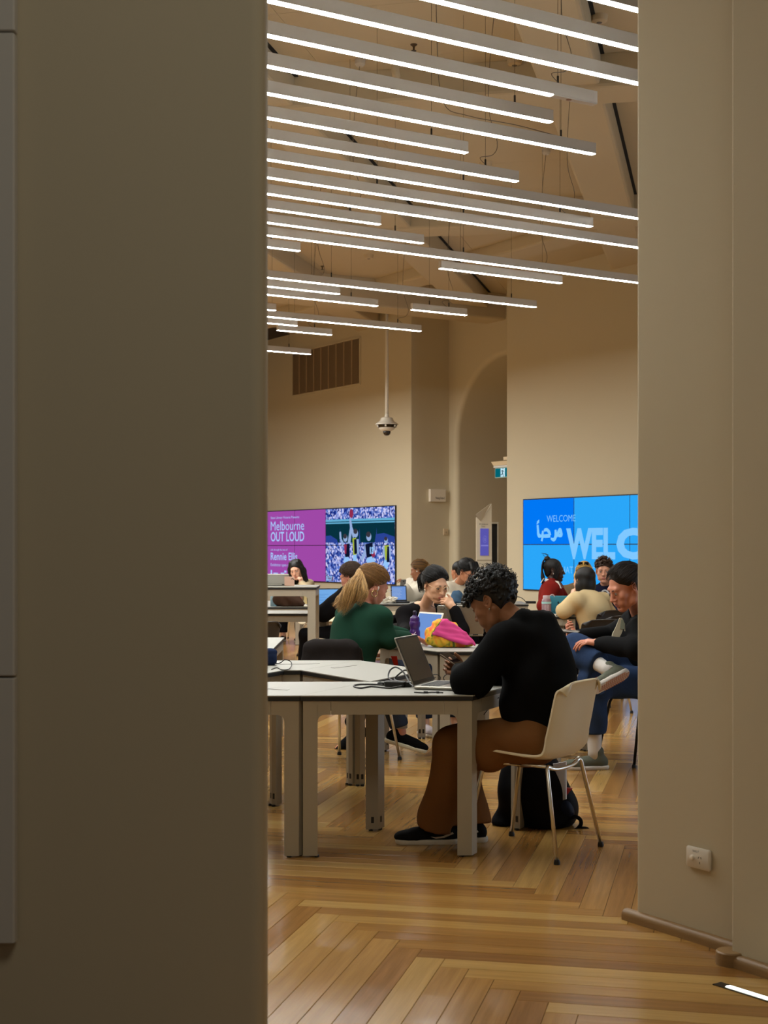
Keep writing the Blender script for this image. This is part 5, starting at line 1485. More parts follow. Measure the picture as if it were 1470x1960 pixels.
# ---- the person with the ponytail in the green jumper
def person_green():
    f = Vector((.74, .67, 0))
    J = dict(pel=PF(676, 1294, 9.62), c7=PF(690, 1163, 9.74), head=PF(713, 1121, 9.80), RE=PF(743, 1222, 9.62), RW=PF(779, 1219, 9.90), LE=PF(722, 1208, 10.12), LW=PF(776, 1213, 10.22),
             RK=PF(742, 1308, 9.85), RA=PF(767, 1402, 9.86), LK=PF(700, 1310, 10.1), LA=PF(676, 1398, 10.25), RT=Vector((.96, -.12, -.26)), LT=Vector((-.8, -.2, -.55)))
    p = Person('person in dark green jumper with long fair ponytail and gold hoop earring', J, skin_mat('rosy', (206, 140, 116), (176, 92, 84)), f, (.78, .42, -.46), hs=1.02, fem=True, res=.011, hres=.004,
               hands=dict(R=dict(d=(.8, .5, -.1), n=(0, 0, -1), t=(-.4, .7, 0), curl=(.25, .3, .3, .3))))
    m = cloth('green_jumper', (30, 62, 48), bump=.35, bscale=20)
    def ex(S):
        S.ell(J['pel'] * .55 + J['c7'] * .45 - p.tf * .03, (.20, .13, .20), [p.r, p.tf, p.up], .06)
        S.ell(J['c7'] - p.up * .12 - p.tf * .03, (.20, .11, .12), [p.r, p.tf, p.up], .05)
    p.torso('jumper', m, sleeves=(.080, .064, .044), ease=1.0, hem=-.01, folds=.0055, collar=.12, freq=22, extra=ex, seed=2.2, neck=.056, sleeve_to=.97)
    p.trousers('jeans', cloth('dark_jeans', (52, 60, 76), bump=.4, bscale=40, vary=.2, vscale=12), rad=(.10, .075, .062), to=.88, seed=.3)
    mblk = cloth('black_canvas', (18, 17, 18), bump=.3, bscale=120)
    p.shoe('R', mblk, mat('aged_white_sole', (226, 218, 196), .6), name='high_top_sneaker', size=1.06, high=True, m_lace=mat('white_lace', (206, 200, 186), .8))
    p.shoe('L', mblk, mblk, name='boot', size=1.0, high=True, m_lace=mblk)
    sk = MB(); sk.lathe(J['RA'] + Vector((0, 0, .03)), [(.046, 0), (.045, .05), (.048, .10)], 18); sk.build('sock', cloth('grey_sock', (176, 166, 156)), p.o, smooth=True)
    p.eyes(down=.4, brow=hair_mat('fair_brown', (104, 76, 46)))
    mh = hair_mat('fair_streaked', (182, 142, 86), vary=.6); h = p.h
    S = straight(p, mh, .009, .078); o = S.build('hair', hair_mat('fair_brown', (104, 76, 46)), p.o)
    tie = h.p(0, -.128, .045)
    comb(p, hair_mat('fair_mid', (138, 100, 56), vary=.5), o, (0, -.120, .045), n=520, r=.0011, lift=.001, hl=.080)
    a, b = PF(668, 1136, 9.60), PF(650, 1166, 9.55)
    tail(p, mh, o, [tie, PF(686, 1108, 9.70), PF(676, 1122, 9.60), PF(668, 1142, 9.57), PF(656, 1158, 9.56), PF(643, 1170, 9.56)], (.022, .050, .036), n=900, r=.0013, wave=.030, name='ponytail')
    tail(p, mh, o, [tie, PF(694, 1125, 9.62), PF(692, 1140, 9.58), PF(680, 1158, 9.57)], (.018, .036, .020), n=380, r=.0013, wave=.016, name='ponytail')
    MB().tube([tie + h.u * (.024 * math.cos(i)) + h.r * (.024 * math.sin(i)) for i in [k * .523 for k in range(13)]], .007, 8).build('hair_tie', M_RUB, o, smooth=True)
    c = h.p(.084, -.004, -.058); rr = .021
    MB().tube([c + h.f * (rr * math.cos(k * .314)) + h.u * (rr * math.sin(k * .314)) for k in range(21)], .0035, 8, cap=False).build('hoop_earring', mat('gold_hoop', (226, 196, 140), .25, 1.0), p.o, smooth=True)
    MB().tube([h.p(.083, .002, -.004), h.p(.086, .006, -.012), h.p(.084, .008, -.034)], [.006, .005, .003], 8).build('earbud', mat('earbud_white', (236, 232, 226), .3), p.o, smooth=True)
    # black chair with a dark jacket over its back
    ch = Vector((J['pel'].x - f.x * .02, J['pel'].y - f.y * .02, 0))
    f = Vector((.50, .866, 0)).normalized(); r = Vector((f.y, -f.x, 0))
    shell_chair('shell_chair', 'black shell chair under the person in the green jumper, jacket over its back', ch, f, M_BSHELL, M_CHROME)
    bc = ch - f * .275
    S = SDF([bc.x - .42, bc.y - .42, .36], [bc.x + .42, bc.y + .42, .92], .010)
    U = Vector((0, 0, 1)); ax = [r, f, U]
    bc = bc + r * .02; S.box(bc + U * .655 - f * .00, (.205, .046, .150), ax, .042, .0); S.box(bc + U * .52 - f * .015, (.205, .035, .16), ax, .034, .06)
    S.cone(bc + r * .12 + U * .74 + f * .05, bc + r * .16 + U * .42, .05, .045, .06); S.cone(bc - r * .12 + U * .74, bc - r * .19 + U * .45, .05, .04, .06)
    S.cone(bc - r * .12 + U * .79, bc + r * .14 + U * .79, .026, .026, .04)
    S.folds(.003, 20, dirs=((1.2, .9, .1), (.8, -1, .3)), seed=4)
    j = S.build('jacket', cloth('charcoal_jacket', (36, 32, 31), bump=.3, bscale=24))
    tag(j, 'charcoal jacket hanging over the back of the chair of the green jumper person', 'jacket')
    return p
person_green()

# ---- the person in glasses, chin on the hand
def person_glasses():
    f = Vector((.35, -.93, 0))
    J = dict(pel=PF(800, 1262, 11.45), c7=PF(811, 1158, 11.28), head=PF(833, 1119, 11.08), LE=Vector((.585, 10.95, .785)), LW=PF(868, 1163, 10.98), RE=PF(776, 1203, 11.12), RW=PF(774, 1213, 10.82))
    p = Person('person in round glasses and black cardigan resting the chin on one hand', J, skin_mat('beige', (222, 172, 140), (190, 108, 98)), f, (.50, -.80, -.34), hs=1.02, fem=True, res=.011, hres=.004,
               hands=dict(L=dict(d=(-.70, -.05, .70), n=(-.35, .55, -.3), t=(-.5, .6, .5), curl=(1.0, 1.1, 1.15, 1.2), thumb=.3, sc=.95), R=dict(d=(.1, -.9, .0), n=(0, 0, -1), t=(1, 0, 0), curl=(.35, .4, .4, .4))))
    m = cloth('black_cardigan', (20, 18, 19), bump=.35, bscale=30)
    h = p.h
    def ex(S):
        n = J['c7'] + p.tf * .13 - p.up * .030
        S.ell(n, (.078, .11, .115), [p.r, p.tf, p.up], .012, True)
    p.torso('cardigan', m, sleeves=(.068, .056, .042), ease=.97, hem=-.04, folds=.003, freq=26, extra=ex, seed=1.2, neck=.060, sleeve_to=.86, ring=0, res=.009)
    p.trousers('trousers', cloth('dark_denim', (34, 40, 54)), to=.9)
    for n in 'LR': p.shoe(n, cloth('pale_mesh', (196, 186, 190)), M_SOLE, name='sneaker')
    p.eyes(down=.25, brow=BLACK_H)
    S = straight(p, BLACK_H, .006, .084); o = S.build('hair', hair_mat('black', (16, 13, 12)), p.o)
    comb(p, BLACK_H, o, (0, -.118, .030), n=320, r=.0010, lift=.0005, hl=.088)
    tail(p, BLACK_H, o, [h.p(0, -.115, .03), h.p(.015, -.145, .0), h.p(.02, -.13, -.06), h.p(.02, -.115, -.115)], (.03, .042, .02), n=150, r=.0024, wave=.006, name='ponytail')
    p.glasses(mat('gold_wire', (226, 190, 150), .35, .8), r=.0285, wire=.0022)
    for q in (-1, 1): MB().ball(h.p(q * .083, .0, -.042), .006, seg=10, rings=8).build('pearl_earring', mat('pearl', (238, 228, 214), .2), p.o, smooth=True)
    hp = MB()
    hp.tube([h.p(-.084, -.004, .030), h.p(-.090, -.016, .018), h.p(-.090, -.018, -.006), h.p(-.086, -.006, -.018)], .0045, 8)
    hp.build('earphone', mat('earphone_grey', (70, 66, 64), .4), p.o, smooth=True)
    MB().tube(smooth_path([h.p(.05, .07, -.14), PF(846, 1167, 10.95), PF(852, 1163, 10.83), PF(856, 1172, 10.80), PF(856, 1186, 10.78)], 6), .0022, 5).build('earphone_cord', M_RUB, p.o)
    shell_chair('shell_chair', 'black shell chair under the person in round glasses', (J['pel'].x, J['pel'].y + .02), f, M_BSHELL, M_BLEG)
    return p
person_glasses()

# ---- the person in jeans with crossed legs at the right edge
def person_crossed():
    f = Vector((-.93, -.36, 0))
    J = dict(pel=Vector((1.73, 9.66, .555)), c7=PF(1232, 1176, 9.52), head=PF(1197, 1124, 9.18))
    J.update(LS=PF(1226, 1206, 9.20), RS=PF(1216, 1192, 9.72), LE=PF(1222, 1240, 8.98), LW=PF(1150, 1232, 9.22), RE=PF(1172, 1215, 9.95), RW=PF(1104, 1222, 9.62),
             LH=PF(1240, 1308, 9.44), LK=PF(1137, 1306, 9.26), LA=Vector((1.335, 9.28, .088)), RH=PF(1226, 1292, 9.66), RK=PF(1101, 1242, 9.38), RA=PF(1166, 1284, 9.10),
             LT=Vector((-1, -.15, 0)), RT=Vector((-.62, -.05, -.62)), RU=Vector((-.24, .74, .62)))
    J['RT'] = Vector((-.80, -.46, -.34))
    p = Person('person in black sweatshirt and blue jeans, legs crossed, looking down at a phone', J, skin_mat('ruddy', (204, 136, 108), (172, 96, 84)), f, (-.84, -.34, -.46), hs=1.08, res=.011, hres=.004, jaw=1.06, nose=1.15,
               hands=dict(L=dict(d=(-.95, .12, .14), n=(.1, .2, -1), t=(.1, 1, .2), curl=(.35, .45, .5, .5), sc=1.05), R=dict(d=(-.75, -.35, .45), n=(0, -.6, .6), t=(.2, .3, 1), curl=(.7, .8, .8, .8), thumb=.3)))
    m = cloth('black_sweatshirt', (20, 20, 21), bump=.35, bscale=24)
    def ex(S): S.ell(J['pel'] + Vector((-.06, -.03, .16)), (.19, .17, .17), None, .06)
    tp = p.torso('sweatshirt', m, sleeves=(.076, .066, .050), ease=1.08, hem=-.03, folds=.005, collar=.15, freq=22, extra=ex, seed=3.3, neck=.064, sleeve_to=.95)
    p.trousers('jeans', cloth('blue_jeans', (44, 60, 90), bump=.4, bscale=60, vary=.25, vscale=8), rad=(.105, .098, .084), to=.70, folds=.004, freq=24, seed=2.0, flare=-.012)
    sp, so = cloth('olive_grey_runner', (96, 98, 86), bump=.3, bscale=60, rough=.6), mat('runner_sole_white', (206, 198, 188), .6)
    u1 = p.shoe('L', sp, so, name='sneaker', size=1.06)
    u2 = p.shoe('R', sp, so, name='sneaker', size=1.06)
    # patterned rubber tread under the raised foot
    A_ = J['RA']; T = J['RT'].normalized(); sd = T.cross(J['RU'].normalized()).normalized(); U = sd.cross(T).normalized(); c = A_ - U * .0905
    tr = MB(); r = random.Random(4)
    for i in range(16):
        for k in range(5):
            a = -.075 + i * .0165; w = (k - 2) * .0155
            if abs(w) > .034 - .4 * max(0, -a - .04) or (a > .12 and abs(w) > .02) or a > .165: continue
            tr.box(c + T * a + sd * w - U * .0002, (.012, .010, .003), (T + sd).normalized(), (sd - T).normalized(), U)
    tr.build('tread', mat('tread_terracotta', (182, 130, 108), .7), u2)
    for n in 'LR':
        a, k = J[n + 'A'], J[n + 'K']; d = (k - a).normalized(); e1 = d.orthogonal().normalized()
        MB().lathe(a, [(.040, -.02), (.042, .03), (.047, .11), (.047, .16)], 18, e1, d.cross(e1), d).build('sock', cloth('white_sock', (218, 212, 206), bump=.3, bscale=50), p.o, smooth=True)
    p.eyes(down=.5, brow=BROWN_H)
    S = straight(p, BROWN_H, .005, .096); o = S.build('hair', BROWN_H, p.o)
    comb(p, BROWN_H, o, (.0, -.11, .06), n=260, r=.0011, lift=.001, hl=.098)
    h = p.h; rr = random.Random(9); roots = []
    for i in range(70):
        a = rr.uniform(-1.2, 1.2); b0 = Vector((math.sin(a) * .05, .0 + rr.uniform(-.06, .03), .124)); roots.append(([h.p(b0.x, b0.y, b0.z - abs(b0.x) * .4), h.p(b0.x + rr.uniform(-.01, .01), b0.y + .006, b0.z + .010 - abs(b0.x) * .4), h.p(b0.x + rr.uniform(-.02, .02), b0.y + rr.uniform(-.01, .02), b0.z + .018 - abs(b0.x) * .4)], 1.0))
    strands('hair_strands', roots, BROWN_H, o, .0016)
    # printed figure on the chest
    g = mat('print_sage', (150, 156, 138), .8); g2 = mat('print_cream', (206, 196, 170), .8)
    fr = MB(); nrm = Vector((-.30, -.95, .05)).normalized()
    Yp = 9.16
    def q(px, py, d=0): return P(px, py, Yp - d)
    fr.extrude([q(1186, 1183), q(1191, 1183), q(1193, 1190), q(1194, 1200), q(1190, 1212), q(1184, 1223), q(1170, 1222), q(1173, 1212), q(1179, 1200)], Vector((0, .012, 0)))
    fr.build('chest_print', g2, tp)
    f2 = MB(); f2.extrude([q(1189, 1186, .004), q(1193, 1186, .004), q(1196, 1194, .004), q(1195, 1204, .004), q(1187, 1203, .004)], Vector((0, .012, 0))); f2.build('chest_print', g, tp)
    MB().tube([q(1196, 1208), q(1195, 1193), q(1195.5, 1193), q(1195.5, 1207)], .003, 5).build('chest_print', g2, tp)
    ph = PF(1087, 1208, 9.50); ex_ = Vector((.30, .90, .10)).normalized(); ey_ = PF(1096, 1214, 9.32) - PF(1076, 1201, 9.54); ey_ = (ey_ - ex_ * ey_.dot(ex_)).normalized(); ez_ = ex_.cross(ey_)
    t = thing('smartphone', 'smartphone with silver edge held over the crossed knee by the person in jeans', 'phone', ph)
    MB().chamfer_box(ph, (.072, .148, .010), .004, ex_, ey_, ez_).build('phone_case', mat('phone_silver', (120, 118, 112), .35, .6), t)
    MB().box(ph + ez_ * .0054, (.066, .140, .0006), ex_, ey_, ez_).build('phone_screen', mat('phone_glass', (10, 10, 14), .08), t)
    shell_chair('shell_chair', 'black shell chair with black legs under the person with crossed legs', (1.73, 9.64), f, M_BSHELL, M_BLEG)
    return p
person_crossed()

# ---- people further back
def person_cream():
    f = Vector((-.62, .78, 0))
    J = dict(pel=PF(1140, 1216, 14.35), c7=PF(1127, 1136, 14.42), head=PF(1117, 1113, 14.50), LE=PF(1080, 1169, 14.30), LW=PF(1095, 1143, 14.48), RE=PF(1165, 1172, 14.75), RW=PF(1120, 1170, 14.95), LS=PF(1104, 1150, 14.25), RS=PF(1152, 1148, 14.6))
    p = Person('person in cream sweatshirt with black bob seen from behind, leaning on one arm', J, skin_mat('beige', (222, 172, 140), (190, 108, 98)), f, (-.55, .80, -.15), hs=1.02, fem=True, res=.013, hres=.007,
               hands=dict(L=dict(d=(.25, .3, .8), n=(.6, .3, 0), t=(-.3, .8, 0), curl=(1, 1, 1, 1))))
    def ex(S):
        S.ell(J['pel'] * .4 + J['c7'] * .6 - p.tf * .03, (.20, .13, .16), [p.r, p.tf, p.up], .06)
    p.torso('sweatshirt', cloth('cream_fleece', (206, 182, 138), bump=.3, bscale=30), sleeves=(.078, .070, .050), ease=1.04, folds=.005, freq=20, collar=.1, seed=5, extra=ex, sleeve_to=.95, neck=.058)
    p.trousers('trousers', cloth('black_denim', (24, 24, 28)), to=.9)
    h = p.h; S = p.hair_sdf(.0065, low=.17); p.cap(S, .016, .02, k=.01)
    S.ell(h.p(0, -.045, -.04), (.094, .078, .105), h.axes, .03); S.ell(h.p(-.055, .0, -.06), (.036, .058, .085), h.axes, .02); S.ell(h.p(.055, .0, -.06), (.036, .058, .085), h.axes, .02)
    S.half(h.p(0, 0, -.135), (-h.u).normalized())
    o = S.build('hair', BLACK_H, p.o)
    p.eyes()
person_cream()
def person_red():
    f = Vector((.86, -.20, 0)).normalized()
    J = dict(pel=PF(1058, 1198, 16.1), c7=PF(1050, 1117, 16.1), head=PF(1061, 1092, 16.15), RE=PF(1042, 1160, 15.8), RW=PF(1072, 1172, 15.6), LE=PF(1084, 1160, 16.4), LW=PF(1088, 1172, 16.1))
    p = Person('person in dark red jumper with white collar and black braided ponytail, in profile', J, skin_mat('deep', (62, 40, 32), (80, 44, 42)), f, (.95, -.18, -.05), hs=1.0, fem=True, res=.013, hres=.006)
    p.torso('jumper', cloth('dark_red_knit', (124, 34, 28), bump=.4, bscale=30), sleeves=(.085, .068, .048), ease=1.10, folds=.004, freq=20, collar=.1, seed=6, neck=.058)
    p.trousers('trousers', cloth('black_denim', (24, 24, 28)), to=.9)
    h = p.h; nb = J['c7'] + p.tf * .03; cl = MB()
    for q in (-1, 1):
        cl.extrude([nb + p.r * (q * .058) - p.tf * .055 + p.up * .060, nb + p.r * (q * .105) - p.tf * .05 + p.up * .012, nb + p.r * (q * .100) + p.tf * .12 - p.up * .065, nb + p.r * (q * .03) + p.tf * .085 + p.up * .015], p.r * (q * .010))
    cl.extrude([nb - p.tf * .065 + p.up * .065 + p.r * .058, nb - p.tf * .065 + p.up * .065 - p.r * .058, nb - p.tf * .10 + p.up * .015 - p.r * .10, nb - p.tf * .10 + p.up * .015 + p.r * .10], -p.tf * .008)
    cl.build('collar', cloth('white_cotton', (222, 216, 204)), p.o)
    S = straight(p, BLACK_H, .008, .076); o = S.build('hair', BLACK_H, p.o)
    tie = h.p(0, -.085, .125); mb = MB(); r = random.Random(2)
    mb.ball(tie, (.036, .036, .03), seg=10, rings=8)
    for i in range(26):
        a = r.uniform(-1, 1); mb.tube(smooth_path([tie, h.p(a * .05, -.125, .10), h.p(a * .07, -.135, .0), h.p(a * .08 + .01, -.125 + r.uniform(-.02, .02), -.08), h.p(a * .09, -.12, -.13 + r.uniform(-.03, .03))], 4), .0065, 6)
    for i in range(7):
        a = r.uniform(-1, 1); mb.tube([tie, h.p(a * .03, -.10 + r.uniform(-.05, .03), .17), h.p(a * .06, -.11 + r.uniform(-.06, .03), .185)], [.003, .002, .001], 5)
    for q in (-1, 1):
        for i in range(4): mb.tube(smooth_path([h.p(q * .05, .055 - i * .012, .088), h.p(q * .078, .060 - i * .016, .03), h.p(q * .082, .048 - i * .016, -.05), h.p(q * .078, .035 - i * .016, -.09 - .01 * i)], 4), .0055, 6)
    mb.build('braids', BLACK_H, o, smooth=True)
    p.eyes(); MB().ball(h.p(.083, -.002, -.034), .007, seg=8, rings=6).build('ear_stud', mat('pearl', (238, 228, 214), .2), p.o, smooth=True)
person_red()
def person_blonde():
    f = Vector((-.3, -.95, 0))
    J = dict(pel=PF(1108, 1190, 17.3), c7=PF(1108, 1121, 17.3), head=PF(1118, 1097, 17.2), RE=PF(1088, 1150, 17.1), RW=PF(1094, 1160, 16.8), LE=PF(1134, 1150, 17.1), LW=PF(1124, 1160, 16.8))
    p = Person('person with blond hair and sunglasses pushed up, mostly hidden behind the black bob', J, skin_mat('rosy', (206, 140, 116), (176, 92, 84)), f, (-.2, -.95, -.2), fem=True, res=.014, hres=.007)
    p.torso('jumper', cloth('taupe_knit', (112, 92, 68)), folds=.004, freq=20, seed=7, collar=.1, neck=.058)
    p.trousers('trousers', cloth('black_denim', (24, 24, 28)), to=.9)
    mh = hair_mat('blond', (206, 168, 92), vary=.3); h = p.h
    S = straight(p, mh, .014, .060, res=.0065)
    for q in (-1, 1): S.chain([h.p(q * .07, -.01, .05), h.p(q * .088, .0, -.03), h.p(q * .090, .02, -.13)], [.03, .03, .022], .02)
    o = S.build('hair', mh, p.o); comb(p, mh, o, (0, -.11, -.02), n=120, r=.002, lift=.006)
    g = MB()
    for q in (-1, 1): g.box(h.p(q * .034, .055, .128), (.05, .012, .034), h.r, h.f, h.u); g.tube([h.p(q * .06, .05, .128), h.p(q * .084, -.03, .06)], .003, 6)
    g.build('sunglasses', mat('black_acetate', (14, 13, 14), .2), p.o); p.eyes()
person_blonde()
def person_navy():
    f = Vector((-.25, -.97, 0))
    J = dict(pel=PF(1162, 1198, 16.5), c7=PF(1160, 1121, 16.5), head=PF(1156, 1093, 16.38), RE=PF(1134, 1158, 16.3), RW=PF(1142, 1172, 15.9), LE=PF(1190, 1158, 16.3), LW=PF(1180, 1172, 15.9))
    p = Person('person with short dark curls in a navy jumper facing the camera', J, skin_mat('fair', (208, 150, 122), (178, 100, 90)), f, (-.18, -.97, -.12), hs=1.05, res=.013, hres=.006)
    t = p.torso('jumper', cloth('navy_fleece', (26, 28, 48)), ease=1.08, folds=.004, freq=20, seed=8, collar=.15, neck=.064)
    p.trousers('trousers', cloth('black_denim', (24, 24, 28)), to=.9); p.eyes(down=.1, brow=BROWN_H)
    c = PF(1158, 1137, 16.33); mb = MB()
    for i in range(14):
        a0, a1 = 2 * math.pi * i / 14, 2 * math.pi * (i + 1) / 14
        mb.extrude([c + Vector((.045 * math.cos(a0), -.01, .05 * math.sin(a0))), c + Vector((.045 * math.cos(a1), -.01, .05 * math.sin(a1))), c + Vector((.03 * math.cos(a1), -.01, .034 * math.sin(a1))), c + Vector((.03 * math.cos(a0), -.01, .034 * math.sin(a0)))], Vector((0, .03, 0)))
    mb.build('chest_print', mat('print_white', (200, 200, 200), .8), t)
    curly(p, hair_mat('brown_curls', (52, 34, 22)), seed=21, n=170, vol=.019, top=.026, res=.006, front=.058, fall=.0)
person_navy()
def person_pullover():
    f = Vector((.45, -.89, 0))
    J = dict(pel=PF(876, 1186, 18.7), c7=PF(876, 1116, 18.6), head=PF(894, 1094, 18.35), RE=PF(858, 1145, 18.5), RW=PF(868, 1152, 18.2), LE=PF(908, 1140, 18.5), LW=PF(900, 1152, 18.2))
    p = Person('person in cream pullover and glasses with black hair, bent over the long table', J, skin_mat('tan', (190, 128, 94), (160, 92, 78)), f, (.62, -.62, -.48), hs=1.12, res=.014, hres=.0065)
    p.torso('pullover', cloth('cream_cable_knit', (214, 204, 184), bump=.6, bscale=40), sleeves=(.08, .07, .05), ease=1.15, folds=.005, freq=22, collar=.2, seed=9, neck=.066)
    p.trousers('trousers', cloth('black_denim', (24, 24, 28)), to=.9); p.eyes(down=.4, brow=BLACK_H)
    S = straight(p, BLACK_H, .016, .060, res=.006); h = p.h
    for q in (-1, 0, 1): S.chain([h.p(q * .04, .04, .125), h.p(q * .05 + .01, .105, .09), h.p(q * .045 + .02, .125, .055)], [.03, .022, .012], .02)
    o = S.build('hair', BLACK_H, p.o); comb(p, BLACK_H, o, (.0, -.10, .05), n=150, r=.0018, lift=.006, seed=6)
    p.glasses(mat('thin_black_wire', (30, 28, 26), .3, .6), r=.025, lens=True)
    MB().ball(h.p(-.085, .004, -.008), .008, seg=8, rings=6).build('earbud', mat('earbud_white', (236, 232, 226), .3), p.o, smooth=True)
person_pullover()
def person_behind():
    f = Vector((.3, -.95, 0))
    J = dict(pel=PF(872, 1180, 20.0), c7=PF(873, 1115, 20.0), head=PF(877, 1094, 19.95))
    J.update(RE=PF(858, 1145, 19.8), RW=PF(866, 1155, 19.6), LE=PF(892, 1145, 19.8), LW=PF(886, 1155, 19.6))
    p = Person('person with short black hair half hidden behind the cream pullover person', J, skin_mat('tan', (190, 128, 94), (160, 92, 78)), f, (-.6, .75, -.2), res=.016, hres=.008)
    p.torso('shirt', cloth('grey_shirt', (150, 140, 124)), folds=.003, collar=.1); p.trousers('trousers', cloth('black_denim', (24, 24, 28)), to=.9)
    S = straight(p, BLACK_H, .016, .03, res=.007); S.build('hair', BLACK_H, p.o); p.eyes()
person_behind()
def person_hooded_white():
    f = Vector((-.80, -.60, 0))
    J = dict(pel=PF(800, 1182, 18.95), c7=PF(806, 1112, 18.95), head=PF(802, 1092, 18.85), LE=PF(784, 1142, 18.55), LW=PF(776, 1124, 18.35), RE=PF(784, 1140, 19.2), RW=PF(770, 1150, 18.9))
    p = Person('person in white hooded top with streaked ponytail holding a phone, at the long table', J, skin_mat('bronze', (150, 98, 70), (128, 72, 60)), f, (-.90, .30, -.20), hs=1.02, fem=True, res=.013, hres=.0065,
               hands=dict(L=dict(d=(-.4, -.2, .8), n=(-.7, .2, 0), t=(0, 1, .2), curl=(.8, .8, .8, .8), res=.007)))
    p.torso('hooded_top', cloth('white_fleece', (214, 206, 190), bump=.3, bscale=26), sleeves=(.085, .076, .052), ease=1.12, hood=True, folds=.005, freq=20, seed=11, collar=.15, neck=.060)
    p.trousers('trousers', cloth('black_denim', (24, 24, 28)), to=.9); p.eyes()
    h = p.h; mh = hair_mat('bronze_streaked', (120, 84, 40), vary=.6); S = straight(p, mh, .010, .078, res=.006); o = S.build('hair', hair_mat('dark_brown', (38, 26, 18)), p.o)
    comb(p, mh, o, (0, -.12, .02), n=150, r=.002)
    tail(p, mh, o, [h.p(0, -.115, .03), h.p(-.02, -.15, .0), h.p(-.02, -.15, -.08), h.p(-.02, -.12, -.15)], (.03, .045, .02), n=110, r=.003, wave=.012, name='ponytail')
    MB().ball(h.p(-.085, .004, -.008), .008, seg=8, rings=6).build('earbud', mat('earbud_white', (236, 232, 226), .3), p.o, smooth=True)
    c = PF(771, 1119, 18.3); t = thing('smartphone', 'grey smartphone held upright by the person in the white hooded top', 'phone', c)
    MB().chamfer_box(c, (.075, .010, .13), .004, Vector((.9, .4, 0)).normalized(), Vector((-.4, .9, 0)).normalized(), Vector((.15, 0, 1)).normalized()).build('phone_case', mat('phone_grey', (110, 104, 98), .4), t)
    MB().lathe(c + Vector((.01, -.012, .04)), [(.008, 0), (.008, .004)], 10, Vector((1, 0, 0)), Vector((0, 0, 1)), Vector((0, -1, 0))).build('camera_lens', M_RUB, t)
person_hooded_white()
def person_black_back():
    f = Vector((-.80, .60, 0))
    J = dict(pel=PF(664, 1210, 14.9), c7=PF(681, 1127, 14.9), head=PF(671, 1104, 14.88), LE=PF(620, 1174, 14.75), LW=PF(604, 1172, 15.1), RE=PF(640, 1160, 15.3), RW=PF(612, 1170, 15.4), LS=PF(664, 1142, 14.75))
    p = Person('person in black top and glasses with short brown hair, seen from behind at a laptop', J, skin_mat('rosy', (206, 140, 116), (176, 92, 84)), f, (-.78, .46, -.30), hs=1.04, res=.012, hres=.006)
    def ex(S): S.ell(J['pel'] * .35 + J['c7'] * .65 - p.tf * .04, (.21, .13, .20), [p.r, p.tf, p.up], .06)
    p.torso('jacket', cloth('black_jacket', (18, 17, 18), bump=.3, bscale=24), sleeves=(.092, .082, .055), ease=1.12, folds=.006, freq=18, seed=12, collar=.2, neck=.066, extra=ex)
    p.trousers('trousers', cloth('black_denim', (24, 24, 28)), rad=(.10, .08, .065), to=.9); p.eyes()
    for n in 'LR': p.shoe(n, cloth('black_canvas', (18, 17, 18)), M_SOLE, name='sneaker')
    mh = hair_mat('mid_brown', (66, 46, 30)); S = straight(p, mh, .014, .066, res=.0055); S.folds(.003, 60, seed=2); o = S.build('hair', mh, p.o)
    comb(p, mh, o, (.0, -.10, .05), n=200, r=.0018, lift=.006, seed=8)
    p.glasses(mat('black_frame', (24, 22, 22), .3), r=.026, wire=.002)
    shell_chair('shell_chair', 'ivory shell chair under the person in the black top at the laptop', (J['pel'].x, J['pel'].y), f, M_SHELL, M_CHROME)
person_black_back()
def person_long_hair():
    f = Vector((-.2, -.98, 0))
    J = dict(pel=PF(572, 1166, 22.5), c7=PF(573, 1110, 22.5), head=PF(567, 1091, 22.25), LE=PF(586, 1128, 21.95), LW=PF(578, 1118, 22.02), RE=PF(552, 1128, 22.2), RW=PF(558, 1128, 21.9))
    p = Person('person with long black hair in beige jacket, cheek on the hand, before the magenta screen', J, skin_mat('light', (216, 162, 134), (184, 96, 88)), f, (-.22, -.92, -.30), head_up=(-.15, 0, 1), hs=1.10, fem=True, res=.014, hres=.0065,
               hands=dict(L=dict(d=(-.25, -.05, .9), n=(-.6, .5, 0), t=(-.4, .5, .3), curl=(1, 1, 1, 1), res=.007)))
    p.torso('jacket', cloth('beige_jacket', (178, 160, 128), bump=.3, bscale=24), sleeves=(.076, .066, .050), ease=1.02, folds=.005, freq=20, seed=13, collar=.15, neck=.062)
    p.trousers('trousers', cloth('black_denim', (24, 24, 28)), to=.86); p.eyes(down=.4, brow=BLACK_H)
    for n in 'LR': p.shoe(n, cloth('black_canvas', (18, 17, 18)), M_SOLE, name='sneaker')
    h = p.h; S = p.hair_sdf(.0065, low=.34); p.cap(S, .014, .074)
    for q in (-1, 1):
        S.chain([h.p(q * .05, .01, .11), h.p(q * .088, .0, .02), h.p(q * .098, .01, -.09), h.p(q * .092, .02, -.22)], [.035, .036, .038, .026], .02)
        S.chain([h.p(q * .03, -.06, .09), h.p(q * .06, -.09, -.05), h.p(q * .075, -.07, -.20)], [.05, .05, .04], .03)
    o = S.build('hair', BLACK_H, p.o)
    for q in (-1, 1): tail(p, BLACK_H, o, [h.p(q * .05, .03, .11), h.p(q * .094, .02, .0), h.p(q * .104, .03, -.10), h.p(q * .09, .05, -.24)], (.012, .03, .02), n=40, r=.003, wave=.006, name='hair_strands', seed=7 + q)
    shell_chair('shell_chair', 'ivory shell chair under the long haired person by the magenta screen', (J['pel'].x, J['pel'].y), f, M_SHELL, M_CHROME)
person_long_hair()
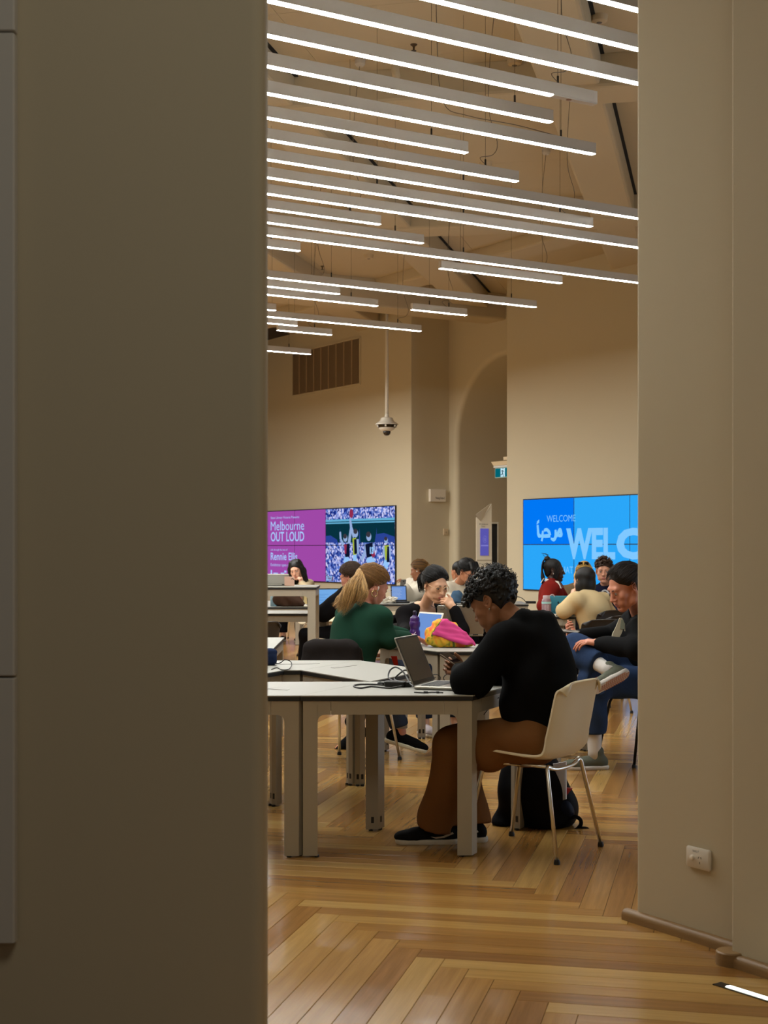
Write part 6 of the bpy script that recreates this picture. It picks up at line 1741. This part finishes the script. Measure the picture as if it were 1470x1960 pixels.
# ================================================================== things on and under the tables
M_LAPG = mat('laptop_silver', (176, 172, 164), .35, .7); M_LAPB = mat('laptop_black', (20, 20, 22), .45); M_KEY = mat('keyboard_dark', (30, 30, 32), .5)
def laptop(label, hinge_c, hinge_dir, w=.32, d=.22, lid=.215, tilt=20, body=M_LAPG, bezel=M_LAPB, screen=None, z=TZ, logo=None, lidm=None):
    """hinge_dir: along the hinge, chosen so that the keyboard lies on its right-hand side (hinge_dir turned clockwise)"""
    e = Vector(hinge_dir); e.z = 0; e.normalize(); k = Vector((e.y, -e.x, 0)); U = Vector((0, 0, 1)); hc = Vector((hinge_c[0], hinge_c[1], z))
    t = thing('laptop', label, 'laptop', hc, None)
    MB().chamfer_box(hc + k * (d / 2) + U * .010, (w, d, .014), .006, e, k, U).build('base', body, t)
    kb = MB()
    for r_ in range(5):
        for c_ in range(12): kb.box(hc + k * (.035 + r_ * .019) + e * ((c_ - 5.5) * .0215) + U * .0178, (.0185, .0160, .0022), e, k, U)
    o = kb.build('keyboard', M_KEY, t); o['kind'] = 'stuff'
    MB().box(hc + k * (d * .78) + U * .0174, (.10, .06, .0006), e, k, U).build('touchpad', mat('touchpad_grey', (140, 136, 130), .4, .4), t)
    a = math.radians(tilt); v = (U * math.cos(a) - k * math.sin(a)); n = (k * math.cos(a) + U * math.sin(a)); lc = hc + U * .016 + v * (lid / 2)
    l = MB().chamfer_box(lc, (w, lid, .007), .006, e, v, n).build('lid', lidm or body, t)
    MB().box(lc + n * .0037, (w - .008, lid - .008, .0008), e, v, n).build('bezel', bezel, l)
    MB().box(lc + n * .0043 + v * .004, (w - .026, lid - .034, .0006), e, v, n).build('screen', screen or mat('screen_off', (26, 26, 30), .12), l)
    for s_ in (-1, 1): MB().tube([hc + U * .015 + e * (s_ * w * .33 - .02), hc + U * .015 + e * (s_ * w * .33 + .02)], .006, 8).build('hinge', M_LAPB, t)
    if logo: logo(l, lc, e, v, n)
    return t, hc, e, k
# the open grey laptop in front
h0, h1 = Vector((.138, 6.90, 0)), Vector((.250, 7.21, 0))
def vents(t, hc, e, k):
    mb = MB()
    for i in range(9): mb.box(hc + e * -.1605 + k * (.03 + i * .009) + Vector((0, 0, .011)), (.001, .005, .005), e, k)
    mb.build('vent', M_LAPB, t)
    MB().box(hc + e * -.1606 + k * .135 + Vector((0, 0, .010)), (.001, .02, .005), e, k).build('port', M_LAPB, t)
t, hc, e, k = laptop('open grey laptop with a dark screen on the front table', (h0 + h1) / 2, h1 - h0, .33, .23, .245, 23, screen=mat('screen_off', (24, 26, 32), .18))
vents(t, hc, e, k)
def maker_mark(l, lc, e, v, n): MB().lathe(lc - v * .108 + n * .0046, [(.006, 0), (.006, .0004)], 16, e, v, n).build('maker_mark', mat('mark_grey', (90, 90, 94), .4), l)
def round_logo(l, lc, e, v, n): MB().lathe(lc - n * .0038, [(.018, 0), (.016, -.0006)], 20, e, v, n).build('lid_emblem', mat('lid_emblem', (206, 204, 202), .2, .6), l)
M_SCRB = emat('laptop_screen_blue', (118, 158, 226), .85); M_SCRD = emat('laptop_screen_pale', (120, 178, 238), .9)
def doc_lines(n_, mm):
    def f(l, lc, e, v, n):
        mb = MB(); r = random.Random(n_)
        for i in range(7): mb.box(lc + n * .0048 + v * (.055 - i * .017) - e * (.03 + r.uniform(0, .02)), (r.uniform(.10, .19), .0035, .0002), e, v, n)
        mb.build('screen_text', mm, l)
    return f
laptop('silver laptop seen from behind, in front of the person in round glasses', PZ(880, 1216, .745), (-1, -.10, 0), .36, .24, .235, 18, logo=round_logo)
c = PZ(812, 1228, .745)
laptop('pale laptop with a light blue screen beside the purple bottle', Vector((P(806, 0, 10.22).x, 10.22, 0)), (.52, -.85, 0), .31, .21, .22, 24, body=mat('laptop_white', (220, 216, 206), .4), bezel=mat('laptop_white', (220, 216, 206), .4), screen=M_SCRB)
laptop('black laptop with bright document screen, before the person in the black top', PZ(621, 1170, .745) * 1.0 if False else Vector((P(621, 0, 15.25).x, 15.25, 0)), (.95, .30, 0), .36, .22, .24, 14, body=M_LAPB, screen=M_SCRD, logo=doc_lines(1, emat('screen_text_blue', (84, 140, 216), .8)))
laptop('black laptop with blue screen on the long table, beside the white hooded top', Vector((P(764, 0, 17.95).x, 17.95, 0)), (.98, .20, 0), .20, .16, .20, 12, body=M_LAPB, screen=M_SCRB, logo=doc_lines(2, emat('screen_text_pale', (190, 210, 240), .8)))
def sticker(l, lc, e, v, n):
    mb = MB()
    for p_, q_, r0, r1 in (((-.03, .03), (.02, -.015), .006, .004), ((-.03, -.01), (.015, .028), .004, .006), ((-.02, .035), (-.03, -.02), .004, .004), ((.0, .0), (.03, -.03), .005, .003)):
        mb.add([lc - n * .0040 - e * a + v * b for a, b in limb(p_, q_, r0, r1)], [(0, 1, 2, 3)])
    mb.build('lid_sticker', M_LAPB, l)
    text_mesh('lettering', 'ATL', .03, lc - n * .0040 - v * .085 + e * .10, -e, v, M_LAPB, l, fixed_w=.05)
laptop('teal lidded laptop between the pink bottle and the cream sweatshirt', Vector((P(1072, 0, 14.55).x, 14.55, 0)), (-1, -.06, 0), .34, .20, .185, 12, body=M_LAPB, lidm=mat('laptop_teal', (64, 150, 178), .4), logo=sticker)
laptop('grey laptop seen from behind on the tall table', Vector((P(524, 0, 14.3).x, 14.3, 0)), (-1, 0, 0), .30, .20, .105, 15, z=1.035)
# pinkish tablet of the long haired person
c = P(554, 1112, 14.25)
t = thing('tablet', 'pale pink tablet standing on the tall table', 'tablet', Vector((c.x, c.y, 1.035)))
n_ = Vector((0, 1, .25)).normalized(); v_ = Vector((0, -.25, 1)).normalized(); lc = Vector((c.x, c.y, 1.035 + .046))
MB().chamfer_box(lc, (.098, .092, .008), .004, Vector((1, 0, 0)), v_, n_).build('case', mat('tablet_pink', (214, 172, 150), .5), t)
mb = MB()
for a, b in ((.030, .030), (.039, .022), (.021, .024)): mb.lathe(lc + Vector((a, 0, 0)) + v_ * b - n_ * .004, [(.0045, 0), (.0045, -.002)], 10, Vector((1, 0, 0)), v_, n_)
mb.build('camera_lens', M_RUB, t)

# ---- bottles
def purple_bottle():
    c = Vector((P(794, 0, 10.2).x, 10.2, TZ)); s_ = 1.0
    t = thing('drinking_bottle', 'purple squeeze drinking bottle on the table beside the pink bag', 'bottle', c)
    MP = mat('bottle_purple', (66, 30, 104), .35)
    MB().lathe(c, [(.034, 0), (.037, .004), (.037, .085), (.035, .092), (.031, .100), (.031, .112), (.036, .122), (.038, .134), (.038, .150), (.034, .158)], 28).build('bottle_body', MP, t, angle=50)
    cp_ = MB().lathe(c, [(.034, .156), (.034, .178), (.028, .188), (.018, .194), (.016, .200)], 28).build('cap', MP, t, angle=50)
    MB().lathe(c, [(.011, .198), (.011, .212), (.014, .216), (.014, .226), (.008, .232)], 18).build('spout', mat('spout_dark', (40, 24, 58), .4), cp_, angle=50)
    # lettering running up the barrel
    o = text_mesh('lettering', 'DA', .040, c + Vector((.004, -.0378, .026)), (0, 0, 1), (-1, 0, 0), mat('bottle_print', (212, 204, 222), .5), t, fixed_w=.062, bold=.002)
    me = o.data; off = Vector(c)
    for v in me.vertices:
        x = v.co.x; x = max(-.036, min(.036, x)); v.co.y = -math.sqrt(max(0, .0376 ** 2 - x * x))
purple_bottle()
def pink_bottle():
    Y = 14.42; k = Y / F_PX; c = Vector((P(1046, 0, Y).x, Y, TZ))
    t = thing('drinking_bottle', 'translucent pink drinking bottle with pale cap, beside the teal laptop', 'bottle', c)
    MP = mat('bottle_pink_plastic', (178, 140, 148), .2, trans=.35)
    MB().lathe(c, [(8.6 * k, 0), (9.3 * k, 1.5 * k), (9.3 * k, 29 * k), (7.5 * k, 33 * k), (6 * k, 34 * k)], 24).build('bottle_body', MP, t, angle=40)
    cap_ = MB().lathe(c, [(6.8 * k, 33 * k), (6.8 * k, 38.5 * k), (6.2 * k, 39.5 * k)], 24).build('cap', mat('cap_mauve', (186, 168, 172), .4), t, angle=40)
    MB().tube(smooth_path([c + Vector((5 * k, 0, 38 * k)), c + Vector((10 * k, 0, 41 * k)), c + Vector((14 * k, 0, 40 * k)), c + Vector((15 * k, 0, 36.5 * k))], 4), .9 * k, 6).build('strap_loop', mat('cap_mauve', (186, 168, 172), .4), cap_, smooth=True)
    MB().lathe(c, [(9.4 * k, 23.5 * k), (9.4 * k, 27.5 * k)], 24, cap=False).build('label_band', mat('band_mint', (160, 208, 206), .5), t, smooth=True)
    mb = MB()
    for i in range(5): mb.tube([c + Vector((math.cos(-1.2 - i * .22) * 9.45 * k, math.sin(-1.2 - i * .22) * 9.45 * k, z * k)) for z in (2, 12, 22)], .35 * k, 5)
    mb.build('scale_marks', mat('marks_pale', (214, 190, 196), .5), t)
pink_bottle()
def jar():
    Y = 16.85; k = Y / F_PX; c = Vector((P(526, 0, Y).x, Y, TZ))
    t = thing('glass_jar', 'tall clear glass jar on the table under the tall table', 'jar', c)
    MB().lathe(c, [(8.5 * k, 0), (8.8 * k, 1 * k), (8.8 * k, 23 * k)], 24, cap=False).build('glass_wall', mat('clear_jar_glass', (176, 206, 216), .08, trans=.75), t, smooth=True)
    MB().lathe(c, [(8.4 * k, .5 * k), (8.4 * k, 13 * k)], 24).build('water', mat('jar_water', (150, 190, 206), .1, trans=.5), t, smooth=True)
    MB().lathe(c, [(9.1 * k, 22.5 * k), (9.1 * k, 24.5 * k)], 24, cap=False).build('rim', mat('jar_rim', (200, 216, 220), .2), t)
jar()

# ---- the pink and orange bag
def bag():
    c = Vector((P(862, 0, 9.86).x, 9.86, TZ)); k = 9.86 / F_PX
    def q(px, py, d=0.0): return P(px, py, 9.86 + d)
    m = bpy.data.materials.new('floral_orange_fabric'); m.use_nodes = True; nt = m.node_tree; b = nt.nodes['Principled BSDF']; N = nt.nodes.new; L = nt.links.new
    tc = N('ShaderNodeTexCoord'); no = N('ShaderNodeTexNoise'); no.inputs['Scale'].default_value = 13; no.inputs['Detail'].default_value = 1.5; no.inputs['Distortion'].default_value = 1.2
    rp = N('ShaderNodeValToRGB'); cr = rp.color_ramp; cr.elements[0].position = .30; cr.elements[0].color = (*lin((96, 110, 40)), 1); cr.elements[1].position = .72; cr.elements[1].color = (*lin((226, 84, 58)), 1)
    for p_, cc_ in ((.38, (206, 180, 48)), (.47, (232, 176, 44)), (.56, (236, 128, 40))):
        e_ = cr.elements.new(p_); e_.color = (*lin(cc_), 1)
    L(tc.outputs['Object'], no.inputs['Vector']); L(no.outputs[0], rp.inputs[0]); L(rp.outputs[0], b.inputs['Base Color']); b.inputs['Roughness'].default_value = .8
    S = SDF([c.x - .32, 9.86 - .2, TZ - .02], [c.x + .32, 9.86 + .22, TZ + .26], .006)
    S.chain([q(826, 1222), q(850, 1226), q(884, 1231), q(902, 1234)], [.045, .055, .040, .018], .04)
    S.chain([q(828, 1212, .03), q(842, 1196, .04), q(866, 1202, .05)], [.045, .035, .04], .04); S.ell(q(850, 1215, .06), (.12, .09, .07), None, .04)
    S.folds(.004, 60, seed=3); S.half((0, 0, TZ + .002), (0, 0, -1))
    t = S.build('tote_bag', m); tag(t, 'crumpled tote bag with pink flap and orange floral fabric on the reading table', 'bag')
    S = SDF([c.x - .32, 9.86 - .2, TZ - .02], [c.x + .32, 9.86 + .22, TZ + .26], .005)
    poly_ = [(829, 1214), (836, 1200), (846, 1187), (858, 1188), (872, 1194), (890, 1207), (902, 1220), (911, 1233), (905, 1237), (894, 1235), (880, 1228), (860, 1219)]
    # a limp folded sheet: many short flattened ridges
    for i in range(9):
        f = i / 8; a = q(830 + 26 * f, 1213 - 25 * math.sin(f * 1.57), -.055 + .05 * f); b_ = q(894 + 15 * f * .6, 1233 - 6 * f, -.075 + .05 * f)
        S.cone(a, b_, .011, .009, .014)
    S.chain([q(846, 1189, .0), q(868, 1196, -.01), q(890, 1212, -.03), q(908, 1233, -.05)], [.012, .012, .012, .010], .012)
    S.folds(.0022, 70, dirs=((1, .2, .9), (.3, 1, 1)), seed=8); S.half((0, 0, TZ + .001), (0, 0, -1))
    o = S.build('pink_flap', cloth('pink_canvas', (208, 74, 134), bump=.3, bscale=40), t)
    MB().tube(smooth_path([q(826, 1218, -.05), q(832, 1206, -.05), q(840, 1194, -.03), q(846, 1188, -.01)], 5), .006, 7).build('green_trim', cloth('trim_green', (120, 130, 60)), t, smooth=True)
bag()

# ---- cables, chargers and small things on the front tables
def cable(name, label, cat, pts, r, m, loc=None, parent=None):
    o = MB().tube(smooth_path(pts, 6), r, 6).build(name, m, parent, smooth=True)
    if parent is None: tag(o, label, cat)
    return o
zt = TZ + .004
M_CBL = mat('black_cable', (22, 21, 22), .5)
t = thing('laptop_charger', 'black laptop charger with looping cable left of the open grey laptop', 'charger', PZ(764, 1308, TZ))
bc = PZ(757, 1309, TZ + .014)
MB().chamfer_box(bc, (.105, .046, .028), .007, Vector((.95, -.3, 0)).normalized(), Vector((.3, .95, 0)).normalized()).build('power_brick', M_CBL, t)
cable('cord', None, None, [bc + Vector((.04, -.03, -.006)), PZ(745, 1317, zt), PZ(712, 1314, zt), PZ(690, 1317, zt), PZ(677, 1313, zt), PZ(688, 1310, zt), PZ(718, 1310, zt), PZ(740, 1311, zt), PZ(775, 1309, zt)], .0042, M_CBL, parent=t)
lp = lambda px, py, Y: P(px, py, Y)
cable('cord', None, None, [bc + Vector((0, 0, .01)), lp(744, 1298, 7.15), lp(746, 1284, 7.2), lp(757, 1277, 7.2), lp(770, 1284, 7.15), lp(778, 1296, 7.1), lp(786, 1310, 7.0), PZ(800, 1318, zt)], .0040, M_CBL, parent=t)
cable('cord', None, None, [bc + Vector((.02, .02, .01)), lp(755, 1300, 7.2), lp(764, 1290, 7.2), lp(774, 1283, 7.2), lp(779, 1284, 7.2)], .0040, M_CBL, parent=t)
cable('cord', None, None, [bc + Vector((-.06, .02, 0)), PZ(735, 1307, zt), PZ(724, 1308, zt), PZ(728, 1306, zt)], .005, M_CBL, parent=t)
MB().box(PZ(776, 1310, TZ + .012), (.06, .03, .022)).build('plug', M_CBL, t)
t = thing('usb_cable', 'black cable lying under the near edge of the open grey laptop', 'cable', PZ(822, 1325, TZ))
cable('cord', None, None, [PZ(793, 1325, zt), PZ(812, 1326, zt), PZ(830, 1325, zt), PZ(848, 1326, zt)], .003, M_CBL, parent=t)
MB().box(PZ(815, 1325, TZ + .006), (.02, .012, .009)).build('connector', M_CBL, t); MB().box(PZ(838, 1325, TZ + .006), (.014, .012, .008)).build('connector', M_CBL, t)
# folded spectacles with bluish glint behind the open laptop
t = thing('reading_glasses', 'pair of black glasses lying behind the open grey laptop', 'glasses', PZ(852, 1297, TZ))
mb = MB(); g0 = PZ(846, 1298, TZ + .018)
for q_ in (-1, 1): mb.tube([g0 + Vector((q_ * .032 + .024 * math.cos(i * .35), 0, .019 * math.sin(i * .35))) for i in range(19)], .0022, 6, cap=False)
for q_ in (-1, 1): mb.tube([g0 + Vector((q_ * .056, 0, .006)), g0 + Vector((q_ * .056 + .03, .12, -.008))], .002, 6)
mb.build('frame', M_CBL, t, smooth=True)
# flat cable covers let into the table tops
for i, (pts, lab) in enumerate((([(633, 1278), (645, 1275), (675, 1272), (683, 1273.5), (655, 1277), (640, 1279)], 'grey flap of a cable outlet let into the far table by the gap'),
                                ([(500, 1313), (530, 1316), (554, 1319), (551, 1321), (530, 1320), (500, 1317)], 'grey flap of a cable outlet let into the front table by the near wall'),
                                ([(500, 1270.3), (600, 1269.6), (612, 1270.2), (596, 1271), (500, 1271.8)], 'grey edge flap of a cable outlet along the far table rim'))):
    q_ = [PZ(x, y, TZ + .0008) for x, y in pts]
    o = MB().extrude(q_, Vector((0, 0, .0012))).build('cable_flap', mat('flap_grey', (150, 146, 138), .45), None); tag(o, lab, 'cable outlet')
# dark device with cable loop at the left edge
c = PZ(521, 1273, TZ); t = thing('camera_bag', 'dark blue pouch with a thin cable loop at the edge of the near wall', 'pouch', c)
S = SDF([c.x - .12, c.y - .12, TZ - .01], [c.x + .12, c.y + .12, TZ + .14], .005)
S.box(c + Vector((-.02, 0, .032)), (.045, .04, .030), None, .015, 0); S.ell(c + Vector((-.015, 0, .075)), (.045, .035, .022), None, .02); S.half((0, 0, TZ + .001), (0, 0, -1))
S.build('pouch_body', cloth('navy_nylon', (30, 40, 66)), t)
cable('cord', None, None, [c + Vector((.01, -.02, .01)), lp(536, 1269, 8.2), lp(545, 1263, 8.2), lp(556, 1266, 8.2), lp(558, 1274, 8.15), PZ(552, 1281, zt), PZ(540, 1282, zt), PZ(530, 1278, zt), PZ(520, 1281, zt)], .0028, M_CBL, parent=t)
# hanging cables under the front table corner
t = thing('hanging_cable', 'thin black cables hanging in a loop under the front table corner', 'cable', PZ(940, 1340, .6))
for pts in ([(955, 1335), (945, 1345), (934, 1358), (926, 1368)], [(957, 1335), (963, 1345), (968, 1356), (973, 1366)]):
    cable('cord', None, None, [P(x, y, 6.96) for x, y in pts], .0022, M_CBL, parent=t)

# ---- backpack on the floor with folder
def backpack():
    Y = 7.42; k = Y / F_PX; fl_ = EYE * F_PX / Y + HY
    def q(px, py, d=0.0): return P(px, py, Y + d)
    c = q(1030, fl_); S = SDF([c.x - .34, Y - .24, -.01], [c.x + .30, Y + .26, .62], .009)
    S.chain([q(1022, 1472), q(1026, 1520), q(1034, 1575)], [.13, .15, .12], .08); S.ell(q(1050, 1560), (.13, .15, .10), None, .06)
    S.chain([q(984, 1462), q(975, 1520), q(966, 1570)], [.05, .055, .05], .04); S.ell(q(962, 1578), (.045, .06, .035), None, .03)
    S.ell(q(1076, 1550, -.02), (.07, .10, .10), None, .04)
    S.folds(.006, 22, seed=2); S.half((0, 0, .001), (0, 0, -1))
    t = S.build('backpack', cloth('black_nylon', (15, 15, 18), bump=.3, bscale=30, rough=.6)); tag(t, 'black backpack slumped on the floor behind the ivory chair', 'backpack')
    S = SDF([c.x - .1, Y - .26, -.01], [c.x + .36, Y + .2, .4], .007)
    S.ell(q(1076, 1545, -.06), (.062, .07, .085), None, 0); S.folds(.004, 40, seed=5); S.build('side_pocket', cloth('dark_navy_nylon', (22, 28, 46), rough=.5), t)
    for pts in ([(1060, 1585), (1085, 1596), (1108, 1600), (1122, 1601), (1128, 1595), (1124, 1587), (1112, 1586), (1106, 1593)], [(1088, 1568), (1100, 1563), (1110, 1568), (1112, 1577), (1106, 1586), (1098, 1590)]):
        MB().tube(smooth_path([q(x, y, -.10) for x, y in pts], 5), .010, 6).build('strap', cloth('black_webbing', (18, 18, 20)), t, smooth=True)
    f = thing('folder', 'white folder with a red tab sticking out of the backpack', 'folder', q(1078, 1500))
    pl_ = [q(1058, 1462, -.10), q(1083, 1458, -.15), q(1083, 1530, -.15), q(1076, 1532, -.12)]
    MB().extrude(pl_, Vector((.006, .012, 0))).build('cover', mat('folder_white', (206, 206, 214), .5), f)
    MB().extrude([q(1083, 1508, -.13), q(1096, 1509, -.13), q(1085, 1522, -.13)], Vector((.002, .01, 0))).build('red_tab', mat('tab_red', (170, 34, 40), .5), f)
backpack()

# ---- red strap hanging under the reading table
t = thing('red_strap', 'bright red strap hanging under the table beside the green jumper', 'strap', P(756, 1262, 9.9))
MB().extrude([P(748, 1256, 9.9), P(759, 1256, 9.9), P(761, 1273, 9.9), P(754, 1273, 9.9)], Vector((.004, .006, 0))).build('webbing', cloth('red_webbing', (196, 48, 28)), t)

# ---- things on the tables further back
def brown_jacket():
    Y = 16.8; c = P(558, 1155, Y); S = SDF([c.x - .32, Y - .25, TZ - .01], [c.x + .3, Y + .25, TZ + .26], .011)
    def q(px, py, d=0.0): return P(px, py, Y + d)
    S.chain([q(538, 1147), q(552, 1150), q(570, 1154), q(578, 1157)], [.09, .085, .06, .03], .05); S.ell(q(550, 1145, .05), (.13, .12, .09), None, .05)
    S.folds(.007, 34, seed=1); S.half((0, 0, TZ + .001), (0, 0, -1))
    t = S.build('folded_jacket', cloth('brown_jacket', (66, 48, 38), bump=.3, bscale=24)); tag(t, 'brown jacket heaped on the table under the tall table', 'jacket')
brown_jacket()
c = P(573, 1151, 16.9); t = thing('snack_packet', 'red and white snack packet beside the brown jacket', 'packet', Vector((c.x, c.y, TZ)))
S = SDF([c.x - .1, 16.8, TZ - .01], [c.x + .1, 17.0, TZ + .16], .006); S.ell((c.x, 16.9, TZ + .055), (.04, .025, .06), None, 0); S.folds(.004, 60, seed=2); S.half((0, 0, TZ + .001), (0, 0, -1)); S.build('packet_body', mat('packet_red', (206, 60, 46), .4), t)
MB().ball((c.x - .012, 16.9, TZ + .115), (.02, .012, .018), seg=8, rings=6).build('packet_top', mat('packet_white', (226, 214, 204), .4), t, smooth=True)
c = P(589, 1147, 17.2); t = thing('cardboard_box', 'small buff cardboard box on the table beside the tall table leg', 'box', Vector((c.x, 17.2, TZ)))
MB().chamfer_box((c.x, 17.2, TZ + .055), (.085, .08, .11), .004).build('box_body', mat('buff_card', (196, 172, 118), .7), t); MB().box((c.x, 17.2, TZ + .112), (.087, .082, .006)).build('box_lid', mat('buff_card_lid', (210, 190, 140), .7), t)
c = P(587, 1156, 16.75); t = thing('computer_mouse', 'white computer mouse in front of the buff box', 'mouse', Vector((c.x, 16.75, TZ)))
S = SDF([c.x - .08, 16.65, TZ - .01], [c.x + .08, 16.85, TZ + .06], .005); S.ell((c.x, 16.75, TZ + .008), (.034, .05, .022), None, 0); S.half((0, 0, TZ + .001), (0, 0, -1)); S.build('mouse_shell', mat('mouse_white', (226, 220, 206), .35), t)
MB().tube([(c.x - .012, 16.71, TZ + .026), (c.x + .012, 16.71, TZ + .026)], .003, 6).build('scroll_wheel', M_CBL, t)
c = P(742, 1146, 17.7); t = thing('cable_bundle', 'tangled white cable lying on the long table before the black laptop', 'cable', Vector((c.x, 17.7, TZ)))
r_ = random.Random(3); pts = [Vector((c.x + .10 * math.sin(i * 1.7) + r_.uniform(-.03, .03), 17.7 + .08 * math.cos(i * 1.3), TZ + .012 + .035 * (1 + math.sin(i * 2.3)))) for i in range(22)]
cable('cord', None, None, pts, .0065, mat('white_cable', (220, 212, 196), .5), parent=t)
c = P(878, 1152, 17.9); S = SDF([c.x - .22, 17.6, TZ - .01], [c.x + .2, 18.2, TZ + .24], .010)
S.ell((c.x - .02, 17.85, TZ + .06), (.085, .08, .10), None, 0); S.ell((c.x + .04, 17.9, TZ + .03), (.07, .08, .07), None, .04); S.folds(.005, 40, seed=4); S.half((0, 0, TZ + .001), (0, 0, -1))
t = S.build('denim_bag', cloth('faded_denim', (70, 96, 122), bump=.3, bscale=60)); tag(t, 'faded blue denim bag on the long table before the cream pullover', 'bag')
c = P(1016, 1150, 17.7); t = thing('card_reader', 'small dark device with a curved cable on the table by the red jumper', 'device', Vector((c.x, 17.7, TZ)))
MB().chamfer_box((c.x, 17.7, TZ + .015), (.12, .08, .03), .006).build('device_body', M_CBL, t)
cable('cord', None, None, [(c.x - .06, 17.7, TZ + .02), (c.x - .10, 17.7, TZ + .06), (c.x - .16, 17.75, TZ + .08), (c.x - .22, 17.8, TZ + .05)], .005, M_CBL, parent=t)
c = PZ(930, 1216, TZ); t = thing('mouse_adapter', 'black adapter beside the silver laptop, behind the pink flap', 'adapter', c)
MB().chamfer_box(c + Vector((-.06, -.05, .012)), (.07, .045, .024), .006).build('adapter_body', M_CBL, t)
cable('cord', None, None, [c + Vector((-.03, -.05, .012)), c + Vector((.0, -.07, .05)), c + Vector((.02, -.06, .03)), c + Vector((.03, -.1, .004))], .003, M_CBL, parent=t)
# small white adapter by the pink bottle
c = Vector((P(1062, 0, 14.33).x, 14.36, TZ)); t = thing('wall_adapter', 'small white adapter lying before the teal laptop', 'adapter', c)
MB().chamfer_box(c + Vector((0, 0, .012)), (.05, .03, .024), .005).build('adapter_body', M_SOLE, t); MB().box(c + Vector((.02, -.016, .012)), (.01, .004, .01)).build('socket', M_CBL, t)

# ---- more chairs of the hall
shell_chair('shell_chair', 'empty black shell chair behind the phone of the person in jeans', (P(1139, 0, 12.6).x, 12.6), Vector((-.25, .97, 0)), M_BSHELL, M_CHROME)
shell_chair('shell_chair', 'empty black shell chair next to it, at the shoulder of the person in jeans', (P(1172, 0, 13.3).x, 13.3), Vector((-.35, .94, 0)), M_BSHELL, M_CHROME)
shell_chair('shell_chair', 'black shell chair under the person in the white hooded top', (P(800, 0, 19.0).x, 19.0), Vector((-.8, -.6, 0)), M_BSHELL, M_BLEG)
shell_chair('shell_chair', 'black shell chair under the person in the cream pullover', (P(876, 0, 18.8).x, 18.8), Vector((.45, -.89, 0)), M_BSHELL, M_BLEG)
shell_chair('shell_chair', 'black shell chair under the person in the cream sweatshirt', (P(1140, 0, 14.4).x, 14.4), Vector((-.62, .78, 0)), M_BSHELL, M_BLEG)
shell_chair('shell_chair', 'empty ivory shell chair beside the leg of the tall table', (P(612, 0, 18.9).x, 18.9), Vector((-.9, -.3, 0)), M_SHELL, M_CHROME)
# rounded dark chair back at the edge of the near wall
shell_chair('shell_chair', 'black shell chair showing only its rounded back at the near wall', (P(464, 0, 12.1).x, 12.1), Vector((-.8, .6, 0)), M_BSHELL, M_BLEG)
